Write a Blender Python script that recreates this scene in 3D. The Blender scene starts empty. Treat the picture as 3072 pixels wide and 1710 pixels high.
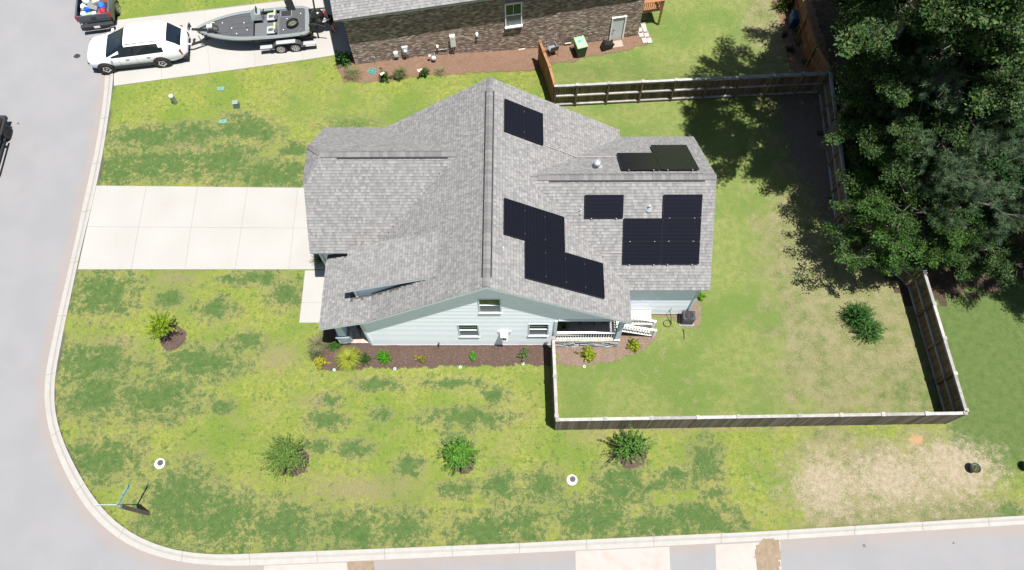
import bpy, math, random
import numpy as np
from mathutils import Vector, Matrix
random.seed(7); RNG = np.random.default_rng(7)
sc = bpy.context.scene
COL = sc.collection
PI = math.pi
# ------------------------------------------------------------------ camera, world, sun, exposure
F_PX = 2300.0; CAM_H = 36.0; CX0, CY0 = 1536.0, 855.0
_D = np.array([29., 985., F_PX]); _D /= np.linalg.norm(_D)
_N = np.array([14., -5355., F_PX]); _N -= _D*(_N@_D); _N /= np.linalg.norm(_N)
_E = np.cross(_D, _N)
if _E[0] < 0: _E = -_E
cam = bpy.data.cameras.new('camera'); camo = bpy.data.objects.new('camera', cam); COL.objects.link(camo)
cam.sensor_width = 36; cam.lens = 36*F_PX/3072; cam.clip_end = 4000; cam.clip_start = 0.5
r_ = Vector((_E[0], _N[0], -_D[0])); u_ = -Vector((_E[1], _N[1], -_D[1])); b_ = -Vector((_E[2], _N[2], -_D[2]))
M = Matrix.Identity(4)
for i in range(3): M[i][0], M[i][1], M[i][2] = r_[i], u_[i], b_[i]
M.translation = (0, 0, CAM_H); camo.matrix_world = M; sc.camera = camo
SUN = Vector((.20, -.135, 1)).normalized()
w = bpy.data.worlds.new('World'); sc.world = w; w.use_nodes = True
nt = w.node_tree; bg = nt.nodes['Background']; sky = nt.nodes.new('ShaderNodeTexSky'); sky.sky_type = 'NISHITA'
sky.sun_disc = False; sky.sun_elevation = math.asin(SUN.z); sky.sun_rotation = math.atan2(SUN.x, SUN.y)
nt.links.new(sky.outputs[0], bg.inputs[0]); bg.inputs[1].default_value = 0.051
sl = bpy.data.lights.new('sun', 'SUN'); sl.energy = 4.8; sl.angle = math.radians(.53); sl.color = (1, .972, .93)
so = bpy.data.objects.new('sun', sl); COL.objects.link(so); so.rotation_euler = SUN.to_track_quat('Z', 'Y').to_euler(); so.location = (10, -10, 60)
sc.view_settings.view_transform = 'Standard'; sc.view_settings.look = 'None'; sc.view_settings.gamma = 1
sc.view_settings.exposure = 1.15; sc.view_settings.use_curve_mapping = False
sc.render.engine = 'CYCLES'
# ------------------------------------------------------------------ surveying helpers: photo point -> place on a real plane
def ray(x, y):
    r = np.array([x-CX0, y-CY0, F_PX]); return np.array([r@_E, r@_N, -(r@_D)])
def gz(x, y):
    def ss(t): t = min(1, max(0, t)); return t*t*(3-2*t)
    return -1.05*ss((y-27.2)/3.6)*ss((x+9)/14.)
def G(x, y, h=0.0):
    d = ray(x, y); t = (h-CAM_H)/d[2]; return Vector((d[0]*t, d[1]*t, h))
def GG(x, y, h=0.0):
    z = h
    for _ in range(6): p = G(x, y, z); z = gz(p.x, p.y)+h
    return p
def GD(x, y, h=0.0): return GG(x*3072/2576, y*3072/2576, h)   # display coordinates
def onY(x, y, Y): d = ray(x, y); t = Y/d[1]; return Vector((d[0]*t, Y, CAM_H+d[2]*t))
# ------------------------------------------------------------------ materials
def new_mat(name):
    m = bpy.data.materials.new(name); m.use_nodes = True; n = m.node_tree.nodes; l = m.node_tree.links
    return m, n, l, n['Principled BSDF']
def setspec(b, v): b.inputs['Specular IOR Level'].default_value = v
KEEP = ('siding', 'trim', 'white', 'brick', 'car_paint', 'stone', 'porch', 'meter', 'box', 'black', 'tyre', 'solar', 'window', 'glass', 'person', 'skin', 'door', 'red_', 'bag', 'insect', 'sign', 'wheel', 'metal', 'galv', 'alu')
KG = .64
def kf(name): return 1. if any(k in name for k in KEEP) else KG
def mat(name, col, rough=.6, metal=0., var=.12, scale=6., bump=0., bscale=60., spec=.4, vc=False, dirt=None, coat=0.):
    m, n, l, b = new_mat(name)
    b.inputs['Roughness'].default_value = rough; b.inputs['Metallic'].default_value = metal; setspec(b, spec)
    b.inputs['Coat Weight'].default_value = coat; b.inputs['Coat Roughness'].default_value = .04
    tc = n.new('ShaderNodeTexCoord')
    no = n.new('ShaderNodeTexNoise'); no.inputs['Scale'].default_value = scale; no.inputs['Detail'].default_value = 8; no.inputs['Roughness'].default_value = .65
    l.new(tc.outputs['Object'], no.inputs['Vector'])
    mr = n.new('ShaderNodeMapRange'); mr.inputs[1].default_value = .25; mr.inputs[2].default_value = .75
    mr.inputs[3].default_value = 1-var; mr.inputs[4].default_value = 1+var; l.new(no.outputs[0], mr.inputs[0])
    mx = n.new('ShaderNodeVectorMath'); mx.operation = 'MULTIPLY'
    if vc:
        at = n.new('ShaderNodeAttribute'); at.attribute_name = 'Col'
        src = at.outputs['Color']
        if col is not None:
            m2 = n.new('ShaderNodeVectorMath'); m2.operation = 'MULTIPLY'; m2.inputs[1].default_value = [q*kf(name) for q in col[:3]]; l.new(src, m2.inputs[0]); src = m2.outputs[0]
        l.new(src, mx.inputs[0])
    else:
        mx.inputs[0].default_value = [q*kf(name) for q in col[:3]]
    l.new(mr.outputs[0], mx.inputs[1]); out = mx.outputs[0]
    if dirt:
        n2 = n.new('ShaderNodeTexNoise'); n2.inputs['Scale'].default_value = dirt[1]; n2.inputs['Detail'].default_value = 10; n2.inputs['Roughness'].default_value = .7
        l.new(tc.outputs['Object'], n2.inputs['Vector'])
        r2 = n.new('ShaderNodeMapRange'); r2.inputs[1].default_value = dirt[2]; r2.inputs[2].default_value = dirt[3]; l.new(n2.outputs[0], r2.inputs[0]); r2.inputs[4].default_value = dirt[4]
        mm = n.new('ShaderNodeMix'); mm.data_type = 'RGBA'; l.new(r2.outputs[0], mm.inputs[0]); l.new(out, mm.inputs[6]); mm.inputs[7].default_value = (*[q*kf(name) for q in dirt[0]], 1); out = mm.outputs[2]
    l.new(out, b.inputs['Base Color'])
    if bump:
        nb = n.new('ShaderNodeTexNoise'); nb.inputs['Scale'].default_value = bscale; nb.inputs['Detail'].default_value = 4; l.new(tc.outputs['Object'], nb.inputs['Vector'])
        bp = n.new('ShaderNodeBump'); bp.inputs['Strength'].default_value = bump; bp.inputs['Distance'].default_value = .02
        l.new(nb.outputs[0], bp.inputs['Height']); l.new(bp.outputs[0], b.inputs['Normal'])
    return m
def leaf_mat(name, trans=.3, rough=.5, gain=1.):
    m, n, l, b = new_mat(name)
    at = n.new('ShaderNodeAttribute'); at.attribute_name = 'Col'
    g = n.new('ShaderNodeVectorMath'); g.operation = 'SCALE'; g.inputs[3].default_value = gain*.66; l.new(at.outputs['Color'], g.inputs[0])
    l.new(g.outputs[0], b.inputs['Base Color']); b.inputs['Roughness'].default_value = rough; setspec(b, .12)
    tr = n.new('ShaderNodeBsdfTranslucent'); mu = n.new('ShaderNodeVectorMath'); mu.operation = 'MULTIPLY'; mu.inputs[1].default_value = (1.2, 1.25, .5)
    l.new(g.outputs[0], mu.inputs[0]); l.new(mu.outputs[0], tr.inputs[0])
    ms = n.new('ShaderNodeMixShader'); ms.inputs[0].default_value = trans
    l.new(b.outputs[0], ms.inputs[1]); l.new(tr.outputs[0], ms.inputs[2]); l.new(ms.outputs[0], n['Material Output'].inputs[0])
    return m
M_ = {}
def mm(k, *a, **kw):
    if k not in M_: M_[k] = mat(k, *a, **kw)
    return M_[k]
SH = mat('asphalt_shingle', (.90, .89, .878), .9, vc=True, var=.16, scale=35, bump=.35, bscale=220, spec=.15, dirt=((.26, .25, .245), .5, .45, .85, .16))
CAPM = mat('ridge_cap_shingle', (1, 1, 1), .9, vc=True, var=.12, scale=40, bump=.3, bscale=220, spec=.15)
DECK = mm('roof_deck_dark', (.09, .088, .088), .9, var=.1)
VENTD = mm('ridge_vent_plastic', (.03, .028, .028), .7)
SIDE = mm('siding_pale_blue', (.80, .83, .875), .5, var=.03, scale=3, bump=.05, bscale=90)
SIDEW = mm('siding_wall_backing', (.62, .68, .71), .6, var=.04)
TRIM = mm('white_trim', (.72, .76, .78), .5, var=.03)
TRIMB = mm('trim_blue_white', (.56, .62, .67), .5, var=.03)
WHITE = mm('white_paint', (.78, .79, .78), .45, var=.03)
DARK = mm('dark_interior', (.02, .02, .022), .8)
BLACK = mm('black_plastic', (.012, .012, .013), .45)
RUBBER = mm('tyre_rubber', (.018, .017, .017), .8, bump=.3, bscale=60)
GALV = mm('galvanised_metal', (.45, .47, .48), .4, metal=.6, var=.1, scale=12)
ALU = mm('aluminium', (.62, .63, .64), .3, metal=.85, var=.05)
GREYP = mm('grey_painted_metal', (.36, .39, .40), .5, var=.05)
CONC = mat('concrete', (.436, .424, .398), .85, var=.06, scale=1.1, bump=.2, bscale=120, spec=.2, dirt=((.35, .315, .27), .55, .42, .78, .65))
KERBM = mat('kerb_concrete', (.418, .402, .370), .85, var=.08, scale=3, bump=.2, bscale=90, spec=.2, dirt=((.36, .31, .26), 1.6, .5, .8, .5))
BARK = mm('bark_grey', (.16, .135, .11), .9, var=.3, scale=8, bump=.6, bscale=20)
BARKP = mm('bark_pale', (.36, .35, .33), .85, var=.25, scale=10, bump=.3, bscale=25)
STEM = mm('stem_brown', (.10, .07, .045), .9)
LEAF = leaf_mat('tree_leaves', .3, gain=.98); LEAFS = leaf_mat('shrub_leaves', .3); NEEDLE = leaf_mat('pine_needles', .15, .6)
BLADE = leaf_mat('ornamental_grass_blades', .3, .6)
FLOWER = mm('white_petals', (.8, .75, .72), .6)
def glass_mat(name, col=(.015, .02, .02), rough=.04, spec=.8, coat=.6):
    return mat(name, col, rough, var=.05, spec=spec, coat=coat)
GLASS = glass_mat('window_glass', (.022, .045, .028), .05, .35, 0.); CGLASS = glass_mat('car_glass', (.008, .012, .018), .06, .45, 0.)
SCREEN = mm('insect_screen', (.13, .145, .15), .55, var=.04)
# ------------------------------------------------------------------ mesh builder
W = {}
def wm(o): return W.get(o.name, Matrix.Identity(4))
def put(o, parent=None, world=True, mtx=None):
    """link; authored in world space (world=True) or in the parent's space"""
    COL.objects.link(o)
    if mtx is not None: o.matrix_basis = mtx
    if parent is not None:
        o.parent = parent
        if world: o.matrix_parent_inverse = wm(parent).inverted()
        W[o.name] = wm(parent) @ o.matrix_parent_inverse @ o.matrix_basis
    else: W[o.name] = o.matrix_basis.copy()
    return o
def tag(o, label=None, cat=None, group=None, kind=None):
    if label: o['label'] = label
    if cat: o['category'] = cat
    if group: o['group'] = group
    if kind: o['kind'] = kind
    return o
def thing(name, loc, rz, label, cat, group=None):
    o = bpy.data.objects.new(name, None); o.empty_display_size = .3
    put(o, None, mtx=Matrix.Translation(Vector(loc)) @ Matrix.Rotation(rz, 4, 'Z'))
    return tag(o, label, cat, group)
class MB:
    def __init__(s): s.v = []; s.f = []; s.mi = []; s.c = []; s.n = 0
    def add(s, vs, fs, mi=0, col=(1, 1, 1)):
        s.v.extend([tuple(p) for p in vs]); s.f.extend([tuple(i+s.n for i in f) for f in fs]); s.n += len(vs)
        s.mi.extend([mi]*len(fs)); s.c.extend([col]*len(fs)); return s
    def box(s, c, d, rz=0., mi=0, col=(1, 1, 1), mtx=None):
        x, y, z = d[0]/2, d[1]/2, d[2]/2; ca, sa = math.cos(rz), math.sin(rz); vs = []
        for i in (-1, 1):
            for j in (-1, 1):
                for k in (-1, 1):
                    p = Vector((i*x, j*y, k*z))
                    if mtx is not None: p = mtx @ p
                    else: p = Vector((p.x*ca-p.y*sa, p.x*sa+p.y*ca, p.z))
                    vs.append(p+Vector(c))
        return s.add(vs, [(0, 1, 3, 2), (4, 6, 7, 5), (0, 4, 5, 1), (2, 3, 7, 6), (0, 2, 6, 4), (1, 5, 7, 3)], mi, col)
    def bar(s, a, b, wd, ht, mi=0, col=(1, 1, 1), up=(0, 0, 1)):
        a = Vector(a); b = Vector(b); d = (b-a); L = d.length
        if L < 1e-6: return s
        x = d/L; y = Vector(up).cross(x)
        if y.length < 1e-3: y = Vector((0, 1, 0)).cross(x)
        y.normalize(); z = x.cross(y); m = Matrix((x, y, z)).transposed()
        return s.box((a+b)/2, (L, wd, ht), mi=mi, col=col, mtx=m)
    def tube(s, pts, rad, n=8, mi=0, col=(1, 1, 1), cap=True):
        pts = [Vector(p) for p in pts]
        if not isinstance(rad, (list, tuple)): rad = [rad]*len(pts)
        vs = []; fs = []; ref = Vector((.31, .17, .93))
        for i, p in enumerate(pts):
            d = (pts[min(i+1, len(pts)-1)]-pts[max(i-1, 0)]).normalized()
            x = d.cross(ref)
            if x.length < 1e-3: x = d.cross(Vector((1, 0, 0)))
            x.normalize(); y = d.cross(x)
            for k in range(n):
                a = 2*PI*k/n; vs.append(p+(x*math.cos(a)+y*math.sin(a))*rad[i])
        for i in range(len(pts)-1):
            for k in range(n): fs.append((i*n+k, i*n+(k+1) % n, (i+1)*n+(k+1) % n, (i+1)*n+k))
        if cap: fs.append(tuple(range(n))[::-1]); fs.append(tuple((len(pts)-1)*n+k for k in range(n)))
        return s.add(vs, fs, mi, col)
    def lathe(s, prof, c=(0, 0, 0), n=20, mi=0, col=(1, 1, 1), mtx=None, cap=True):
        vs = []; fs = []
        for r, z in prof:
            for k in range(n):
                a = 2*PI*k/n; p = Vector((r*math.cos(a), r*math.sin(a), z))
                if mtx is not None: p = mtx @ p
                vs.append(p+Vector(c))
        for i in range(len(prof)-1):
            for k in range(n): fs.append((i*n+k, i*n+(k+1) % n, (i+1)*n+(k+1) % n, (i+1)*n+k))
        if cap: fs.append(tuple(range(n))[::-1]); fs.append(tuple((len(prof)-1)*n+k for k in range(n)))
        return s.add(vs, fs, mi, col)
    def prism(s, poly, ztop, zbot, mi=0, mside=None, col=(1, 1, 1)):
        """poly of (x,y); ztop/zbot numbers or functions"""
        zt = ztop if callable(ztop) else (lambda x, y: ztop); zb = zbot if callable(zbot) else (lambda x, y: zbot)
        n = len(poly); ar = sum(poly[i][0]*poly[(i+1) % n][1]-poly[(i+1) % n][0]*poly[i][1] for i in range(n))
        if ar < 0: poly = poly[::-1]
        vs = [(x, y, zt(x, y)) for x, y in poly]+[(x, y, zb(x, y)) for x, y in poly]
        s.add(vs, [tuple(range(n)), tuple(range(2*n-1, n-1, -1))], mi, col)
        s.n -= 2*n; del s.v[-2*n:]
        s.add(vs, [(i+n, (i+1) % n+n, (i+1) % n, i) for i in range(n)], mi if mside is None else mside, col)
        return s
    def yprism(s, poly, y0, y1, mi=0, col=(1, 1, 1)):
        """poly of (x,z) extruded along y"""
        n = len(poly); vs = [(x, y0, z) for x, z in poly]+[(x, y1, z) for x, z in poly]
        return s.add(vs, [tuple(range(n)), tuple(range(2*n-1, n-1, -1))]+[(i, i+n, (i+1) % n+n, (i+1) % n) for i in range(n)], mi, col)
    def mesh(s, name, mats, smooth=False):
        me = bpy.data.meshes.new(name); me.from_pydata(s.v, [], s.f)
        if not isinstance(mats, (list, tuple)): mats = [mats]
        for m in mats: me.materials.append(m)
        if len(mats) > 1: me.polygons.foreach_set('material_index', s.mi)
        if any(c != (1, 1, 1) for c in s.c):
            ca = me.color_attributes.new('Col', 'FLOAT_COLOR', 'CORNER')
            arr = []
            for f, c in zip(s.f, s.c): arr.extend((*c, 1.)*len(f))
            ca.data.foreach_set('color', arr)
        if smooth: me.polygons.foreach_set('use_smooth', [True]*len(me.polygons))
        me.update(); return me
    def build(s, name, mats, parent=None, world=True, smooth=False, mtx=None):
        return put(bpy.data.objects.new(name, s.mesh(name, mats, smooth)), parent, world, mtx)
def inst(name, me, parent=None, mtx=None, world=True):
    return put(bpy.data.objects.new(name, me), parent, world, mtx)
def bevel(o, wd=.01, seg=2):
    b = o.modifiers.new('bevel', 'BEVEL'); b.width = wd; b.segments = seg; b.limit_method = 'ANGLE'; return o
def TR(x, y, z, rz=0, sc_=(1, 1, 1)): return Matrix.Translation((x, y, z)) @ Matrix.Rotation(rz, 4, 'Z') @ Matrix.Diagonal((*sc_, 1))
def np_mesh(name, V, Fq, colf, mats, smooth=False, matidx=None):
    """fast numpy mesh of quads; colf per face"""
    me = bpy.data.meshes.new(name); nv = len(V); nf = len(Fq); k = Fq.shape[1]
    me.vertices.add(nv); me.vertices.foreach_set('co', V.astype(np.float32).ravel())
    me.loops.add(nf*k); me.loops.foreach_set('vertex_index', Fq.astype(np.int32).ravel())
    me.polygons.add(nf); me.polygons.foreach_set('loop_start', np.arange(0, nf*k, k, dtype=np.int32))
    for m in (mats if isinstance(mats, list) else [mats]): me.materials.append(m)
    if colf is not None:
        ca = me.color_attributes.new('Col', 'FLOAT_COLOR', 'CORNER')
        cc = np.ones((nf, k, 4), np.float32); cc[:, :, :3] = colf[:, None, :]; ca.data.foreach_set('color', cc.ravel())
    me.update(calc_edges=True); me.validate()
    if smooth: me.polygons.foreach_set('use_smooth', [True]*nf)
    return me
# ================================================================== GROUND
def poly_pts(pts, h=0, disp=False):
    return [(GD if disp else GG)(x, y, h) for x, y in pts]
KL = [(342, 24), (341, 222.6), (334, 294), (312, 441), (287, 570), (239, 765), (199, 950), (162, 1140), (161, 1219.5), (169, 1267), (187, 1323), (214.6, 1382), (254, 1454), (302, 1525.5), (346, 1569), (397.5, 1605), (449, 1629), (513, 1651), (596, 1662.7), (676, 1665.4), (768, 1660.7), (1137.6, 1646.8), (1535, 1630.9), (1806, 1617), (1977, 1609), (2304, 1594), (3071, 1547)]
KR = [(320, 24), (316, 222.6), (310, 302), (286, 449), (258, 570), (214.6, 768.7), (171, 951.6), (131, 1140), (130, 1200), (137, 1259), (159, 1339), (183, 1394), (222.6, 1474), (258, 1529.5), (298, 1573), (346, 1613), (397.5, 1645), (449, 1664.6), (517, 1682.5), (596, 1694), (676, 1698.4), (768, 1696.4), (1137.6, 1679.7), (1535, 1660.7), (1977, 1638.8), (2340, 1619), (3071, 1573)]
kl = [G(x, y, 0) for x, y in KL]; kr = [G(x, y, -.09) for x, y in KR]
def ext(a, b, L): d = (a-b); d.z = 0; d.normalize(); return a+d*L
kl = [ext(kl[0], kl[1], 40)]+kl+[ext(kl[-1], kl[-2], 40)]; kr = [ext(kr[0], kr[1], 40)]+kr+[ext(kr[-1], kr[-2], 40)]
def resample(p, step):
    # Catmull-Rom through points, then even resample
    out = []
    for i in range(len(p)-1):
        p0 = p[max(i-1, 0)]; p1 = p[i]; p2 = p[i+1]; p3 = p[min(i+2, len(p)-1)]
        seg = (p2-p1).length; n = max(1, int(seg/.4))
        if seg > 20: out.append(p1.copy()); continue
        for k in range(n):
            t = k/n
            out.append(.5*((2*p1)+(p2-p0)*t*.6+(2*p0-5*p1+4*p2-p3)*0+(p2-p1)*0) if False else p1.lerp(p2, t))
    out.append(p[-1]); 
    # smooth
    for _ in range(6): out = [out[0]]+[(out[i-1]+out[i]*2+out[i+1])/4 for i in range(1, len(out)-1)]+[out[-1]]
    L = [0]
    for i in range(1, len(out)): L.append(L[-1]+(out[i]-out[i-1]).length)
    n = int(L[-1]/step); res = []; j = 0
    for k in range(n+1):
        s_ = L[-1]*k/n
        while j < len(L)-2 and L[j+1] < s_: j += 1
        t = (s_-L[j])/max(1e-6, L[j+1]-L[j]); res.append(out[j].lerp(out[j+1], t))
    return res
kls = resample(kl, .5)
krd = resample(kr, .1)
kra = np.array([(p.x, p.y) for p in krd])
def nearest(p, arr): i = int(np.argmin(((arr-np.array([p.x, p.y]))**2).sum(1))); return arr[i]
krs = [Vector((*nearest(p, kra), -.09)) for p in kls]
# base terrain reaching the horizon
base = MB(); base.add([(-1500, -1500, -1.6), (1500, -1500, -1.6), (1500, 1500, -1.6), (-1500, 1500, -1.6)], [(0, 1, 2, 3)])
LAWN, n, l, b = new_mat('lawn_grass')
tc = n.new('ShaderNodeTexCoord')
def N_(scale, det=6, rough=.6, off=(0, 0, 0), dist=0):
    mp = n.new('ShaderNodeMapping'); mp.inputs['Location'].default_value = off; l.new(tc.outputs['Object'], mp.inputs[0])
    t = n.new('ShaderNodeTexNoise'); t.inputs['Scale'].default_value = scale; t.inputs['Detail'].default_value = det; t.inputs['Roughness'].default_value = rough; t.inputs['Distortion'].default_value = dist
    l.new(mp.outputs[0], t.inputs[0]); return t.outputs[0]
def MATH(op, a, b_=None, c=None, clamp=False):
    t = n.new('ShaderNodeMath'); t.operation = op; t.use_clamp = clamp
    for i, v in enumerate((a, b_, c)):
        if v is None: continue
        if isinstance(v, (int, float)): t.inputs[i].default_value = v
        else: l.new(v, t.inputs[i])
    return t.outputs[0]
def MAPR(v, a, b_, c=0., d=1., smooth=True):
    t = n.new('ShaderNodeMapRange'); t.interpolation_type = 'SMOOTHSTEP' if smooth else 'LINEAR'
    l.new(v, t.inputs[0]); t.inputs[1].default_value = a; t.inputs[2].default_value = b_; t.inputs[3].default_value = c; t.inputs[4].default_value = d; return t.outputs[0]
def MIX(f, a, b_):
    t = n.new('ShaderNodeMix'); t.data_type = 'RGBA'
    if isinstance(f, float): t.inputs[0].default_value = f
    else: l.new(f, t.inputs[0])
    for i, v in ((6, a), (7, b_)):
        if isinstance(v, tuple): t.inputs[i].default_value = (*v, 1)
        else: l.new(v, t.inputs[i])
    return t.outputs[2]
def ATT(k): t = n.new('ShaderNodeAttribute'); t.attribute_name = k; return t.outputs['Fac']
fine = N_(26, 5, .7); vfine = N_(70, 3, .6, (3, 1, 0)); med = N_(3.2, 8, .68, (7, 3, 0)); rag = N_(1.7, 12, .74, (1, 9, 0), .25); rag2 = N_(5.0, 10, .75, (4, 2, 0), .2); big = N_(.35, 4, .5, (2, 2, 0))
_sx = n.new('ShaderNodeSeparateXYZ'); l.new(tc.outputs['Object'], _sx.inputs[0]); sepx = _sx.outputs[0]
YEL = MIX(MAPR(med, .35, .68), (.275, .325, .060), (.405, .415, .100))
YEL = MIX(MAPR(big, .4, .65), YEL, (.225, .31, .055))
YEL = MIX(MATH('MULTIPLY', MAPR(MATH('ADD', MATH('MULTIPLY', rag2, .6), MATH('MULTIPLY', N_(9, 8, .75, (2, 6, 1)), .4)), .46, .58), .8), YEL, (.170, .265, .055))
TAN = MIX(MAPR(fine, .35, .65), (.30, .24, .125), (.37, .31, .185))
YEL = MIX(MATH('MULTIPLY', MAPR(N_(.8, 7, .7, (11, 5, 2)), .45, .68), .38), YEL, (.36, .32, .14))
c_ = MIX(MATH('MULTIPLY', MAPR(MATH('ADD', MATH('ADD', MATH('MULTIPLY', rag2, .6), MATH('MULTIPLY', N_(11, 8, .75, (6, 2, 3)), .4)), MATH('MULTIPLY', ATT('dry'), .16)), .55, .66), .75), YEL, TAN)
DG = MIX(MAPR(med, .3, .7), (.078, .160, .045), (.135, .215, .060))
dv_ = MATH('ADD', MATH('MULTIPLY', rag, 1.35), MATH('ADD', MATH('ADD', MATH('MULTIPLY', rag2, 1.0), MATH('MULTIPLY', N_(13, 6, .7, (1, 1, 4)), .60)), MATH('MULTIPLY', ATT('dark'), .36)))
dm = MATH('MULTIPLY', MAPR(dv_, 1.54, 1.76), MAPR(N_(18, 6, .75, (3, 3, 9)), .30, .50, .45, 1.))
c_ = MIX(MATH('MULTIPLY', MAPR(dv_, 1.48, 1.58), MATH('MULTIPLY', MAPR(ATT('dark'), .02, .25), .55)), c_, TAN)
c_ = MIX(dm, c_, DG)
sm_ = MAPR(MATH('ADD', MATH('MULTIPLY', N_(3.4, 7, .72, (8, 8, 1), .3), .8), MATH('ADD', MATH('MULTIPLY', N_(15, 5, .7, (1, 9, 9)), .2), MATH('MULTIPLY', N_(.45, 3, .5, (4, 4, 0)), .3))), .765, .83)
c_ = MIX(MATH('MULTIPLY', sm_, .85), c_, DG)
LUSH = MIX(MAPR(med, .3, .7), (.20, .27, .070), (.305, .345, .110))
LUSH = MIX(MAPR(big, .42, .62), LUSH, (.185, .27, .066))
LUSH = MIX(MATH('MULTIPLY', MAPR(MATH('ADD', MATH('MULTIPLY', N_(2.4, 9, .78, (7, 7, 7)), .7), MATH('MULTIPLY', N_(16, 6, .8, (2, 7, 1)), .3)), .50, .62), .6), LUSH, (.36, .32, .16))
c_ = MIX(MAPR(MATH('ADD', ATT('lush'), MATH('MULTIPLY', MATH('SUBTRACT', rag, .5), 1.6)), .3, .7), c_, LUSH)
mow = MATH('SINE', MATH('ADD', MATH('MULTIPLY', sepx, 7.2), MATH('MULTIPLY', big, 6.)))
LUSH = MIX(MAPR(mow, -.6, .6, 0, .22), LUSH, (.33, .37, .135))
DRYC = MIX(MAPR(MATH('ADD', MATH('MULTIPLY', N_(14, 8, .85, (5, 5, 0)), .62), MATH('MULTIPLY', N_(1.4, 6, .7, (5, 1, 0)), .38)), .40, .57), (.15, .20, .055), (.40, .34, .20))
c_ = MIX(MATH('MULTIPLY', MAPR(MATH('ADD', ATT('thin'), MATH('ADD', MATH('MULTIPLY', MATH('SUBTRACT', rag, .5), 1.8), MATH('MULTIPLY', MATH('SUBTRACT', N_(.8, 5, .6, (3, 8, 0)), .5), 1.6))), .25, .85), .85), c_, DRYC)
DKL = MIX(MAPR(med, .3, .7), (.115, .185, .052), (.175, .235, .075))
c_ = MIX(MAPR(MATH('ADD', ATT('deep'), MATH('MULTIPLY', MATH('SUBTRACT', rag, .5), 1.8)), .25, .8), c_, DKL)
SAND = MIX(MAPR(N_(4, 8, .7, (8, 1, 0)), .35, .65), (.44, .36, .235), (.56, .48, .35))
bm_ = MATH('MULTIPLY', MAPR(N_(6, 8, .8, (9, 9, 3)), .36, .52, .35, 1.), MAPR(MATH('ADD', MATH('MULTIPLY', N_(2.6, 10, .74, (0, 3, 0), .2), .55), MATH('ADD', MATH('MULTIPLY', N_(14, 6, .75), .45), MATH('MULTIPLY', ATT('bare'), .34))), .63, .78))
c_ = MIX(bm_, c_, SAND)
c_ = MIX(MAPR(MATH('ADD', MATH('MULTIPLY', N_(7, 8, .78, (4, 7, 2)), 1.1), MATH('MULTIPLY', ATT('clay'), .55)), .80, 1.02), c_, (.58, .37, .20))
g1 = n.new('ShaderNodeVectorMath'); g1.operation = 'SCALE'; l.new(c_, g1.inputs[0]); l.new(MATH('MULTIPLY', MAPR(fine, .2, .8, .56*KG, 1.44*KG, False), MAPR(vfine, .2, .8, .62, 1.38, False)), g1.inputs[3])
l.new(g1.outputs[0], b.inputs['Base Color']); b.inputs['Roughness'].default_value = .95; setspec(b, .1)
bp = n.new('ShaderNodeBump'); bp.inputs['Strength'].default_value = .9; bp.inputs['Distance'].default_value = .05; l.new(MATH('ADD', vfine, MATH('MULTIPLY', fine, 1.5)), bp.inputs['Height']); l.new(bp.outputs[0], b.inputs['Normal'])
tag(base.build('terrain', LAWN), kind='structure')
# lawn grid (macro patches as point attributes)
st = .25; xs = np.concatenate([[-60, -45, -36, -32], np.arange(-28, 33.01, st), [38, 48, 70]]); ys = np.concatenate([np.arange(.5, 38.01, st), [42, 50, 70]])
X, Y = np.meshgrid(xs, ys); klA = np.array([(p.x, p.y) for p in kls])
P2 = np.stack([X.ravel(), Y.ravel()], 1)
sd = np.empty(len(P2))
for i in range(0, len(P2), 4000):
    q = P2[i:i+4000]; best = np.full(len(q), 1e9); sg = np.zeros(len(q))
    a = klA[:-1]; bb = klA[1:]; d = bb-a; L2 = (d**2).sum(1)
    ap = q[:, None, :]-a[None]; t = np.clip((ap*d[None]).sum(2)/L2, 0, 1); dv = ap-t[..., None]*d[None]; dist = np.sqrt((dv**2).sum(2)); j = dist.argmin(1)
    k = np.arange(len(q)); cr = d[j, 0]*ap[k, j, 1]-d[j, 1]*ap[k, j, 0]; sd[i:i+4000] = dist[k, j]*np.sign(cr)
zz = np.array([gz(x, y) for x, y in P2]); zz = np.where(sd < -.06, -.3, zz)
Vv = np.concatenate([P2, zz[:, None]], 1); nx, ny = len(xs), len(ys)
I = (np.arange(ny-1)[:, None]*nx+np.arange(nx-1)[None]).ravel(); Fq = np.stack([I, I+1, I+nx+1, I+nx], 1)
keep = (sd[Fq] > -1.2).any(1); Fq = Fq[keep]
lawn_me = np_mesh('lawn', Vv, Fq, None, LAWN)
def ell(arr, cx, cy, rx, ry, wt=1., soft=.8, disp=True):
    c = GD(cx, cy) if disp else G(cx, cy); ex = (GD(cx+rx, cy)-c).length; ey = (GD(cx, cy+ry)-c).length
    d = np.sqrt(((P2[:, 0]-c.x)/ex)**2+((P2[:, 1]-c.y)/ey)**2); arr[:] = np.maximum(arr, wt*np.clip((1+soft-d)/(2*soft), 0, 1))
A = {k: np.zeros(len(P2)) for k in ('dark', 'dry', 'lush', 'thin', 'deep', 'bare', 'clay')}
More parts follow.
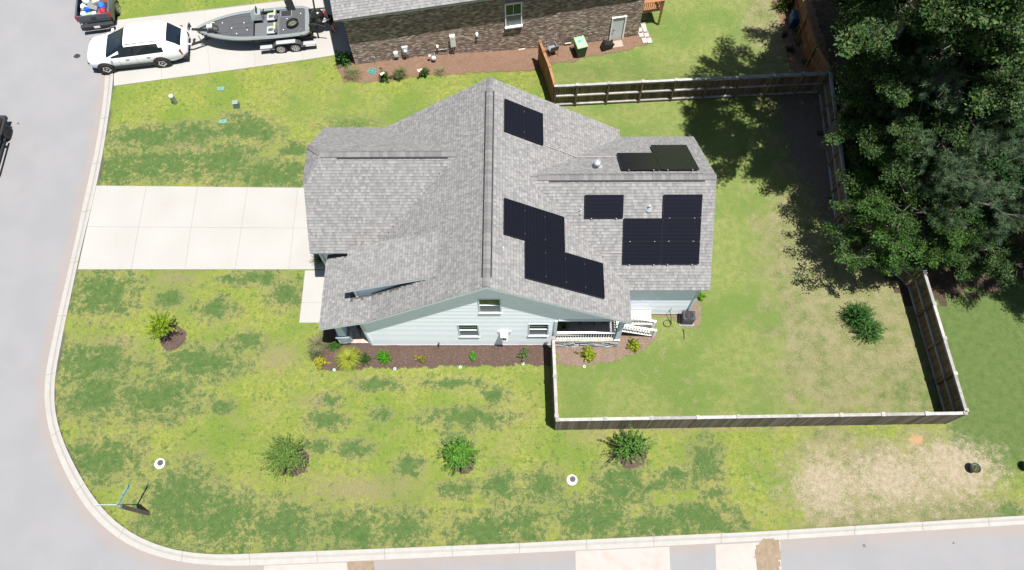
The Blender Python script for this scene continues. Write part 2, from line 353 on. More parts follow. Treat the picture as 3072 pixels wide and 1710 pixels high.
for a in [(370, 345, 80, 22), (480, 338, 55, 22), (610, 320, 60, 26), (300, 425, 55, 36), (410, 412, 90, 32), (560, 405, 70, 36), (690, 440, 95, 30), (660, 335, 40, 20), (740, 378, 26, 18), (880, 310, 60, 12),
          (262, 738, 66, 46), (425, 755, 30, 18), (545, 778, 36, 22), (586, 702, 28, 10), (230, 915, 80, 42), (500, 915, 84, 34), (650, 700, 50, 14), (720, 740, 30, 30), (240, 1000, 62, 44), (390, 1000, 80, 46), (252, 1156, 80, 42), (450, 1270, 75, 80), (560, 1310, 70, 62),
          (715, 1325, 75, 48), (895, 1335, 70, 40), (1020, 1330, 44, 40), (1215, 1335, 74, 34), (1260, 1226, 34, 32), (823, 1054, 38, 20), (825, 1008, 22, 15), (948, 966, 46, 13), (1180, 1050, 88, 20), (1245, 992, 28, 14), (1136, 963, 60, 10), (895, 1130, 34, 18), (1030, 1173, 30, 20), (1146, 1233, 32, 20), (800, 1120, 26, 14),
          (1560, 1222, 54, 44), (1700, 1200, 30, 22), (1776, 1165, 32, 46), (1650, 1222, 20, 12), (1448, 1310, 30, 44), (1515, 1300, 52, 44), (1640, 1320, 50, 28), (1752, 1306, 84, 34), (1364, 1220, 40, 32), (1320, 1316, 36, 40), (1800, 1240, 22, 14), (620, 860, 34, 20), (560, 1020, 22, 16), (1150, 1110, 30, 16), (960, 1040, 24, 12),
          (2060, 1350, 0, 0), (2170, 1300, 60, 20), (2400, 1288, 120, 16), (2140, 1160, 16, 30), (2070, 1100, 24, 12), (2210, 1150, 26, 18), (2520, 1290, 60, 20)]:
    if a[2] > 0: ell(A['dark'], a[0], a[1], a[2]*1.15, a[3]*1.15)
dk = A['dark']; front = np.clip((10.-P2[:, 1])/2, 0, 1)
for a in [(1700, 700, 0, 0)]: pass
# back yard, neighbour's yard and side yard are smoother grass
bx = lambda x0, x1, y0, y1, s=.6: np.clip((P2[:, 0]-x0)/s, 0, 1)*np.clip((x1-P2[:, 0])/s, 0, 1)*np.clip((P2[:, 1]-y0)/s, 0, 1)*np.clip((y1-P2[:, 1])/s, 0, 1)
A['lush'] = np.maximum.reduce([bx(1.6, 22, 8.1, 40, .5), bx(1.8, 60, 26, 70, .5), bx(-17, 4, 23, 29.5, 4)*.75])
A['thin'] = np.maximum.reduce([bx(10.6, 22.0, 6.5, 22, 3.2)*.9, bx(10.9, 23, -1, 9.4, 2.6)*.9, bx(12.0, 60, 16, 50, 3.5)])
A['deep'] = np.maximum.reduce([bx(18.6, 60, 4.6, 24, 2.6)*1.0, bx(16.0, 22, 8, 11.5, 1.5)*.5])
for a in [(2080, 1220, 95, 95, .95), (2240, 1200, 120, 85, .95), (2400, 1175, 130, 78, 1.0), (2240, 1210, 340, 110, .75), (2300, 1120, 190, 40, .35), (2360, 1120, 45, 24, .6), (2500, 1200, 70, 44, .6), (2150, 1150, 60, 30, .5), (2050, 940, 80, 60, .3), (2160, 900, 90, 60, .25), (1700, 1265, 14, 12, .6), (935, 1280, 10, 12, .7), (2030, 880, 40, 60, .35), (2060, 740, 60, 60, .35), (1750, 780, 20, 12, .6), (2120, 1010, 60, 40, .3)]: ell(A['bare'], *a[:4], a[4], .95)
ell(A['clay'], 2305, 1106, 24, 15, 1., .5); ell(A['clay'], 1800, 95, 20, 8, .5)
for a in [(450, 700, 60, 20), (900, 1230, 160, 40), (800, 1010, 60, 20), (470, 360, 60, 20), (620, 430, 20, 10), (300, 860, 60, 20), (700, 900, 60, 40), (1500, 1100, 60, 14), (1750, 1080, 300, 8)]: ell(A['dry'], *a)
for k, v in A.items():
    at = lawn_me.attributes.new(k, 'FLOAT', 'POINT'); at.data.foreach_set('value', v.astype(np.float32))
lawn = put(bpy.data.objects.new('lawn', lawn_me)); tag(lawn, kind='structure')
# road
ROAD, n, l, b = new_mat('asphalt_road'); tc = n.new('ShaderNodeTexCoord')
rc = MIX(MAPR(N_(.5, 5, .55), .35, .65), (.272, .270, .275), (.292, .289, .292))
rc = MIX(MAPR(N_(.9, 8, .7, (3, 0, 0), 1.), .58, .8, 0, .5), rc, (.34, .31, .285))
rc = MIX(MAPR(N_(1.3, 6, .7, (9, 4, 0), .5), .62, .82, 0, .25), rc, (.20, .198, .20))
rc = MIX(MATH('MULTIPLY', MAPR(MATH('ADD', ATT('edge'), MATH('MULTIPLY', MATH('SUBTRACT', N_(1.1, 6, .7), .5), .12)), .93, 1.), .65), rc, (.33, .27, .235))
gr = N_(120, 3, .7); g2 = N_(30, 4, .7)
g1 = n.new('ShaderNodeVectorMath'); g1.operation = 'SCALE'; l.new(rc, g1.inputs[0]); l.new(MATH('MULTIPLY', MAPR(gr, .2, .8, .74*KG, 1.26*KG, False), MAPR(g2, .2, .8, .88, 1.12, False)), g1.inputs[3])
l.new(g1.outputs[0], b.inputs['Base Color']); b.inputs['Roughness'].default_value = .9; setspec(b, .2)
bp = n.new('ShaderNodeBump'); bp.inputs['Strength'].default_value = .4; bp.inputs['Distance'].default_value = .01; l.new(gr, bp.inputs['Height']); l.new(bp.outputs[0], b.inputs['Normal'])
rd = MB(); rd.add([(-60, -20, -.1), (80, -20, -.1), (80, 20, -.1), (-60, 20, -.1)], [(0, 1, 2, 3)])
rd = MB(); rin = [p for p in krs]
vs = []; fs = []
for i, p in enumerate(rin):
    vs.append((p.x, p.y, -.1))
# fan of quads outwards: west road and south road
ow = []
for i, p in enumerate(rin):
    a = rin[max(i-1, 0)]; c = rin[min(i+1, len(rin)-1)]; t = (c-a).normalized(); nr = Vector((t.y, -t.x, 0))  # right of travel direction
    if nr.x*1+nr.y*1 > 0 and False: nr = -nr
    ow.append((p.x-(-nr.x)*9.5 if False else p.x+nr.x*9.5, p.y+nr.y*9.5, -.1))
inside = sum(1 for q in ow if q[0] > -20 and q[1] > 6)
if inside > len(ow)/3: ow = [(2*vs[i][0]-q[0], 2*vs[i][1]-q[1], -.1) for i, q in enumerate(ow)]
nn = len(vs); vs += ow; fs = [(i, i+1, nn+i+1, nn+i) for i in range(nn-1)]
rd.add(vs, fs); road = rd.build('road', ROAD); ea = road.data.attributes.new('edge', 'FLOAT', 'POINT'); ea.data.foreach_set('value', [1.]*nn+[0.]*nn); tag(road, kind='structure'); vg = MB(); ow2 = [(q[0]+(q[0]-vs[i][0])*6, q[1]+(q[1]-vs[i][1])*6, -.3) for i, q in enumerate(ow)]; vg.add([(q[0], q[1], -.07) for q in ow]+ow2, [(i, i+1, nn+i+1, nn+i) for i in range(nn-1)]); tag(vg.build('roadside_verge', LAWN), kind='structure')
# shoulder ground beyond the road (outside the frame)
# kerb: rolled concrete kerb in cast sections
kroot = bpy.data.objects.new('kerb', None); put(kroot); tag(kroot, kind='structure')
prof = lambda a, c_, t: None
seg = 6
for i0 in range(0, len(kls)-1, seg):
    idx = list(range(i0, min(i0+seg, len(kls)-1)+1))
    if not (-45 < kls[i0].x < 45 and kls[i0].y < 60): continue
    mb = MB(); vs = []
    for k, i in enumerate(idx):
        a, c2 = kls[i].copy(), krs[i].copy(); t = (kls[min(i+1, len(kls)-1)]-kls[max(i-1, 0)]).normalized()
        if k == 0: a += t*.006; c2 += t*.006
        if k == len(idx)-1: a -= t*.006; c2 -= t*.006
        for f, z in ((-.02, -.35), (-.02, .035), (.08, .04), (.32, .01), (.55, -.075), (.93, -.093), (1.0, -.096), (1.0, -.35)):
            q = a.lerp(c2, f); vs.append((q.x, q.y, z))
    m_ = 8; fs = []
    for k in range(len(idx)-1):
        for j in range(m_-1): fs.append((k*m_+j, (k+1)*m_+j, (k+1)*m_+j+1, k*m_+j+1))
    fs.append(tuple(range(m_))); fs.append(tuple((len(idx)-1)*m_+j for j in range(m_))[::-1])
    mb.add(vs, fs); mb.build('kerb_section', KERBM, kroot)
bb_ = MB()
for i in range(len(kls)-1):
    a, c2, d_, e_ = kls[i], krs[i], krs[i+1], kls[i+1]
    bb_.add([(a.x, a.y, -.04), (c2.x, c2.y, -.13), (d_.x, d_.y, -.13), (e_.x, e_.y, -.04)], [(0, 1, 2, 3)])
tag(bb_.build('kerb_joint_bed', mm('joint_dirt', (.12, .10, .08), .9), kroot), kind='stuff')
# slabs helper -------------------------------------------------------
def lerp2(a, b_, t): return (a[0]+(b_[0]-a[0])*t, a[1]+(b_[1]-a[1])*t)
def slab(root, quad, zt, th=.12, gap=.005, m=None, name='slab'):
    P = [Vector((p[0], p[1], 0)) for p in quad]; c = sum(P, Vector())/len(P); Q = []
    nP = len(P)
    for i, p in enumerate(P):
        v = (c-p).normalized(); Q.append((p.x+v.x*gap*1.4, p.y+v.y*gap*1.4))
    f = zt if callable(zt) else (lambda x, y: zt)
    o = MB().prism(Q, f, lambda x, y: f(x, y)-th).build(name, m or CONC, root); return o
def drive(name, rows):
    """rows: list of polylines of photo points; slabs between successive rows and columns"""
    root = bpy.data.objects.new(name, None); put(root); tag(root, kind='structure')
    R = [[GG(x, y, .03) for x, y in row] for row in rows]
    for i in range(len(R)-1):
        for j in range(len(R[0])-1): slab(root, [R[i][j], R[i][j+1], R[i+1][j+1], R[i+1][j]], lambda x, y: gz(x, y)+.03)
    bed = MB().prism([R[0][0], R[0][-1], R[-1][-1], R[-1][0]] and [(p.x, p.y) for p in (R[0][0], R[0][-1], R[-1][-1], R[-1][0])], .012, -.1)
    bed.build('joint_filler', mm('joint_dark', (.30, .285, .26), .9), root); return root
drive('driveway', [[(289, 556.5), (439, 558), (593, 560), (742, 562), (894, 563), (1010, 563)], [(261, 680), (416, 681), (573, 682), (724, 683), (880, 684), (1020, 685)], [(233, 808), (393.5, 808), (554.5, 808), (706, 808), (867, 808), (1012, 808)]])
drive('neighbour_driveway', [[(344, 60.4), (480, 46), (614, 32), (749, 15), (885, -2), (1010, -18), (1090, -28)], [(343, 158), (483, 143), (622, 127), (758, 110), (897, 92), (1030, 75), (1110, 64)], [(341, 257.6), (485.7, 238), (630, 219), (768, 200), (910, 180), (1050, 158), (1130, 145)]])
wk = drive('front_walk', [[(915, 811), (985, 811)], [(905, 907), (990, 907)], [(897, 968), (992, 968)]])
# mulch and bare beds: ragged-edged sheets over the soil
def bed_mat(name, c1, c2, c3, chip=.5):
    global n, l, tc
    m, n, l, b = new_mat(name); tc = n.new('ShaderNodeTexCoord')
    v = n.new('ShaderNodeTexVoronoi'); v.inputs['Scale'].default_value = 40; v.inputs['Randomness'].default_value = 1
    mp = n.new('ShaderNodeMapping'); mp.inputs['Scale'].default_value = (1, 1.9, 1); l.new(tc.outputs['Object'], mp.inputs[0]); l.new(mp.outputs[0], v.inputs['Vector'])
    sep = n.new('ShaderNodeSeparateColor'); l.new(v.outputs['Color'], sep.inputs[0])
    c = MIX(MAPR(sep.outputs[0], .0, 1., 0, 1, False), c1, c2); c = MIX(MAPR(sep.outputs[1], .955, .985), c, c3); c = MIX(MAPR(N_(2, 6, .6), .4, .7, 0, .35), c, c1)
    g = n.new('ShaderNodeVectorMath'); g.operation = 'SCALE'; l.new(c, g.inputs[0]); l.new(MAPR(N_(45, 4, .7), .2, .8, .6*KG, 1.4*KG, False), g.inputs[3])
    l.new(g.outputs[0], b.inputs['Base Color']); b.inputs['Roughness'].default_value = .95; setspec(b, .1)
    bp = n.new('ShaderNodeBump'); bp.inputs['Strength'].default_value = 1; bp.inputs['Distance'].default_value = .06; l.new(v.outputs['Distance'], bp.inputs['Height']); l.new(bp.outputs[0], b.inputs['Normal']); return m
MULCH = bed_mat('dark_bark_mulch', (.17, .108, .085), (.31, .21, .17), (.62, .50, .42))
STRAW = bed_mat('pine_straw', (.36, .21, .14), (.56, .36, .25), (.74, .56, .42))
CHIPS = bed_mat('pale_wood_chips', (.34, .23, .17), (.62, .46, .36), (.90, .78, .66))
PEBB = bed_mat('pebbly_soil', (.38, .29, .19), (.56, .44, .31), (.80, .72, .6))
LITTER = bed_mat('leaf_litter', (.12, .085, .058), (.24, .17, .12), (.42, .32, .23))
from mathutils import noise as mnoise
def inpoly(x, y, P):
    c = False; j = len(P)-1
    for i in range(len(P)):
        if (P[i][1] > y) != (P[j][1] > y) and x < (P[j][0]-P[i][0])*(y-P[i][1])/(P[j][1]-P[i][1])+P[i][0]: c = not c
        j = i
    return c
def bed(name, P, m, cell=.06, jit=.13, h=.028, kind='structure'):
    x0 = min(p[0] for p in P); x1 = max(p[0] for p in P); y0 = min(p[1] for p in P); y1 = max(p[1] for p in P); ids = {}; vs = []; fs = []
    nx_ = int((x1-x0)/cell)+3; ny_ = int((y1-y0)/cell)+3
    def vid(i, j):
        if (i, j) not in ids:
            x = x0+(i-1)*cell+.3*cell*mnoise.noise((i*1.3, j*1.7, 2)); y = y0+(j-1)*cell+.3*cell*mnoise.noise((i*1.1, j*1.9, 5)); ids[(i, j)] = len(vs)
            vs.append((x, y, gz(x, y)+h+.012*mnoise.noise((x*3, y*3, 0))))
        return ids[(i, j)]
    for i in range(nx_):
        for j in range(ny_):
            x = x0+(i-.5)*cell; y = y0+(j-.5)*cell; q = Vector((x*2.2, y*2.2, 7)); dx = jit*(mnoise.noise(q)+.6*mnoise.noise(q*3)+.5*mnoise.noise(q*9)); dy = jit*(mnoise.noise(q+Vector((9, 3, 1)))+.6*mnoise.noise(q*3+Vector((5, 5, 5)))+.5*mnoise.noise(q*9+Vector((1, 7, 2))))
            if inpoly(x+dx, y+dy, P): fs.append((vid(i, j), vid(i+1, j), vid(i+1, j+1), vid(i, j+1)))
    o = MB().add(vs, fs).build(name, m); return tag(o, kind=kind)
def dpoly(pts): return [tuple(GD(x, y)[:2]) for x, y in pts]
bed('mulch_bed', dpoly([(818, 826), (806, 850), (790, 890), (790, 915), (806, 930), (850, 931), (920, 926), (1000, 927), (1080, 924), (1150, 919), (1260, 920), (1386, 917), (1390, 850), (1200, 840), (900, 800)]), MULCH)
bed('wood_chip_bed', dpoly([(1402, 850), (1402, 917), (1450, 919), (1500, 916), (1560, 906), (1612, 884), (1640, 862), (1652, 838), (1640, 820), (1560, 800), (1500, 820)]), CHIPS)
bed('pebble_strip', dpoly([(1600, 780), (1650, 796), (1690, 800), (1715, 822), (1740, 826), (1762, 812), (1768, 790), (1762, 760), (1750, 745), (1680, 760)]), PEBB, h=.02)
bed('pine_straw_bed', dpoly([(850, 163), (856, 190), (866, 206), (900, 205), (940, 207), (980, 205), (1060, 190), (1130, 188), (1240, 181), (1352, 177), (1362, 120), (1200, 120), (900, 130)]), STRAW)
bed('straw_bed_by_crawl_space', dpoly([(1362, 118), (1386, 165), (1394, 160), (1440, 156), (1480, 144), (1530, 135), (1580, 126), (1600, 118), (1630, 110), (1640, 96), (1620, 70), (1500, 90)]), STRAW)
bed('straw_bed_along_fence', dpoly([(1942, -10), (1950, 20), (1962, 50), (1972, 90), (1980, 130), (1992, 165), (2006, 186), (2070, 190), (2085, 150), (2070, 90), (2040, 0), (2030, -10)]), STRAW)
bed('forest_floor', [(17.2, 27.2), (17.0, 60), (60, 60), (60, 18.5), (30, 16.8), (24, 15.2), (21, 14.6), (19.7, 14.2), (19.0, 15.5), (18.0, 17), (16.8, 19.5), (16.8, 22)], LITTER, cell=.35, jit=.6, h=.02)
BROWNL = bed_mat('brown_shaded_soil', (.30, .23, .17), (.52, .41, .32), (.7, .6, .5))
bed('shaded_leaf_litter', dpoly([(1960, 245), (2060, 240), (2070, 300), (2085, 380), (2100, 460), (2112, 540), (2120, 610), (2080, 560), (2040, 480), (2000, 420), (1980, 350)]), BROWNL, jit=.5, h=.015)
def ring(cx, cy, rx):
    c = GD(cx, cy); r = (GD(cx+rx, cy)-c).length
    bed('mulch_ring', [(c.x+r*math.cos(a)*(1+.07*math.sin(3*a+cx)), c.y+r*.95*math.sin(a)*(1+.07*math.cos(2*a+cy))) for a in np.linspace(0, 2*PI, 24, endpoint=False)], MULCH, cell=.06, jit=.05)
ring(434, 850, 34); ring(740, 1162, 38); ring(1163, 1163, 32); ring(1590, 1142, 38)
# patches in the south road
def flat(name, pts, m, h): tag(MB().prism([(G(x, y, h).x, G(x, y, h).y) for x, y in pts], h, h-.003).build(name, m), kind='structure')
PINK = mat('patched_concrete', (.44, .405, .372), .9, var=.06, scale=2, bump=.15, dirt=((.38, .29, .21), 1.2, .5, .72, .6)); DIRTM = mat('dirt_patch', (.27, .205, .14), .95, var=.25, scale=5, bump=.4)
flat('concrete_patch', [(792, 1697), (1040, 1687), (1044, 1730), (790, 1740)], PINK, -.094); flat('dirt_patch', [(1040, 1685), (1120, 1683), (1124, 1705), (1122, 1735), (1050, 1735)], DIRTM, -.090)
flat('concrete_patch', [(1726, 1653.5), (2008, 1640), (2012, 1730), (1728, 1730)], PINK, -.094); flat('concrete_patch', [(2146, 1634), (2340, 1624), (2345, 1730), (2149, 1730)], PINK, -.094)
bed('dirt_patch', [(G(x, y, -.09).x, G(x, y, -.09).y) for x, y in [(2292, 1607), (2335, 1618), (2342, 1650), (2336, 1730), (2280, 1730), (2262, 1670), (2268, 1640)]], DIRTM, cell=.07, h=-.085, jit=.12)
# oil marks
OIL = mm('oil_stain', (.045, .04, .038), .5, var=.3)
for x, y, r in ((232, 168, .17), (2594, 1638, .07), (2860, 1627, .04), (54, 371, .05)): 
    p = G(x, y, -.097); bed('oil_stain', [(p.x+r*1.2*math.cos(a), p.y+r*math.sin(a)) for a in np.linspace(0, 6.28, 10, endpoint=False)], OIL, cell=.03, jit=.04, h=-.096)
# ================================================================== OUR HOUSE
RZ, RX = 8.0, -1.37
house = thing('house', (-1.4, 17, 0), 0, 'pale blue sided house whose grey shingle roof carries solar panels, in mid lawn', 'house')
def HW(x, y): return RZ-.72*(RX-x)       # main west slope
def HE(x, y): return RZ-.66*(x-RX)       # main east slope
def PO(x, y): return 4.13-.40*(-6.70-x)  # porch slope
def DO(x, y): return 6.5-.385*(-3.38-x)  # dormer slope
GY, GZ = 18.82, 7.0
def GS(x, y): return GZ-.873*(GY-y)
def GN(x, y): return GZ-.873*(y-GY)
def GW(x, y): return 6.15+(x+9.80)*1.0   # clipped hip
WY, WZ = 17.66, 6.85
def WS(x, y): return WZ-.745*(WY-y)
def WN(x, y): return WZ-.745*(y-WY)
YS, YN = 11.9, 22.15
roofs = [  # name, polygon, height function, uphill direction
    ('main_roof_slope', [(-6.70, YS), (RX, YS), (RX, YN), (-6.70, YN)], HW, (1, 0)),
    ('main_roof_slope', [(RX, YS), (4.90, YS), (4.90, YN), (RX, YN)], HE, (-1, 0)),
    ('porch_roof_slope', [(-9.20, YS), (-6.70, YS), (-6.70, 15.64), (-9.20, 15.64)], PO, (1, 0)),
    ('dormer_roof_slope', [(-7.80, 13.07), (-3.38, 13.07), (-3.38, 15.22), (-7.80, 15.22)], DO, (1, 0)),
    ('garage_roof_slope', [(-9.80, 15.38), (-6.0, 15.38), (-2.4, GY), (-8.95, GY), (-9.80, 17.847)], GS, (0, 1)),
    ('garage_roof_slope', [(-9.80, 22.26), (-9.80, 19.793), (-8.95, GY), (-2.4, GY), (-6.6, 22.26)], GN, (0, -1)),
    ('garage_hip_slope', [(-9.80, 17.847), (-8.95, GY), (-9.80, 19.793)], GW, (1, 0)),
    ('wing_roof_slope', [(4.2, 13.56), (8.60, 13.56), (8.60, WY), (0.3, WY)], WS, (0, 1)),
    ('wing_roof_slope', [(4.2, 21.76), (0.3, WY), (8.60, WY), (8.60, 21.76)], WN, (0, -1))]
def roof_top(x, y, skip=None):
    z = -9
    for nm, P, fz, up in roofs:
        if inpoly(x, y, P): z = max(z, fz(x, y))
    return z
SHADES = [(.205, .203, .203), (.222, .220, .219), (.240, .237, .235), (.264, .260, .257), (.186, .184, .185)]
SHADES = [tuple(c*1.36 for c in s_) for s_ in SHADES]
def yr(P, up, v):  # interval along u at height v for polygon P ; coordinates: v=dot(p,up), u=cross
    U = (-up[1], up[0]); pts = [(p[0]*U[0]+p[1]*U[1], p[0]*up[0]+p[1]*up[1]) for p in P]; us = []
    for i in range(len(pts)):
        a, b_ = pts[i], pts[(i+1) % len(pts)]
        if (a[1]-v)*(b_[1]-v) < 0: t = (v-a[1])/(b_[1]-a[1]); us.append(a[0]+(b_[0]-a[0])*t)
    return (min(us), max(us)) if len(us) >= 2 else None
def shingles(P, fz, up, tabs, ex=.143, vis=roof_top, rnd=random):
    U = (-up[1], up[0]); gx = fz(up[0], up[1])-fz(0, 0); s_ = math.sqrt(1+gx*gx); dv = ex/s_
    vs_ = [p[0]*up[0]+p[1]*up[1] for p in P]; v0, v1 = min(vs_), max(vs_); v = v0-.03
    nrm = Vector((-up[0]*gx, -up[1]*gx, 1)).normalized()
    while v < v1-.02:
        a = yr(P, up, max(v, v0)+.002); b_ = yr(P, up, min(v+dv, v1)-.002)
        if a is None: v += dv; continue
        if b_ is None: b_ = a
        lo, hi = min(a[0], b_[0]), max(a[1], b_[1])
        if v < v0: lo, hi = a
        u = lo-rnd.uniform(0, .25); strip = rnd.choice((.004, .007))
        tog = rnd.random() < .5
        while u < hi:
            wd = rnd.choice((.09, .11, .14, .15, .18)) if tog else rnd.choice((.08, .10, .13, .16)); t = .013 if tog else .0045
            c0 = rnd.choice(SHADES[:4] if tog else SHADES); k_ = rnd.uniform(.94, 1.06); c0 = tuple(q*k_ for q in c0); tog = not tog
            ul0, ur0 = max(u, a[0]), min(u+wd, a[1]); ul1, ur1 = max(u, b_[0]), min(u+wd, b_[1])
            if ur0-ul0 > .004 or ur1-ul1 > .004:
                if ur0 < ul0: ul0 = ur0 = (ul1 if ul1 > u+wd/2 else ur1)
                if ur1 < ul1: ul1 = ur1 = (ul0 if ul0 > u+wd/2 else ur0)
                def pt(uu, vv, h): x = U[0]*uu+up[0]*vv; y = U[1]*uu+up[1]*vv; return Vector((x, y, fz(x, y)))+nrm*h
                um = (max(ul0, ul1)+min(ur0, ur1))/2; vm = v+dv/2; xm = U[0]*um+up[0]*vm; ym = U[1]*um+up[1]*vm
                if vis is None or fz(xm, ym) > vis(xm, ym)-.03:
                    vt = min(v+dv*1.02, v1)
                    tabs.append(([pt(ul0, v, 0), pt(ur0, v, 0), pt(ur1, vt, -.004), pt(ul1, vt, -.004), pt(ul0, v, t+.006), pt(ur0, v, t+.006), pt(ur1, vt, t-.002 if t > .01 else .002), pt(ul1, vt, t-.002 if t > .01 else .002)], c0))
            u += wd
        v += dv
TABF = [(4, 5, 6, 7), (0, 1, 5, 4), (1, 2, 6, 5), (3, 0, 4, 7)]
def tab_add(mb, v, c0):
    # granule face; darker factory band along the upper edge paints in lap shade
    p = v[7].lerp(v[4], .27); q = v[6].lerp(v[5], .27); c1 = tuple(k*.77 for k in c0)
    mb.add([v[4], v[5], q, p], [(0, 1, 2, 3)], 0, c0); mb.add([p, q, v[6], v[7]], [(0, 1, 2, 3)], 0, c1); mb.add(v, TABF[1:], 0, (.06, .06, .06)); return mb  # tab sides near black: shadow line under each course put into the colour
def roof_build(root, rlist, n_ind=0, vis=roof_top, th=.17):
    for nm, P, fz, up in rlist:
        r = MB().prism(P, lambda x, y: fz(x, y)-.004, lambda x, y: fz(x, y)-th, 0, 1).build(nm, [DECK, TRIMB], root)
        r['label'] = None or nm.replace('_', ' ')
        del r['label']
        tabs = []; shingles(P, fz, up, tabs, vis=vis)
        ind = []
        if n_ind: # those nearest to the camera become parts of their own
            tabs.sort(key=lambda t_: (t_[0][4]-Vector((0, 0, CAM_H))).length); k_ = min(n_ind.get(nm+up_key(up), 0), len(tabs)); ind, tabs = tabs[:k_], tabs[k_:]
        mb = MB()
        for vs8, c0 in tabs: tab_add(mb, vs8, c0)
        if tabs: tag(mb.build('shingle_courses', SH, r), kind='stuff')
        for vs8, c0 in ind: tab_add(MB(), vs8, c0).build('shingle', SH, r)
def up_key(u): return '%d%d' % u
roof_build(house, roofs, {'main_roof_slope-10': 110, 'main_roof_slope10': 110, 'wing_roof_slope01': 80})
def caps(root, a, b_, sa, sb, wd=.15, step=.2, vent=None, name='ridge_cap'):
    """overlapping cap shingles from a to b; sa, sb = drop per metre to either side"""
    a = Vector(a); b_ = Vector(b_); d = (b_-a); L = d.length; d.normalize(); side = Vector((d.y, -d.x, 0)).normalized(); n_ = max(1, int(L/step))
    lift = .055 if vent else .018
    for i in range(n_):
        p = a+d*(i*L/n_); q = a+d*((i+1)*L/n_+.02); c0 = random.choice([(.215, .205, .21), (.24, .23, .232), (.26, .25, .25), (.20, .19, .195), (.23, .215, .22)])
        vs = []
        for r, h in ((p, lift+.016), (q, lift)):
            for s_, dr in ((-1, sa), (0, 0), (1, sb)): vs.append(r+side*s_*wd+Vector((0, 0, h-(abs(s_)*wd*dr))))
            for s_, dr in ((-1, sa), (0, 0), (1, sb)): vs.append(r+side*s_*wd+Vector((0, 0, h-.012-(abs(s_)*wd*dr))))
        MB().add(vs, [(0, 1, 7, 6), (1, 2, 8, 7), (3, 4, 1, 0), (4, 5, 2, 1), (3, 0, 6, 9), (2, 5, 11, 8)], 0, c0).build(name, CAPM, root)
    if vent:
        va, vb = vent; mb = MB(); p = a+d*va; q = a+d*vb
        for s_, dr in ((-1, sa), (1, sb)):
            mb.add([p+side*s_*w_+Vector((0, 0, h-w_*dr)) for w_, h in ((.10, .05), (.205, .045), (.205, .0), (.10, 0))]+[q+side*s_*w_+Vector((0, 0, h-w_*dr)) for w_, h in ((.10, .05), (.205, .045), (.205, .0), (.10, 0))], [(0, 1, 5, 4), (1, 2, 6, 5), (0, 3, 2, 1), (4, 5, 6, 7)])
        mb.build('ridge_vent', VENTD, root)
caps(house, (RX, YS+.02, RZ), (RX, YN-.02, RZ), .66, .72, vent=(.45, 9.55))
caps(house, (.75, WY, WZ), (8.58, WY, WZ), .745, .745, vent=(.5, 7.35))
caps(house, (-8.95, GY, GZ), (-2.9, GY, GZ), .873, .873, vent=(.75, 5.7))
caps(house, (-9.80, 17.847, 6.15), (-8.95, GY, GZ), .3, .6, wd=.13); caps(house, (-9.80, 19.793, 6.15), (-8.95, GY, GZ), .6, .3, wd=.13)
# walls ---------------------------------------------------------------
WW, WE, WS_, WN_ = -7.33, 4.72, 12.2, 21.85
def roofline(x): return (HW(x, 0) if x < RX else HE(x, 0))-.16
FLZ = .45
wall = MB(); 
gable = [(WW, .12), (1.66, .12), (1.66, 3.47), (WE, 3.47), (WE, roofline(WE)), (RX, RZ-.17), (-6.70, 3.96), (WW, PO(WW, 0)-.17)]
wall.yprism(gable, WS_, WS_+.12)
wall.yprism([(WW, .0), (WE, .0), (WE, roofline(WE)), (RX, RZ-.17), (WW, roofline(WW))], WN_-.12, WN_)
wall.box((WW+.06, (WS_+WN_)/2, 1.85), (.12, WN_-WS_-.26, 3.4)); wall.box((WE-.06, (15.0+WN_)/2, 1.9), (.12, WN_-15.0-.14, 3.7))
wall.build('wall', SIDEW, house)
gw = MB(); gw.box((-8.25, 15.74, 1.95), (2.7, .12, 3.9)); gw.box((-9.5, 18.82, 1.95), (.12, 6.0, 3.9)); gw.box((-8.3, 21.9, 1.95), (2.5, .12, 3.9)); gw.add([(-9.5, 15.8, 3.9), (-9.5, 21.84, 3.9), (-9.5, 19.9, 6.0), (-9.5, 17.8, 6.0)], [(0, 1, 2, 3)])
gwall = gw.build('garage_wall', SIDEW, house)
gd = MB(); 
for k in range(4): gd.box((-9.575, 18.82, .3+k*.55), (.03, 4.7, .53))
gd.build('garage_door', WHITE, house)
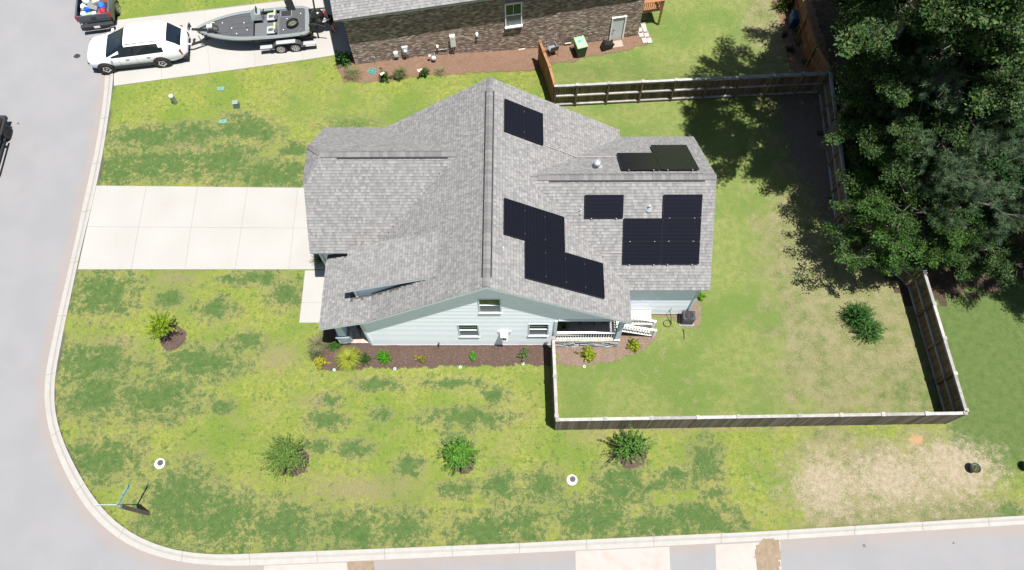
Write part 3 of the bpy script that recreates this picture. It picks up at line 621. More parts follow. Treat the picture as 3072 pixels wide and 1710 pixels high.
# clapboards of the gable wall
openings = [(-1.84, -.84, 4.46, 6.16), (-2.94, -1.96, 1.33, 3.02), (.34, 1.30, 1.44, 3.1)]
def clipx(P, z):
    xs_ = []
    for i in range(len(P)):
        a, b_ = P[i], P[(i+1) % len(P)]
        if (a[1]-z)*(b_[1]-z) < 0: xs_.append(a[0]+(b_[0]-a[0])*(z-a[1])/(b_[1]-a[1]))
    xs_.sort(); return [(xs_[i], xs_[i+1]) for i in range(0, len(xs_)-1, 2)]
def boards(root, P, y, opens, ex=.175, z0=.13, z1=8, mat_=SIDE, xax=True, sgn=-1, nm='siding_board', joined=False):
    z = z0; J = MB()
    while z < z1:
        iv0 = clipx(P, z+.003); iv1 = clipx(P, z+ex-.003) or iv0
        for (a0, a1), (b0, b1) in zip(iv0, iv1):
            cuts = [(min(a0, b0), max(a1, b1))]
            for (o0, o1, oz0, oz1) in opens:
                if z+ex*.5 > oz0 and z+ex*.5 < oz1:
                    nc = []
                    for (p, q) in cuts:
                        if o0 > p and o1 < q: nc += [(p, o0), (o1, q)]
                        elif o0 <= p < o1: nc.append((o1, q))
                        elif o0 < q <= o1: nc.append((p, o0))
                        else: nc.append((p, q))
                    cuts = nc
            for p, q in cuts:
                pl, ql, pu, qu = max(p, a0), min(q, a1), max(p, b0), min(q, b1)
                if ql-pl < .03: continue
                if qu < pu: pu = qu = (pl+ql)/2
                f = (lambda u, d, zz_: (u, y+sgn*d, zz_)) if xax else (lambda u, d, zz_: (y+sgn*d, u, zz_))
                vs = [f(pl, .002, z), f(ql, .002, z), f(ql, .032, z), f(pl, .032, z), f(pu, .002, z+ex), f(qu, .002, z+ex), f(qu, .006, z+ex), f(pu, .006, z+ex)]
                fs = [(0, 1, 2, 3), (3, 2, 6, 7), (0, 3, 7, 4), (1, 5, 6, 2), (4, 7, 6, 5)]
                if joined: J.add(vs, fs)
                else: MB().add(vs, fs).build(nm, mat_, root)
        z += ex
    if joined: tag(J.build('siding_boards', mat_, root), kind='stuff')
boards(house, gable, WS_, openings)
# corner boards, porch frame
tb = lambda c, d, m=TRIMB, nm='corner_board': MB().box(c, d).build(nm, m, house)
tb((WW-.02, WS_-.02, 1.65), (.10, .10, 3.1)); tb((1.60, WS_-.025, 2.1), (.13, .10, 2.75)); tb(((1.66+4.75)/2, WS_-.02, 3.53), (3.0, .09, .14), nm='porch_beam')
# windows
def window(root, x0, x1, z0, z1, y, sgn=-1, m=TRIMB, low=SCREEN, muntin='v'):
    fr = MB(); f_ = .06; d = .05; yc = y+sgn*.02
    fr.box(((x0+x1)/2, yc, z1-f_/2), (x1-x0, d, f_)); fr.box((x0+f_/2, yc, (z0+z1)/2), (f_, d, z1-z0-2*f_)); fr.box((x1-f_/2, yc, (z0+z1)/2), (f_, d, z1-z0-2*f_))
    o = fr.build('window', m, root)
    MB().box(((x0+x1)/2, y+sgn*.05, z0+f_/2-.01), (x1-x0+.02, .08, .04)).build('sill', m, o)
    zm = (z0+z1)/2+.02
    MB().box(((x0+x1)/2, y+sgn*.012, zm), (x1-x0-2*f_, .04, .035)).build('meeting_rail', m, o)
    MB().box(((x0+x1)/2, y-sgn*.005, (zm+z1-f_)/2), (x1-x0-2*f_, .012, z1-f_-zm)).build('pane', GLASS, o)
    MB().box(((x0+x1)/2, y+sgn*.012, (zm+z0+f_)/2), (x1-x0-2*f_, .012, zm-z0-f_)).build('insect_screen', low, o)
    mu = MB(); xm = (x0+x1)/2
    if muntin == 'v': mu.box((xm, y+sgn*.006, (zm+z1-f_)/2), (.018, .012, z1-f_-zm-.02))
    else: mu.box((xm, y+sgn*.006, (zm+z1-f_)/2+.0), (x1-x0-2*f_-.02, .012, .018))
    mu.build('glazing_bar', mm('glazing_grey_green', (.16, .20, .17), .5), o); return o
window(house, -1.84, -.84, 4.50, 6.12, WS_); window(house, -2.94, -1.96, 1.37, 2.98, WS_, muntin='h'); window(house, .34, 1.30, 1.48, 3.06, WS_, muntin='h')
# meter-like vent hood on the gable wall
vb = MB().box((-.78, WS_-.035, 1.95), (.62, .03, .36)).build('mounting_block', TRIM, house)
hd = MB(); hd.add([(-.95, WS_-.05, 2.1), (-.62, WS_-.05, 2.1), (-.62, WS_-.32, 1.98), (-.95, WS_-.32, 1.98), (-.90, WS_-.05, 1.72), (-.67, WS_-.05, 1.72), (-.70, WS_-.22, 1.70), (-.87, WS_-.22, 1.70)], [(0, 1, 5, 4), (3, 7, 6, 2), (0, 3, 2, 1), (0, 4, 7, 3), (1, 2, 6, 5), (4, 5, 6, 7)]); hd.build('flood_light_hood', WHITE, house)
ft = MB(); ft.box((-.78, WS_-.27, 1.62), (.17, .05, .10)); ft.build('motion_sensor', BLACK, house)
lg = MB(); lg.tube([(-.86, WS_-.2, 1.7), (-.88, WS_-.25, 1.35)], .045); lg.tube([(-.70, WS_-.2, 1.7), (-.68, WS_-.25, 1.35)], .045); lg.build('flood_light', WHITE, house)
# foundation: dark rubble skirt
fd = MB(); x = WW
while x < 1.66:
    wd = random.uniform(.25, .6); fd.box((x+wd/2, WS_+.02, -.1), (wd-.012, .16+random.uniform(-.02, .02), .45)); x += wd
tag(fd.build('foundation_blocks', mm('foundation', (.30, .27, .24), .9, var=.3, scale=9, bump=.5, bscale=30), house), kind='stuff')
# spigot on gable wall
sp = MB(); sp.tube([(-4.02, WS_-.02, .42), (-4.02, WS_-.14, .42), (-4.02, WS_-.16, .33)], .022); sp.lathe([(.05, 0), (.05, .02)], (-4.02, WS_-.1, .46), 10); sp.build('spigot', BLACK, house)
# rear porch -----------------------------------------------------------
bk = MB()
for i in range(16):
    bk.box((1.72+i*.19, WS_-.02, .86), (.18, .21, .075), col=random.choice([(1, 1, 1.001), (.85, .8, .78), (1.1, 1.02, 1.0)]))
tag(bk.build('brick_edging', mat('porch_brick', (.48, .31, .255), .85, vc=True, var=.15, scale=14, bump=.3), house), kind='stuff')
MB().box((3.2, 13.6, .80), (3.05, 2.6, .06)).build('porch_floor', mm('porch_floor_concrete', (.20, .19, .185), .8), house)
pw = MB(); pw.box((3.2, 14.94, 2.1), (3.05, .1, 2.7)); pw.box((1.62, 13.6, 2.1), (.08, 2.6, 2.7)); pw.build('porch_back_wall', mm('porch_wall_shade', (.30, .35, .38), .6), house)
MB().box((3.2, 13.6, 3.6), (3.1, 2.7, .06)).build('porch_ceiling', TRIM, house)
MB().box((2.7, 14.85, 1.9), (1.5, .05, 2.0)).build('patio_door', GLASS, house)
STONE = mat('stacked_stone', (.30, .315, .325), .85, vc=True, var=.25, scale=9, bump=.7, bscale=25)
def stone_face(x0, x1, y, z0, z1, root, n_=None, ax='x'):
    z = z0; out = []
    while z < z1-.02:
        h = random.uniform(.07, .13); h = min(h, z1-z); x = x0-random.uniform(0, .1)
        while x < x1:
            wd = random.uniform(.16, .42); a, b2 = max(x, x0), min(x+wd, x1); x += wd
            if b2-a < .03: continue
            g = random.uniform(.75, 1.25); c0 = (g, g*random.uniform(.97, 1.03), g*random.uniform(.98, 1.06))
            dp = random.uniform(.05, .10); c = ((a+b2)/2, y-dp/2, z+h/2) if ax == 'x' else (y-dp/2, (a+b2)/2, z+h/2)
            d = (b2-a-.01, dp, h-.01) if ax == 'x' else (dp, b2-a-.01, h-.01)
            o = MB().box(c, d, col=c0).build('stone', STONE, root); out.append(o)
        z += h
    return out
st_ = MB().box((3.2, 12.25, .43), (3.0, .2, .76)).build('stone_base', mm('mortar_dark', (.12, .12, .12), .9), house)
stone_face(1.66, 4.72, 12.16, .02, .82, st_)
eb = MB().box((4.66, 13.4, .43), (.1, 2.4, .76)).build('porch_side_base', STONE, house)
cl = MB().box((4.62, 12.22, 2.18), (.22, .22, 2.6)); cl.box((4.62, 12.22, .93), (.28, .28, .12)); cl.box((4.62, 12.22, 3.40), (.28, .28, .10)); cl.build('porch_column', TRIMB, house)
def railing(a, b_, zt, n_, root, zb=None, bal=.035):
    a = Vector(a); b_ = Vector(b_); mb = MB()
    top = MB().bar(a+Vector((0, 0, zt)), b_+Vector((0, 0, zt)), .09, .05).build('top_rail', WHITE, root)
    MB().bar(a+Vector((0, 0, .12)), b_+Vector((0, 0, .12)), .05, .05).build('bottom_rail', WHITE, root)
    me = None
    for i in range(n_):
        p = a.lerp(b_, (i+.5)/n_)
        if me is None: me = MB().box((0, 0, 0), (bal, bal, zt-.19)).mesh('baluster', WHITE)
        inst('baluster', me, root, TR(p.x, p.y, p.z+.12+(zt-.14)/2))
railing((1.70, 12.2, .86), (4.50, 12.2, .86), .92, 23, house)
railing((4.66, 12.35, .86), (4.66, 13.4, .86), .92, 8, house)
# wing walls -----------------------------------------------------------
wwl = MB(); wwl.box((6.5, 13.86, 1.85), (3.5, .12, 3.5)); wwl.box((6.5, 21.5, 1.85), (3.5, .12, 3.5))
wwl.add([(8.25, 13.8, .1), (8.25, 21.56, .1), (8.25, 21.56, 3.85), (8.25, WY, 6.65), (8.25, 13.8, 3.85)], [(0, 1, 2, 3, 4)]); wwl.build('wing_wall', SIDEW, house)
boards(house, [(4.75, .12), (8.25, .12), (8.25, 3.72), (4.75, 3.72)], 13.8, [])
boards(house, [(13.8, .12), (21.56, .12), (21.56, 3.85), (WY, 6.6), (13.8, 3.85)], 8.25, [], xax=False, sgn=1, joined=True)
boards(house, [(15.8, .2), (21.9, .2), (21.9, 3.8), (15.8, 3.8)], -9.56, [(16.3, 21.2, 0, 2.5)], xax=False, sgn=-1, joined=True)
boards(house, [(-9.5, .2), (-7.0, .2), (-7.0, 3.9), (-9.5, 3.9)], 15.68, [], joined=True)
tb((8.27, 13.78, 1.95), (.10, .10, 3.6)); tb((-9.5, 15.66, 2.0), (.13, .13, 3.8))
# frieze under eaves and gable soffits
MB().box((6.6, 13.7, 3.66), (3.6, .24, .05)).build('soffit', TRIM, house)
sf = MB()
for (xa, xb, fz) in ((-6.7, RX, HW), (RX, 4.88, HE), (-9.15, -6.7, PO)):
    sf.add([(xa, YS+.01, fz(xa, 0)-.18), (xb, YS+.01, fz(xb, 0)-.18), (xb, WS_, fz(xb, 0)-.18), (xa, WS_, fz(xa, 0)-.18)], [(0, 1, 2, 3)])
sf.build('gable_soffit', TRIM, house)
# dormer ---------------------------------------------------------------
dm_ = MB(); dy = 13.25
xk = (4.13+.40*6.70-6.5+.385*3.38) # unused
pts = [(-7.42, PO(-7.42, 0)), (-6.70, 4.13), (-3.5, HW(-3.5, 0)), (-3.5, DO(-3.5, 0)-.12), (-7.42, DO(-7.42, 0)-.17)]
dm_.yprism(pts, dy, dy+.1); dm_.box((-7.37, 14.2, 4.2), (.1, 1.8, 1.1)); dm_.build('dormer_wall', TRIMB, house)
db = MB(); db.box((-7.43, dy-.03, 4.25), (.10, .07, .95)); db.build('dormer_corner_board', TRIM, house)
MB().bar((-7.40, dy-.02, 3.93), (-6.72, dy-.02, 4.20), .05, .07).build('dormer_flashing', WHITE, house)
MB().box((-7.44, 14.2, 4.30), (.04, 1.1, .5)).build('dormer_window', GLASS, house)
# front porch ----------------------------------------------------------
fb = MB()
for i in range(8): fb.box((-8.68+i*.185, 12.27, .44), (.175, .24, .07), col=random.choice([(1, 1, 1.001), (.85, .8, .78), (1.1, 1.02, 1.0)]))
tag(fb.build('brick_edging', bpy.data.materials['porch_brick'], house), kind='stuff')
MB().box((-8.15, 14.0, .41), (1.55, 3.3, .06)).build('front_porch_floor', mm('porch_slab', (.34, .31, .29), .8), house)
MB().box((-8.1, 12.26, .19), (1.45, .2, .40)).build('front_porch_base', mm('porch_base_stucco', (.30, .25, .22), .9, var=.2, scale=20, bump=.5), house)
pr = MB().box((-8.58, 12.42, .80), (.52, .44, .75)).build('pier', mm('mortar_dark'), house); stone_face(-8.86, -8.30, 12.20, .44, 1.16, pr); stone_face(12.2, 12.64, -8.24, .44, 1.16, pr, ax='y')
MB().box((-8.58, 12.40, 1.21), (.66, .58, .07)).build('pier_cap', mm('cap_shade_blue_grey', (.24, .29, .33), .7), house)  # cap darkened: shade of the porch roof is put into its colour
tc_ = MB(); tc_.add([(-8.58+sx*r, 12.42+sy*r, z) for r, z in ((.19, 1.25), (.13, 3.2)) for sx, sy in ((-1, -1), (1, -1), (1, 1), (-1, 1))], [(0, 1, 5, 4), (1, 2, 6, 5), (2, 3, 7, 6), (3, 0, 4, 7), (4, 5, 6, 7)]); tc_.build('tapered_column', TRIMB, house)
MB().box((-8.20, 12.3, 3.10), (1.0, .16, .14)).build('front_porch_beam', TRIM, house)
# roof pipes, vents and conduits ----------------------------------------
def on_roof(px, py, fz):
    d = ray(px, py); t = 30.
    for _ in range(30): p = (d[0]*t, d[1]*t, CAM_H+d[2]*t); t += (p[2]-fz(p[0], p[1]))/(-d[2]+.6)
    return Vector(p)
def pipe_vent(px, py, fz, r=.04, h=.3, cap=False):
    p = on_roof(px, py, fz); mb = MB(); mb.lathe([(r*3.2, -.02), (r*3.0, .02), (r*1.5, .09), (r*1.3, .12)], p, 14); mb.tube([p, p+Vector((0, 0, h))], r, 12)
    if cap: mb.lathe([(r*1.7, h-.02), (r*1.9, h+.04), (r*1.7, h+.14), (r*.6, h+.2)], p, 14)
    o = mb.build('vent_pipe', GALV, house, smooth=False); return o
for a in ((1568, 485, HE, .035, .2), (1790, 502, WN, .09, .32, True), (1741, 638, WS, .035, .3), (1946, 628, WS, .05, .34), (1510, 748, HE, .035, .2)): pipe_vent(*a)
def conduit(pts, nm='conduit'):
    mb = MB(); P = [on_roof(x, y, f)+Vector((0, 0, .07)) for x, y, f in pts]; mb.tube(P, .013, 6); o = mb.build(nm, mm('conduit_pink_grey', (.55, .46, .46), .5), house)
conduit([(1634, 438, HE), (1695, 460, HE), (1728, 472, WN), (1790, 472.5, WN), (1856, 473, WN)])
conduit([(1866, 761, WS), (1812, 761, WS), (1805, 766, WS), (1804, 780, WS), (1804, 792, HE)])
# ================================================================== SOLAR PANELS
CELL, n, l, b = new_mat('solar_cells'); tc = n.new('ShaderNodeTexCoord')
b.inputs['Roughness'].default_value = .3; setspec(b, .12); b.inputs['Coat Weight'].default_value = .0; b.inputs['Coat Roughness'].default_value = .05
sx = n.new('ShaderNodeSeparateXYZ'); l.new(tc.outputs['Object'], sx.inputs[0])
def lines(v, per, wd): return MATH('LESS_THAN', MATH('ABSOLUTE', MATH('SUBTRACT', MATH('FRACT', MATH('ADD', MATH('DIVIDE', v, per), .5)), .5)), wd)
gl = MATH('MAXIMUM', lines(sx.outputs[0], .085, .035), lines(sx.outputs[1], .17, .022))
c = MIX(MATH('MULTIPLY', gl, .85), (.0045, .005, .0085), (.018, .019, .026)); l.new(c, b.inputs['Base Color'])
FRAME = mm('panel_frame_black', (.014, .014, .016), .35, metal=.3)
PW_, PH_ = 1.70, 1.03
def panel_mesh():
    fr = MB()
    for sx_ in (-1, 1): fr.box((sx_*(PW_/2-.008), 0, 0), (.016, PH_, .04)); fr.box((0, sx_*(PH_/2-.008), 0), (PW_-.034, .016, .04))
    g = MB().box((0, 0, .002), (PW_-.034, PH_-.034, .03)); m = MB().box((0, 0, .0185), (.006, PH_-.04, .002))
    return fr.mesh('panel_frame', FRAME), g.mesh('cell_sheet', CELL), m.mesh('centre_line', FRAME)
pm = panel_mesh(); clampm = MB().box((0, 0, 0), (.05, .06, .05)).mesh('clamp', ALU)
def panel(corner, uax, fz, label, swap=False, grp='solar panels on the roof'):
    """corner: world (x,y) of panel centre on the roof plan; uax 'x' or 'y': direction of long side"""
    x, y = corner; g = Vector((fz(1, 0)-fz(0, 0), fz(0, 1)-fz(0, 0), 0)); nrm = Vector((-g.x, -g.y, 1)).normalized()
    L = Vector((1, 0, g.x)).normalized() if uax == 'x' else Vector((0, 1, g.y)).normalized(); T = nrm.cross(L)
    p = Vector((x, y, fz(x, y)))+nrm*.13
    m = Matrix.Identity(4)
    for i in range(3): m[i][0], m[i][1], m[i][2], m[i][3] = L[i], T[i], nrm[i], p[i]
    o = bpy.data.objects.new('solar_panel', None); o.empty_display_size = .2; put(o, None, mtx=m); tag(o, label, 'solar panel', grp)
    inst('frame', pm[0], o, world=False); inst('cell_sheet', pm[1], o, world=False); inst('centre_line', pm[2], o, world=False)
    for a in (-.55, .55): inst('mounting_clamp', clampm, o, Matrix.Translation((a, -PH_/2-.012, -.01)), world=False)
    for a in (-.55, .55):
        inst('standoff', clampm, o, Matrix.Translation((a, PH_/2-.12, -.07)) @ Matrix.Diagonal((1, 1, 1.6, 1)), world=False)
    return o
def pc(px, py, fz): p = on_roof(px, py, lambda x, y: fz(x, y)+.15); return (p.x, p.y)
# south face of the wing: photo centres
s_w = math.sqrt(1+.745**2); PHx = (PH_+.02)/s_w
x0, y0 = pc(1812.5, 611.5, WS); x1, y1 = pc(2032, 609, WS)
cols = [x0, x0+PW_+.04, x0+2*(PW_+.02)+.02]; 
ya = on_roof(1976, 683, lambda x, y: WS(x, y)+.15).y
panel((x0, ya+PHx), 'x', WS, 'lone black solar panel left of a gap in the top row of the wing')
panel((cols[2], ya+PHx), 'x', WS, 'black solar panel at the top right of the six on the wing south face')
panel((cols[1], ya), 'x', WS, 'black solar panel in the middle row of the rear wing south face, left column')
panel((cols[2], ya), 'x', WS, 'black solar panel in the middle row of the rear wing south face, right column')
panel((cols[1], ya-PHx), 'x', WS, 'black solar panel at the bottom left of the wing array, beside the pink conduit')
panel((cols[2], ya-PHx), 'x', WS, 'black solar panel in the bottom right corner of the rear wing array')
# north face of the wing
xa, yb = pc(1955, 502, WN); yb = on_roof(1930, 499, lambda x, y: WN(x, y)+.15).y; xL = on_roof(1920, 500, lambda x, y: WN(x, y)+.15).x; xR = xL+PW_+.03
panel((xL, yb), 'x', WN, 'black solar panel beside the wing ridge, north face, left of two'); panel((xR, yb), 'x', WN, 'black solar panel beside the wing ridge, north face, right of two')
panel((xL, yb+PHx), 'x', WN, 'black solar panel on the wing north face, left column, where the long conduit ends'); panel((xR, yb+PHx), 'x', WN, 'black solar panel second from the wing ridge on the north face, right column'); panel((xR, yb+2*PHx), 'x', WN, 'single black solar panel farthest from the wing ridge on the north face')
# main east slope: long side runs north-south
s_e = math.sqrt(1+.66**2); PHe = (PH_+.02)/s_e
def colm(px, py): return on_roof(px, py, lambda x, y: HE(x, y)+.15)
p = colm(1538, 353); panel((p.x, p.y), 'y', HE, 'black solar panel next to the main ridge, left of the upper pair'); panel((p.x+PHe, p.y), 'y', HE, 'black solar panel, right one of the upper pair on the main slope')
p = colm(1538, 655)
for i, t_ in enumerate(('left of the row of three, nearest the main ridge', 'middle of the row of three on the main slope', 'right of the row of three on the main slope')): panel((p.x+i*PHe, p.y), 'y', HE, 'black solar panel '+t_)
for i, t_ in enumerate(('leftmost of the row of four under the row of three', 'second from left in the row of four on the main slope', 'third from left in the row of four on the main slope', 'rightmost of the row of four, closest to the eave')): panel((p.x+(i+1)*PHe, p.y-PW_-.03), 'y', HE, 'black solar panel '+t_)
# ================================================================== NEIGHBOUR'S BRICK HOUSE
B0 = GG(1068, 195); B1 = GG(1913, 107); bd = (B1-B0); bd.z = 0; BL = bd.length; bd.normalize(); bn = Vector((-bd.y, bd.x, 0)); BANG = math.atan2(bd.y, bd.x)
def onW(px, py, off=0.):
    d = Vector(ray(px, py)); p0 = B0+bn*off; t = ((p0-Vector((0, 0, CAM_H))).dot(bn))/d.dot(bn); p = Vector((0, 0, CAM_H))+d*t; return Vector(((p-B0).dot(bd), off, p.z))
nh = thing('house', (B0.x, B0.y, 0), BANG, 'brown brick house with grey shingle roof behind the boat driveway', 'house')
EZ = (onW(1026, 60, -.38).z+onW(1392, 0, -.38).z)/2
BM_ = mat('brick_brown', (1, 1, 1), .9, vc=True, var=.2, scale=30, bump=.3, bscale=120, spec=.15)
MORT = mm('brick_mortar', (.40, .36, .33), .95, var=.12, scale=20)
wh_ = EZ-.12+1.4; bwall = MB(); bwall.box((BL/2, .12, wh_/2-1.4), (BL, .2, wh_)); bwall.box((.1, 5.23, wh_/2-1.4), (.2, 9.9, wh_)); bwall.box((BL-.1, 5.23, wh_/2-1.4), (.2, 9.9, wh_)); bwall.box((BL/2, 10.28, wh_/2-1.4), (BL, .2, wh_)); bwall.add([(.1, .1, EZ-.12), (.1, 10.3, EZ-.12), (.1, 5.2, EZ+2.5)], [(0, 1, 2)]); bwall.add([(BL-.1, .1, EZ-.12), (BL-.1, 10.3, EZ-.12), (BL-.1, 5.2, EZ+2.4)], [(0, 1, 2)])
bw = bwall.build('brick_wall', MORT, nh, world=False)
# openings on wall (x0,x1,z0,z1)
a_, b_2 = onW(1515, 14), onW(1563, 72); win_ = (a_.x-.02, b_2.x+.05, b_2.z-.05, a_.z+.05)
a_, b_2 = onW(1838, 52), onW(1865, 119); door_ = (a_.x-.02, b_2.x+.05, b_2.z, b_2.z+2.05)
vents = [onW(1426, 162), onW(1565, 143), onW(1704, 125), onW(1884, 110)]
vop = [(v.x-.2, v.x+.2, v.z-.09, v.z+.07) for v in vents]
ops = [win_, door_]+vop
bl = []; z = -1.3; row = 0
BC = [tuple(q*1.65 for q in c_) for c_ in [(.115, .085, .068), (.15, .115, .092), (.185, .145, .118), (.22, .175, .145), (.135, .098, .078), (.10, .08, .07), (.27, .225, .19), (.165, .13, .11)]]
while z < EZ-.05:
    x = -.105*(row % 2)
    while x < BL:
        a, e = max(x, 0), min(x+.2, BL); zc = z+.034; xc = (a+e)/2
        if e-a > .03 and not any(o[0]-.06 < xc < o[1]+.06 and o[2]-.02 < zc < o[3]+.03 for o in ops):
            k = random.uniform(.85, 1.18); c0 = tuple(q*k for q in random.choice(BC)); bl.append((a, e, z, c0, random.uniform(.004, .012)))
        x += .212
    z += .0775; row += 1
def brick_mb(mb, a, e, z, c0, pr_): # five visible faces
    y0 = .02; y1 = -pr_
    return mb.add([(a, y0, z), (e, y0, z), (e, y0, z+.066), (a, y0, z+.066), (a, y1, z), (e, y1, z), (e, y1, z+.066), (a, y1, z+.066)], [(4, 5, 6, 7), (0, 1, 5, 4), (1, 2, 6, 5), (2, 3, 7, 6), (3, 0, 4, 7)], 0, c0)
bl.sort(key=lambda t_: abs(t_[0]-8.6)+abs(t_[2]-1.0)*1.2)
for t_ in bl[:300]: brick_mb(MB(), *t_).build('brick', BM_, bw, world=False)
J = MB()
for t_ in bl[300:]: brick_mb(J, *t_)
tag(J.build('brickwork', BM_, bw, world=False), kind='stuff')
# west side bricks
J = MB(); z = -.3; row = 0
while z < EZ-.05:
    y = .03-.105*(row % 2)
    while y < 10:
        c0 = random.choice(BC); J.add([(.02, y, z), (.02, y+.2, z), (.02, y+.2, z+.066), (.02, y, z+.066), (-.01, max(y, -.005), z), (-.01, y+.2, z), (-.01, y+.2, z+.066), (-.01, max(y, -.005), z+.066)], [(4, 7, 6, 5), (2, 3, 7, 6)], 0, c0); y += .212
    z += .0775; row += 1
tag(J.build('brickwork', BM_, bw, world=False), kind='stuff')
# roof (local coordinates): south slope, ridge off frame
NW_, NE_ = -.40, 12.2; NP = .52
nr = [('roof_slope', [(NW_, -.38), (NE_, -.38), (NE_, 5.2), (NW_, 5.2)], lambda x, y: EZ+(y+.38)*NP, (0, 1))]
for nm, P, fz, up in nr:
    r = MB().prism(P, lambda x, y: fz(x, y)-.004, lambda x, y: fz(x, y)-.17, 0, 1).build(nm, [DECK, mm('fascia_grey', (.5, .5, .49), .5)], nh, world=False)
    tabs = []; shingles(P, fz, up, tabs, ex=.15, vis=None); mb = MB()
    tabs.sort(key=lambda t_: t_[0][4].y)
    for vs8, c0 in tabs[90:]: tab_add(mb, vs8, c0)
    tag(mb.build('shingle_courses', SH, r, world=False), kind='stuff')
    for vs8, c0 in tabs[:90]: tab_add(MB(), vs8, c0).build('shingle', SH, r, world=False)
rp = MB().prism([(NW_, 5.2), (NE_, 5.2), (NE_, 10.6), (NW_, 10.6)], lambda x, y: EZ+5.58*NP-(y-5.2)*NP, lambda x, y: EZ+5.58*NP-(y-5.2)*NP-.17).build('roof_slope', DECK, nh, world=False)
rp2 = MB().prism([(NE_, -.30), (BL+.35, -.30), (BL+.35, 5.2), (NE_, 5.2)], lambda x, y: EZ-.1+(y+.38)*NP, lambda x, y: EZ-.27+(y+.38)*NP).build('roof_slope', DECK, nh, world=False)
tag(MB().box((BL/2, -.19, EZ-.20), (BL, .34, .03)).build('soffit', TRIM, nh, world=False))
# window and door
def lbox(root, nm, c, d, m): return MB().box(c, d).build(nm, m, root, world=False)
x0, x1, z0, z1 = win_; wn = MB()
wn.box(((x0+x1)/2, -.02, z1-.03), (x1-x0, .08, .06)); wn.box((x0+.03, -.02, (z0+z1)/2), (.06, .08, z1-z0-.12)); wn.box((x1-.03, -.02, (z0+z1)/2), (.06, .08, z1-z0-.12)); wo = wn.build('window', TRIM, nh, world=False)
lbox(wo, 'sill', ((x0+x1)/2, -.06, z0), (x1-x0+.06, .16, .09), TRIM); zm = (z0+z1)/2; lbox(wo, 'meeting_rail', ((x0+x1)/2, -.015, zm), (x1-x0-.12, .05, .05), TRIM)
lbox(wo, 'pane', ((x0+x1)/2, .0, (zm+z1)/2), (x1-x0-.12, .02, z1-zm-.08), GLASS); lbox(wo, 'insect_screen', ((x0+x1)/2, -.005, (zm+z0)/2), (x1-x0-.12, .02, zm-z0-.08), SCREEN); lbox(wo, 'glazing_bar', ((x0+x1)/2, -.014, (zm+z1)/2), (.02, .01, z1-zm-.08), TRIM)
x0, x1, z0, z1 = door_; dr = lbox(nh, 'door', ((x0+x1)/2-.02, .005, (z0+z1)/2), (x1-x0-.14, .05, z1-z0-.08), mm('door_grey_blue', (.50, .53, .56), .4, var=.03))
df = MB(); df.box((x0+.02, -.02, (z0+z1)/2), (.05, .1, z1-z0)); df.box((x1-.03, -.02, (z0+z1)/2), (.08, .1, z1-z0)); df.box(((x0+x1)/2, -.02, z1-.02), (x1-x0-.1, .1, .05)); df.box(((x0+x1)/2, -.04, z0+.02), (x1-x0-.1, .14, .05)); df.build('door_frame', WHITE, dr, world=False)
hdl = MB(); hdl.lathe([(.03, 0), (.03, .02)], (0, 0, 0), 10, mtx=Matrix.Rotation(PI/2, 4, 'X')); hdl.bar((0, -.05, 0), (.11, -.05, 0), .02, .02); hdl.tube([(0, 0, 0), (0, -.05, 0)], .012); hdl.build('handle', BLACK, dr, world=False, mtx=Matrix.Translation((x0+.16, -.03, z0+1.0)))
for v, (o0, o1, oz0, oz1) in zip(vents, vop):
    vo = lbox(nh, 'crawl_space_vent', ((o0+o1)/2, .07, (oz0+oz1)/2), (o1-o0, .1, oz1-oz0), DARK); lbox(vo, 'vent_sill', ((o0+o1)/2, -.03, oz0-.015), (o1-o0, .08, .03), mm('sill_cream', (.55, .48, .38), .7))
# meters and boxes fixed to the wall
def wall_item(nm, px, py, build): p = onW(px, py); o = build(p); return o
def ebox(nm, top, bot, wd, dp, m, extra=None):
    t_, b2 = onW(*top, -dp), onW(*bot, -dp); x = (t_.x+b2.x)/2; h = t_.z-b2.z
    mb = MB().box((x, -dp/2, (t_.z+b2.z)/2), (wd, dp, h)); mb.box((x, -dp-.008, (t_.z+b2.z)/2-.02), (wd-.05, .012, h-.12))
    o = mb.build(nm, m, nh, world=False); bevel(o, .01); return o, x, t_.z, b2.z
o, x, zt, zb = ebox('breaker_box', (1357, 109), (1360, 142), .32, .14, mm('box_cream_metal', (.62, .62, .58), .5)); MB().box((x, -.158, zt-.16), (.14, .004, .05)).build('rating_label', GREYP, o, world=False)
MB().tube([(x+.0, -.05, zb), (x+.03, -.05, -.45)], .02, 8).build('conduit', ALU, nh, world=False)
o, x, zt, zb = ebox('electric_meter_box', (1213, 143), (1219, 165), .34, .13, GREYP); m2 = MB(); m2.lathe([(.10, 0), (.10, .03), (.085, .10), (.02, .13)], (x, -.13, (zt+zb)/2+.06), 18, mtx=Matrix.Rotation(PI/2, 4, 'X')); m2.build('meter_dial', mm('meter_glass', (.5, .54, .56), .15, spec=.8), o, world=False)
MB().tube([(x, -.06, zb), (x+.04, -.06, -.35)], .028, 8).build('conduit', ALU, nh, world=False)
o, x, zt, zb = ebox('telephone_box', (1187, 159), (1189, 172), .24, .12, mm('box_pale_grey', (.60, .62, .63), .5)); MB().tube([(x-.19, -.05, zb+.1), (x-.16, -.05, -.45)], .02, 8).build('conduit', ALU, nh, world=False)
o, x, zt, zb = ebox('outdoor_outlet_cover', (1312, 139), (1313, 145), .12, .10, WHITE); o, x, zt, zb = ebox('wall_lamp', (1431, 103), (1432, 111), .13, .12, WHITE)
p = onW(1340, 147, -.03); q = onW(1305, 151, -.03); MB().tube([(p.x, -.03, p.z), (q.x, -.03, q.z)], .018, 8).build('pipe_run', ALU, nh, world=False)
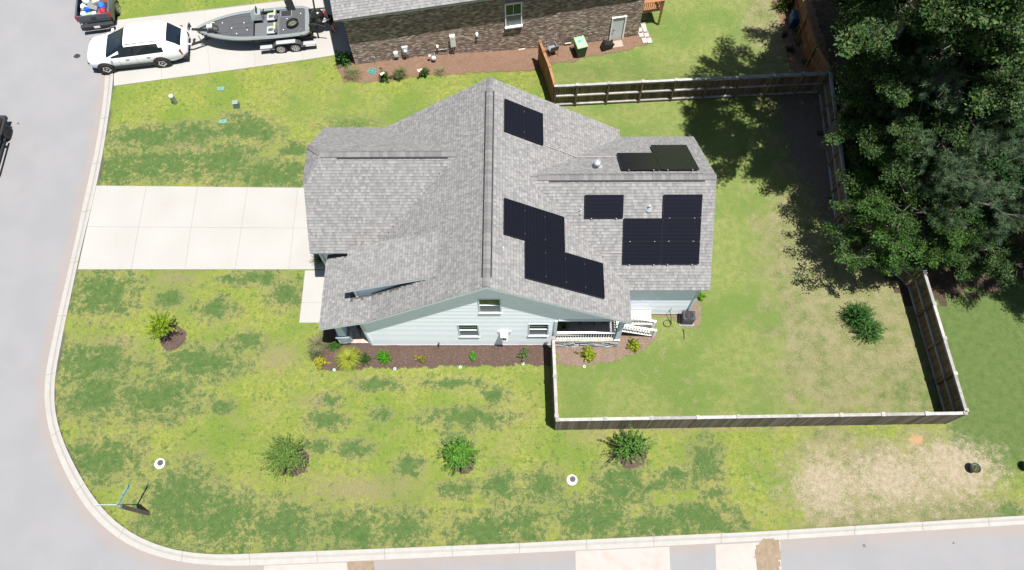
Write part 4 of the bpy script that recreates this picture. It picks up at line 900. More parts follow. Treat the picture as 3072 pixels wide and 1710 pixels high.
p = onW(1335, 137, -.05); MB().tube([(p.x, -.05, p.z), (p.x, -.05, p.z-.16)], .02, 8).build('pipe_stub', ALU, nh, world=False)
# spigot with hose hanging
p = onW(1123, 172, -.08); hz = GG(1120, 207); MB().tube([(p.x, -.02, p.z), (p.x, -.1, p.z), (p.x, -.12, p.z-.1)], .02, 8).build('spigot', GALV, nh, world=False)
# gas meter
g0 = GG(1298, 182)
gm = thing('gas_meter', g0, BANG, 'small grey gas meter with regulator standing at the foot of the brick wall', 'gas meter')
g = MB(); g.lathe([(.06, 0), (.13, .03), (.14, .12), (.12, .2), (.05, .22)], (.08, 0, .32), 14, mtx=Matrix.Rotation(PI/2, 4, 'X')); g.build('meter_body', mm('meter_grey', (.42, .44, .46), .4), gm, world=False)
g = MB(); g.tube([(-.12, 0, 0), (-.12, 0, .5), (.02, 0, .52), (.05, 0, .42)], .02); g.tube([(.14, 0, .42), (.16, 0, .5), (.16, .15, .5)], .02); g.build('pipe', GALV, gm, world=False)
g = MB(); g.lathe([(.03, 0), (.085, .02), (.085, .05), (.03, .08)], (-.14, -.04, .52), 12); g.build('regulator', GALV, gm, world=False)
# garden hose bundle
h0 = GG(1118, 215); hb = MB(); pts = []
for i in range(90): a = i*.42; r = .12+.10*math.sin(i*.31)+.04*math.sin(i*1.7); pts.append((h0.x+1.3*r*math.cos(a), h0.y+1.0*r*math.sin(a), h0.z+.04+.03*abs(math.sin(i*.9))))
hb.tube(pts, .013, 6); o = hb.build('garden_hose', mm('hose_turquoise', (.10, .42, .38), .45)); tag(o, 'turquoise garden hose in a loose heap on the pine straw', 'hose')
hz_ = nh.matrix_basis @ Vector((onW(1123, 172).x, -.12, onW(1123, 172).z-.1)); o = MB().tube([hz_, hz_+Vector((.0, -.12, -.35)), (h0.x+.04, h0.y+.35, h0.z+.06), (h0.x, h0.y+.1, h0.z+.05)], .013, 6).build('hose_pipe', mm('hose_grey', (.25, .30, .30), .5)); tag(o, 'thin grey hose running from the wall spigot to the turquoise heap', 'hose')
# raised timber deck on the east end
dk0 = nh.matrix_basis @ Vector((BL+.02, .5, -1.0)); CED = mm('cedar_orange', (.36, .17, .07), .7, var=.25, scale=7, bump=.2, bscale=40)
dk = thing('timber_deck', (dk0.x, dk0.y, -1.0), BANG, 'orange timber deck with lattice railing on the east side of the brick house', 'deck')
g = MB()
for i in range(12): MB().box((.75, .25+i*.145, 1.1), (1.45, .135, .035)).build('deck_board', CED, dk, world=False)
for x, y in ((.08, .1), (1.42, .1), (1.42, 1.9)): MB().box((x, y, 1.0), (.10, .10, 2.0)).build('post', CED, dk, world=False)
MB().box((.75, .1, 2.02), (1.45, .14, .04)).build('top_rail', CED, dk, world=False); MB().box((1.42, 1.0, 2.02), (.14, 1.7, .04)).build('top_rail', CED, dk, world=False)
for i in range(14): MB().box((1.42, .2+i*.125, 1.55), (.03, .035, .82)).build('baluster', CED, dk, world=False)
for i in range(11): MB().box((.15+i*.125, .1, 1.55), (.035, .03, .82)).build('baluster', CED, dk, world=False)
# stepping pavers
PAV = mm('paver_pinkish', (.46, .42, .39), .85, var=.08, bump=.2)
for i, (x, y, t_) in enumerate([(1930, 77, 'pale concrete paver topmost by the deck foot'), (1922, 92, 'pale concrete paver second from the top, against the brick corner'), (1934, 92, 'pale concrete paver second from the top, on the grass side'), (1923, 104, 'pale concrete paver in the middle pair, left'), (1939, 104, 'pale concrete paver in the middle pair, right'), (1933, 122, 'pale concrete paver at the lower end of the path, left'), (1948, 122, 'pale concrete paver at the lower end of the path, right')]):
    p = GG(x, y, .05); o = MB().box((0, 0, 0), (.29, .40, .09)).build('paver', PAV, None, mtx=TR(p.x, p.y, p.z, BANG+random.uniform(-.05, .05))); bevel(o, .008); tag(o, t_, 'paver', 'stepping pavers beside the brick house')
p = GG(1850, 133, .04); o = MB().box((0, 0, 0), (.72, .5, .08)).build('doorstep_slab', mm('slab_tan', (.40, .32, .26), .85, var=.1, bump=.2), None, mtx=TR(p.x, p.y, p.z, BANG)); tag(o, 'flat tan stone slab on the ground below the grey door', 'doorstep')
# ================================================================== FENCES
WCOL = {'weather': [(.24, .20, .16), (.20, .165, .13), (.27, .235, .19), (.17, .14, .115)], 'brown': [(.17, .125, .075), (.21, .155, .095), (.145, .105, .065), (.24, .18, .115)], 'orange': [(.36, .18, .085), (.31, .15, .07), (.40, .21, .10)], 'grey': [(.40, .38, .36), (.46, .44, .42), (.34, .32, .30)]}
WOOD = mat('fence_wood', (1, 1, 1), .85, vc=True, var=.3, scale=4, bump=.35, bscale=45, spec=.15, dirt=((.10, .085, .07), 1.3, .55, .75, .6))
def fence(name, P0, P1, label, posts, side, pick='brown', rail='grey', H=1.83, capw=.14, post_pick='brown', group=None, pstart=0., pend=0., pickets=True):
    """P0->P1 ground line; side=+1: rails on the left of travel, pickets on the right"""
    P0 = Vector((P0[0], P0[1], 0)); P1 = Vector((P1[0], P1[1], 0)); d = (P1-P0); L = d.length; ang = math.atan2(d.y, d.x); dd = d.normalized(); nn_ = Vector((-dd.y, dd.x, 0))
    r = thing(name, (P0.x, P0.y, gz(P0.x, P0.y)), ang, label, 'fence', group or 'timber fences')
    z0 = gz(P0.x, P0.y); gl_ = lambda s_: gz(*(P0+dd*s_)[:2])-z0
    if pickets:
        mes = [MB().box((0, 0, H/2-.02), (.136, .018, H-.06), col=c_0).mesh('picket', WOOD) for c_0 in WCOL[pick]]+[MB().box((0, 0, H/2-.02), (.136, .024, H-.08), col=tuple(q*.9 for q in c_0)).mesh('picket', WOOD) for c_0 in WCOL[pick]]
        s_ = .08
        while s_ < L-.05:
            inst('picket', random.choice(mes), r, TR(s_, -side*.055+random.uniform(-.003, .003), gl_(s_)+random.uniform(-.01, .01), random.uniform(-.01, .01)), world=False); s_ += .1445
    cc = WCOL[rail]
    for i in range(len(posts)-1):
        a, b2 = posts[i], posts[i+1]
        for z_, wd, ht in ((.16, .04, .09), (.93, .04, .09), (H-.12, .04, .09)):
            MB().bar((a+.05, side*.0, z_+gl_(a)), (b2-.05, side*.0, z_+gl_(b2)), wd*1.0+.045, ht, col=random.choice(WCOL['grey'] if rail != 'orange' else WCOL['orange'])).build('rail', WOOD, r, world=False)
        MB().bar((a+.085, 0, H+.0+gl_(a)), (b2-.085, 0, H+.0+gl_(b2)), capw, .035, col=random.choice(cc)).build('cap_rail', WOOD, r, world=False)
    for a in posts:
        MB().box((a, 0, H/2+gl_(a)+.01), (.10, .155, H+.02), col=random.choice(WCOL[post_pick])).build('post', WOOD, r, world=False)
        MB().box((a, 0, H+.045+gl_(a)), (.165, .185, .04), col=random.choice(cc)).build('post_cap', WOOD, r, world=False)
    return r
def along(P0, P1, xs_): 
    P0 = Vector(P0); d = (Vector(P1)-P0).normalized(); return [(x-P0.x)/d.x if abs(d.x) > .5 else (x-P0.y)/d.y for x in xs_]
a, b2 = (1.90, 26.42), (16.95, 27.25)
fence('fence', a, b2, 'long brown fence between the two back gardens, rails facing the solar roof house', [0.02]+along(a, b2, [3.09, 4.84, 6.69, 8.50, 10.31, 12.05, 13.8, 15.5, 16.88]), -1, 'brown', 'grey', post_pick='brown')
a, b2 = (1.12, 30.2), (1.88, 26.5); 
fence('fence', a, b2, 'short new orange fence running from the brick wall to the fence corner', [.05, 1.0, 2.45, 3.72], 1, 'orange', 'orange', post_pick='orange')
a, b2 = (1.52, 12.0), (1.60, 8.14)
fence('fence', a, b2, 'short pale-topped fence running from the rear porch towards the street', [.1, 1.95, 3.80], 1, 'weather', 'grey', post_pick='weather')
a, b2 = (1.58, 8.02), (20.02, 8.32)
fence('fence', a, b2, 'long weathered fence with pale cap rail parallel to the south street', [.05]+along(a, b2, [3.79, 5.88, 7.96, 9.78, 12.52, 14.4, 16.27, 18.22, 19.95]), 1, 'weather', 'grey', post_pick='weather')
a, b2 = (20.02, 8.42), (19.58, 15.3)
fence('fence', a, b2, 'greyish fence on the east side below the trees, one shrub pair left of it', [.03, 1.75, 3.45, 5.2, 6.85], 1, 'brown', 'grey', post_pick='brown')
a, b2 = (19.5, 15.4), (16.55, 18.9); fence('fence', a, b2, 'diagonal fence hidden under the low bright green tree', [.05, 1.6, 3.1, 4.55], 1, 'brown', 'grey')
a, b2 = (16.55, 18.98), (16.95, 27.18); fence('fence', a, b2, 'shaded fence along the forest edge, right of the tree shadow', [.05, 1.7, 3.4, 5.1, 6.7, 8.1], 1, 'brown', 'grey')
a, b2 = (17.0, 27.35), (16.6, 37.0); fence('fence', a, b2, 'orange fence behind the flower bed at the top right, under branches', [.05, 2.4, 4.8, 7.2, 9.5], 1, 'orange', 'orange', post_pick='orange')
# ================================================================== VEHICLES
PAINTW = mat('car_paint_white', (.78, .79, .80), .25, var=.01, spec=.5, coat=.5); PAINTB = mat('car_paint_black', (.012, .012, .014), .3, var=.02, spec=.5, coat=.5)
TRIMK = mm('black_cladding', (.02, .02, .022), .55); REDL = mm('red_lens', (.30, .015, .02), .2, spec=.7); LENS = mm('headlight_lens', (.10, .13, .18), .12, spec=.8); CHRM = mm('wheel_silver', (.60, .58, .57), .3, metal=.7)
def crv(P, x):
    i = 0
    while i < len(P)-2 and P[i+1][0] < x: i += 1
    a, b_ = P[i], P[i+1]; t = min(1, max(0, (x-a[0])/(b_[0]-a[0]))); p0 = P[max(0, i-1)]; p3 = P[min(len(P)-1, i+2)]; out = []
    for k in range(1, len(a)):
        m1 = (b_[k]-p0[k])/(b_[0]-p0[0])*(b_[0]-a[0]); m2 = (p3[k]-a[k])/(p3[0]-a[0])*(b_[0]-a[0])
        if (b_[k]-a[k])*(a[k]-p0[k]) <= 0: m1 = 0
        if (p3[k]-b_[k])*(b_[k]-a[k]) <= 0: m2 = 0
        t2, t3 = t*t, t*t*t; out.append((2*t3-3*t2+1)*a[k]+(t3-2*t2+t)*m1+(-2*t3+3*t2)*b_[k]+(t3-t2)*m2)
    return out
def wheel(root, c, r, wd, side, style='star'):
    m = Matrix.Rotation(-side*PI/2, 4, 'X')
    t = MB(); t.lathe([(r*.62, -wd/2), (r*.94, -wd/2), (r, -wd/2+.03), (r, wd/2-.03), (r*.94, wd/2), (r*.68, wd/2), (r*.66, wd/2-.04)], c, 28, mtx=m, cap=False); to = t.build('wheel', RUBBER, root, world=False, smooth=False)
    k = MB(); k.lathe([(r*.68, wd/2-.06), (r*.68, wd/2-.05), (.02, wd/2-.045)], c, 28, mtx=m); k.build('rim_back', TRIMK, to, world=False)
    s_ = MB()
    def loc(a, rr, h): v = m @ Vector((rr*math.cos(a), rr*math.sin(a), h)); return v+Vector(c)
    if style == 'star':
        for i in range(5):
            a = 2*PI*i/5+.3; b_ = a+2*PI/5
            for f0, f1 in ((0, .5), (.5, 1)):
                a0 = a+(b_-a)*f0; a1 = a+(b_-a)*f1; r0 = r*(.66 if f0 == 0 else .50); r1 = r*(.66 if f1 == 1 else .50)
                P = [loc(a0, r0, wd/2), loc(a1, r1, wd/2), loc(a1, r1-.055, wd/2-.01), loc(a0, r0-.085, wd/2-.01)]
                s_.add(P, [(0, 1, 2, 3)])
        s_.lathe([(.05, wd/2-.03), (.045, wd/2)], c, 10, mtx=m, col=(1, 1, 1))
    else:
        for i in range(7):
            a = 2*PI*i/7; P = [loc(a-.5, .05, wd/2-.01), loc(a+.5, .05, wd/2-.01), loc(a+.16, r*.64, wd/2), loc(a-.16, r*.64, wd/2)]; s_.add(P, [(0, 1, 2, 3)])
        s_.lathe([(r*.60, wd/2-.01), (r*.60, wd/2+.005), (r*.68, wd/2+.005), (r*.68, wd/2-.02)], c, 24, mtx=m, cap=False)
    s_.build('rim', CHRM if style != 'dark' else BLACK, to, world=False); return to
def suv():
    wh = G(488.5, 188, .37); wf = G(322.2, 206.2, .37); d = (wf-wh); WB = d.length; ang = math.atan2(d.y, d.x); d.normalize(); nrt = Vector((d.y, -d.x, 0))
    HWD = 1.0; org = wh+nrt*(HWD-.04); org.z = .03
    r = thing('parked_car', org, ang, 'white SUV parked across the kerb, hitched to the boat trailer', 'car')
    #      x    half-w  zbelt  roofhalf  ztop  zedge
    S = [(-1.48, .55, .78, .45, .86, .84), (-1.43, .76, .95, .60, 1.02, .99), (-1.30, .90, 1.08, .68, 1.20, 1.16), (-1.05, .965, 1.15, .69, 1.48, 1.42), (-.72, .99, 1.18, .72, 1.78, 1.71), (-.4, 1.0, 1.18, .74, 1.84, 1.77), (.3, 1.0, 1.16, .75, 1.87, 1.80), (1.1, 1.0, 1.13, .74, 1.86, 1.79), (1.62, 1.0, 1.12, .70, 1.80, 1.72), (2.15, 1.0, 1.11, .75, 1.52, 1.46), (2.78, 1.0, 1.10, .82, 1.22, 1.18), (2.95, .995, 1.06, .80, 1.17, 1.13), (3.4, .975, 1.02, .74, 1.13, 1.08), (3.75, .92, .95, .66, 1.05, 1.0), (3.95, .82, .85, .56, .95, .90), (4.06, .60, .70, .40, .80, .78)]
    sc_ = WB/3.10; xs_ = np.concatenate([np.linspace(-1.48, -.72, 14), np.linspace(-.66, 1.62, 26), np.linspace(1.70, 2.82, 14), np.linspace(2.90, 4.06, 20)])
    rows = []
    for x in xs_:
        hw, zb, rh, zt, ze = crv(S, x); bo = .34+max(0, (x-3.6))*.12+max(0, (-.7-x))*.25
        half = [(hw*.90, bo), (hw*.97, bo+.12), (hw*1.0, bo+(zb-bo)*.5), (hw*.995, zb-.12), (hw*.955, zb), (hw*.955*.5+rh*.5+.01, (zb+ze)/2), (rh+.03, ze-.07), (rh*.93, ze+(zt-ze)*.55), (rh*.75, zt-.008), (rh*.4, zt+.005), (0, zt+.012)]
        rows.append([(x*sc_, -y, z) for y, z in half]+[(x*sc_, y, z) for y, z in half[-2::-1]])
    nr_ = len(rows[0]); groups = {'body': MB(), 'side_window': MB(), 'windshield': MB(), 'rear_window': MB()}
    for i in range(len(rows)-1):
        xm = (xs_[i]+xs_[i+1])/2
        for j in range(nr_-1):
            jj = j if j < nr_//2 else nr_-2-j
            g = 'body'
            if ((jj == 4 and -.42 < xm < 2.55) or (jj == 5 and -.22 < xm < 2.02)) : g = 'side_window'
            if jj >= 6 and 1.64 < xm < 2.84: g = 'windshield'
            if jj >= 7 and -1.28 < xm < -.70: g = 'rear_window'
            q = [rows[i][j], rows[i+1][j], rows[i+1][j+1], rows[i][j+1]]
            groups[g].add(q, [(0, 1, 2, 3)])
    for e in (0, -1): groups['body'].add(rows[e], [tuple(range(nr_))])
    body = groups['body'].build('body', PAINTW, r, world=False, smooth=True)
    import bmesh as _b
    def weld(o):
        m = _b.new(); m.from_mesh(o.data); _b.ops.remove_doubles(m, verts=m.verts, dist=.0005); _b.ops.recalc_face_normals(m, faces=m.faces); m.to_mesh(o.data); m.free()
        for p in o.data.polygons: p.use_smooth = True
    weld(body)
    for k in ('side_window', 'windshield', 'rear_window'):
        if k == 'side_window':
            for sg in (-1, 1):
                m2 = MB(); vs = groups[k].v
                for q in range(0, len(vs), 4):
                    if vs[q][1]*sg > 0: m2.add(vs[q:q+4], [(0, 1, 2, 3)])
                weld(m2.build(k, CGLASS, r, world=False))
        else: weld(groups[k].build(k, CGLASS, r, world=False))
    cl = MB()
    for sg in (-1, 1):
        cl.box((WB*.5, sg*.965, .40), (WB-.6, .10, .20)); 
        for cx in (0, WB):
            cl.lathe([(.40, -.1), (.49, -.02), (.49, .03), (.415, .035), (.40, -.1)], (cx, sg*.985, .38), 26, mtx=Matrix.Rotation(-sg*PI/2, 4, 'X'), cap=False)
    cl.box((-1.30*sc_, 0, .50), (.30, 1.75, .24)); cl.box((3.86*sc_, 0, .45), (.26, 1.3, .20)); cb = cl.build('cladding', TRIMK, r, world=False)
    for cx in (0, WB):
        for sg in (-1, 1): MB().lathe([(.42, 0), (.42, .03)], (cx, sg*.985, .38), 26, mtx=Matrix.Rotation(-sg*PI/2, 4, 'X')).build('wheel_well', DARK, r, world=False), wheel(r, (cx, sg*.94, .385), .395, .25, sg, 'star')
    for sg in (-1, 1):
        MB().box((-1.25*sc_, sg*.87, .98), (.14, .12, .34)).build('tail_light', REDL, r, world=False); MB().box((3.84*sc_, sg*.78, .83), (.20, .20, .14)).build('headlight', LENS, r, world=False)
        mm_ = MB().box((2.55*sc_, sg*1.09, 1.17), (.12, .20, .15)); o = mm_.build('wing_mirror', PAINTW, r, world=False); bevel(o, .04, 3)
        MB().tube([(-.5, sg*.70, 1.83), (-.3, sg*.71, 1.89), (1.3, sg*.71, 1.89), (1.55, sg*.68, 1.83)], .018, 6).build('roof_rail', GREYP, r, world=False)
        for cx in (.55, 1.75): MB().box((cx, sg*1.005, .98), (.20, .03, .035)).build('door_handle', mm('handle_silver', (.55, .57, .60), .3, metal=.4), r, world=False)
        MB().box((1.30, sg*.905, 1.37), (.05, .03, .44)).build('door_pillar', TRIMK, r, world=False)
        st2 = MB()
        for cx in (1.25, 2.25): st2.box((cx, sg*.9995, .78), (.008, .008, .62))
        st2.build('door_gap', TRIMK, r, world=False)
    MB().box((.5, 0, 1.868), (1.4*sc_, 1.20, .012)).build('roof_panel', PAINTW, r, world=False)
    hitch = MB().tube([(-1.4*sc_, 0, .42), (-1.68*sc_, 0, .42)], .03, 8); hitch.lathe([(.03, 0), (.035, .05), (.02, .07)], (-1.66*sc_, 0, .44), 10); hitch.build('tow_hitch', GALV, r, world=False)
    return r, Vector((-1.66*sc_, 0, .45))
car, hitchp = suv()
hw_ = car.matrix_basis @ hitchp
# trailer and boat share the heading of the boat's gunwale
bst, bbo = G(929, 104, 1.1), G(662, 130, 1.1); bdv = (bbo-bst); bdv.z = 0; bdv.normalize(); bang = math.atan2(bdv.y, bdv.x); brt = Vector((bdv.y, -bdv.x, 0))
borg = bst+brt*1.12; borg.z = .03  # x forward, y left (near side = +y)
tl = thing('boat_trailer', borg, bang, 'black tandem axle trailer with silver step fenders under the bass boat', 'trailer')
TB = MB(); TB.bar((-.1, -.72, .50), (3.4, -.72, .50), .09, .12); TB.bar((-.1, .72, .50), (3.4, .72, .50), .09, .12); TB.bar((3.4, .72, .50), (5.6, .04, .48), .09, .12); TB.bar((3.4, -.72, .50), (5.6, -.04, .48), .09, .12)
for x in (0, 1.0, 2.1, 3.3): TB.bar((x, -.72, .47), (x, .72, .47), .09, .08)
hl = tl.matrix_basis.inverted() @ hw_
TB.bar((5.5, 0, .48), (hl.x, hl.y, .50), .10, .10); TB.build('frame', BLACK, tl, world=False)
MB().tube([(hl.x+.25, hl.y, .60), (hl.x, hl.y, .55)], .05, 8).build('coupler', GALV, tl, world=False)
WST = MB(); WST.box((6.25, 0, .75), (.08, .08, .6)); WST.box((6.25, 0, 1.02), (.16, .22, .16)); WST.tube([(6.25, .12, 1.02), (6.25, .25, 1.02), (6.25, .25, .85)], .014, 6); WST.build('winch_post', BLACK, tl, world=False)
JK = MB(); JK.tube([(6.5, .22, .15), (6.5, .22, .9)], .035, 10); JK.lathe([(.09, -.03), (.10, 0), (.09, .03)], (6.5, .22, .12), 14, mtx=Matrix.Rotation(PI/2, 4, 'X')); JK.build('tongue_jack', GALV, tl, world=False)
wl = [tl.matrix_basis.inverted() @ G(x, y, .35) for x, y in ((843, 150), (887, 141.6))]; wx = [wl[1].x, wl[0].x]; wyy = (wl[0].y+wl[1].y)/2
for sg in (-1, 1):
    for x in wx: wheel(tl, (x, sg*(wyy-.08), .33), .335, .22, sg, 'spoke')
    yy = sg*(wyy-.10); xc = sum(wx)/2; F1 = MB(); pts = []
    for k in range(13): a = PI*k/12; pts.append((wx[1]+.43*math.cos(a) if k < 6 else wx[0]+.43*math.cos(a), .40+.36*math.sin(a)))
    pts = [(wx[1]+.62, .42)]+[(p[0], p[1]) for p in pts]+[(wx[0]-.60, .42)]
    for i in range(len(pts)-1):
        (xa, za), (xb, zb) = pts[i], pts[i+1]; F1.add([(xa, yy-.15, za), (xb, yy-.15, zb), (xb, yy+.15, zb), (xa, yy+.15, za), (xa, yy-.15, za-.02), (xb, yy-.15, zb-.02), (xb, yy+.15, zb-.02), (xa, yy+.15, za-.02)], [(0, 1, 2, 3), (7, 6, 5, 4), (0, 4, 5, 1), (3, 2, 6, 7)])
    fe = F1.build('fender', mm('fender_dark_grey', (.07, .075, .08), .4), tl, world=False)
    for xa, xb, z_ in ((wx[1]+.45, wx[1]+1.15, .52), (wx[0]-1.25, wx[0]-.5, .52), (wx[0]-.1, wx[1]+.15, .79)):
        MB().box(((xa+xb)/2, yy+sg*.0, z_), (xb-xa, .26, .02)).build('step_pad', mm('step_grey', (.42, .43, .44), .5), fe, world=False)
    MB().bar((1.9, sg*.82, .62), (4.4, sg*.62, .66), .10, .08).build('bunk', TRIMK, tl, world=False)
    MB().box((-.18, sg*(wyy-.1), .45), (.06, .22, .10)).build('tail_light', REDL, tl, world=False)
boat = thing('bass_boat', borg, bang, 'dark grey decked bass boat with silver gunwale on the tandem trailer', 'boat')
LB = 6.55
def bw_(x): # half width of gunwale at x from stern
    t = x/LB
    if t < .06: return .86+t/.06*.20
    if t < .50: return 1.06+.04*math.sin((t-.06)/.44*PI)
    return 1.06*max(0, 1-((t-.50)/.50)**1.9)**.80
HULL = mat('hull_silver_flake', (.07, .075, .078), .28, var=.25, scale=40, spec=.6, coat=.5); GUN = mat('gunwale_silver_green', (.24, .27, .265), .25, var=.35, scale=50, spec=.6, coat=.6); CARP = mat('deck_carpet_grey', (.085, .088, .095), .95, var=.2, scale=60, bump=.3, bscale=200)
N2 = 44; H_ = MB(); vs = []; prof_n = 0
for i in range(N2+1):
    x = LB*i/N2*.999; hb_ = bw_(x)+.01; sh = 1.10+.12*(i/N2)**2; kl_ = .50+.42*max(0, (i/N2-.62)/.38)**2
    ring_ = [(-hb_, sh), (-hb_*.97, sh-.10), (-hb_*.90, sh-.30), (-hb_*.72, kl_+.12), (0, kl_), (hb_*.72, kl_+.12), (hb_*.90, sh-.30), (hb_*.97, sh-.10), (hb_, sh)]
    vs += [(x, y, z) for y, z in ring_]
k_ = 9; fs = [(i*k_+j, i*k_+j+1, (i+1)*k_+j+1, (i+1)*k_+j) for i in range(N2) for j in range(k_-1)]+[tuple(range(k_))]
H_.add(vs, fs); H_.build('hull', HULL, boat, world=False, smooth=True)
g = MB(); vs = []
for i in range(N2+1):
    x = LB*i/N2*.999; hb_ = bw_(x); sh = 1.10+.12*(i/N2)**2; gw_ = min(.17, hb_*.9)
    for s_ in (-1, 1): vs += [(x, s_*(hb_+.015), sh-.05), (x, s_*(hb_+.01), sh+.015), (x, s_*(hb_-gw_*.4), sh+.035), (x, s_*(hb_-gw_), sh+.01), (x, s_*(hb_-gw_), sh-.06)]
k_ = 10; fs = [(i*k_+o_+j, i*k_+o_+j+1, (i+1)*k_+o_+j+1, (i+1)*k_+o_+j) for i in range(N2) for o_ in (0, 5) for j in range(4)]; g.add(vs, fs)
g.box((.12, 0, 1.10), (.24, 1.72, .10)); g.build('gunwale', GUN, boat, world=False, smooth=False)
RUBR = MB(); 
for s_ in (-1, 1): RUBR.tube([(LB*i/N2*.999, s_*(bw_(LB*i/N2*.999)+.02), 1.06+.12*(i/N2)**2) for i in range(0, N2+1, 2)], .018, 6)
RUBR.build('rub_rail', ALU, boat, world=False)
dkm = MB(); fd_ = [(LB*i/30, s_) for i in range(31) for s_ in ()]
def deckpoly(x0, x1, z, zb, inset=.16):
    n_ = 16; up_ = [(x0+(x1-x0)*i/n_, max(.0, bw_(x0+(x1-x0)*i/n_)-inset)) for i in range(n_+1)]
    P = [(x, -y) for x, y in up_]+[(x, y) for x, y in up_[::-1]]
    P2_ = []
    for p_ in P:
        if not P2_ or (abs(p_[0]-P2_[-1][0])+abs(p_[1]-P2_[-1][1])) > .01: P2_.append(p_)
    return MB().prism(P2_, z, zb)
deckpoly(3.25, LB*.975, 1.10, .95).build('front_deck', CARP, boat, world=False); deckpoly(.24, 1.75, 1.07, .9).build('rear_deck', CARP, boat, world=False); deckpoly(1.75, 3.25, .82, .7).build('cockpit_floor', mat('cockpit_carpet', (.14, .145, .15), .95, var=.15, scale=60), boat, world=False)
HT = MB()
for x, y, dx, dy_ in ((4.0, .42, 1.0, .5), (4.0, -.42, 1.0, .5), (5.0, 0, .7, .8), (3.5, .0, .3, .34)):
    for a in (-1, 1): HT.box((x+a*dx/2, y, 1.104), (.012, dy_, .006)); HT.box((x, y+a*dy_/2, 1.104), (dx, .012, .006))
HT.build('hatch_outline', TRIMK, boat, world=False)
bt = MB()
for x, y in ((5.35, .3), (5.05, -.35), (4.5, .1), (4.2, .55), (3.8, -.2), (3.6, .35), (1.5, .6), (1.3, -.2), (1.2, .3), (.5, -.5)): bt.lathe([(.028, 0), (.028, .012)], (x, y, 1.10), 8)
bt.build('deck_fitting', WHITE, boat, world=False)
fr2 = MB()
for a in (-1, 1): fr2.box((1.35, -.62+a*.24, 1.085), (.62, .04, .03)); fr2.box((1.35+a*.31, -.62, 1.085), (.04, .52, .03))
fr2.build('hatch_frame', ALU, boat, world=False); MB().box((1.35, -.62, 1.078), (.56, .44, .008)).build('open_storage', DARK, boat, world=False)
MB().bar((1.02, -.85, 1.10), (1.08, -1.0, 1.75), .05, .46, up=(1, 0, 0)).build('open_hatch_lid', TRIMK, boat, world=False)
SEAT = mm('seat_grey_vinyl', (.42, .44, .46), .45); LIME = mm('lime_trim', (.35, .62, .12), .4)
for y in (-.52, .48):
    s2 = MB().box((2.25, y, 1.02), (.48, .50, .12)); o = s2.build('seat', SEAT, boat, world=False); bevel(o, .04, 3)
    b2_ = MB().box((1.95, y, 1.22), (.13, .50, .40)); ob = b2_.build('backrest', SEAT, boat, world=False); bevel(ob, .05, 3)
    MB().box((2.25, y, 1.085), (.26, .20, .012)).build('seat_insert', CARP, o, world=False)
    lm = MB(); lm.tube([(1.93, y-.20, 1.40), (1.90, y-.1, 1.45), (1.90, y+.1, 1.45), (1.93, y+.2, 1.40)], .025, 6); lm.tube([(2.06, y-.2, 1.09), (2.15, y-.24, 1.09), (2.4, y-.22, 1.09)], .02, 6); lm.build('lime_piping', LIME, ob, world=False)
cs = MB(); cs.add([(3.45, -.92, 1.12), (2.75, -.92, 1.12), (2.75, -.30, 1.08), (3.35, -.30, 1.08), (3.1, -.85, 1.52), (2.75, -.82, 1.50), (2.75, -.38, 1.46), (3.05, -.40, 1.46), (2.75, -.92, .85), (2.75, -.3, .85)], [(0, 4, 5, 1), (3, 2, 6, 7), (4, 7, 6, 5), (0, 3, 7, 4), (1, 5, 6, 2), (1, 2, 9, 8)]); cs.build('helm_console', mm('console_silver', (.32, .36, .36), .3, coat=.5), boat, world=False)
sw = MB(); 
m_ = Matrix.Rotation(math.radians(62), 4, 'Y'); tor = [(Vector((2.60, -.60, 1.42))+(m_ @ Vector((.17*math.cos(a), .17*math.sin(a), 0)))) for a in np.linspace(0, 2*PI, 20)]; sw.tube(tor, .016, 6); sw.tube([tor[0], tor[10]], .014, 6); sw.tube([(2.6, -.6, 1.42), (2.76, -.6, 1.36)], .025, 6); sw.build('steering_wheel', BLACK, boat, world=False)
MB().box((2.95, -.62, 1.60), (.06, .34, .22)).build('fish_finder', BLACK, boat, world=False)
# tinted visor, stern bag and trolling motor
tm = MB(); tm.bar((6.72, .14, 1.32), (5.45, .34, 1.26), .06, .06); tm.bar((6.72, .05, 1.32), (5.5, .22, 1.24), .04, .04); tm.lathe([(.03, -.25), (.075, -.15), (.075, .15), (.03, .22)], (6.85, .0, 1.42), 12, mtx=Matrix.Rotation(PI/2, 4, 'X')); tm.box((6.8, -.14, 1.42), (.06, .04, .34)); tm.box((5.6, .33, 1.20), (.5, .22, .09)); tm.build('trolling_motor', BLACK, boat, world=False)
MB().box((5.72, -.02, 1.28), (.30, .26, .12)).build('trolling_motor_head', mm('off_plastic', (.66, .67, .68), .4), boat, world=False)
cb_ = MB(); cb_.tube([(5.55+.32*math.cos(a), .02+.34*math.sin(a), 1.22+.02*math.sin(3*a)) for a in np.linspace(2.2, -1.9, 18)], .024, 6); cb_.build('lime_cable', LIME, boat, world=False); cb2 = MB(); cb2.tube([(5.5+.26*math.cos(a), .12+.26*math.sin(a), 1.20) for a in np.linspace(0, 5.6, 18)], .02, 6); cb2.tube([(5.7, .1, 1.2), (5.3, .36, 1.2), (5.15, .42, 1.16)], .03, 6); cb2.build('black_cable', BLACK, boat, world=False)
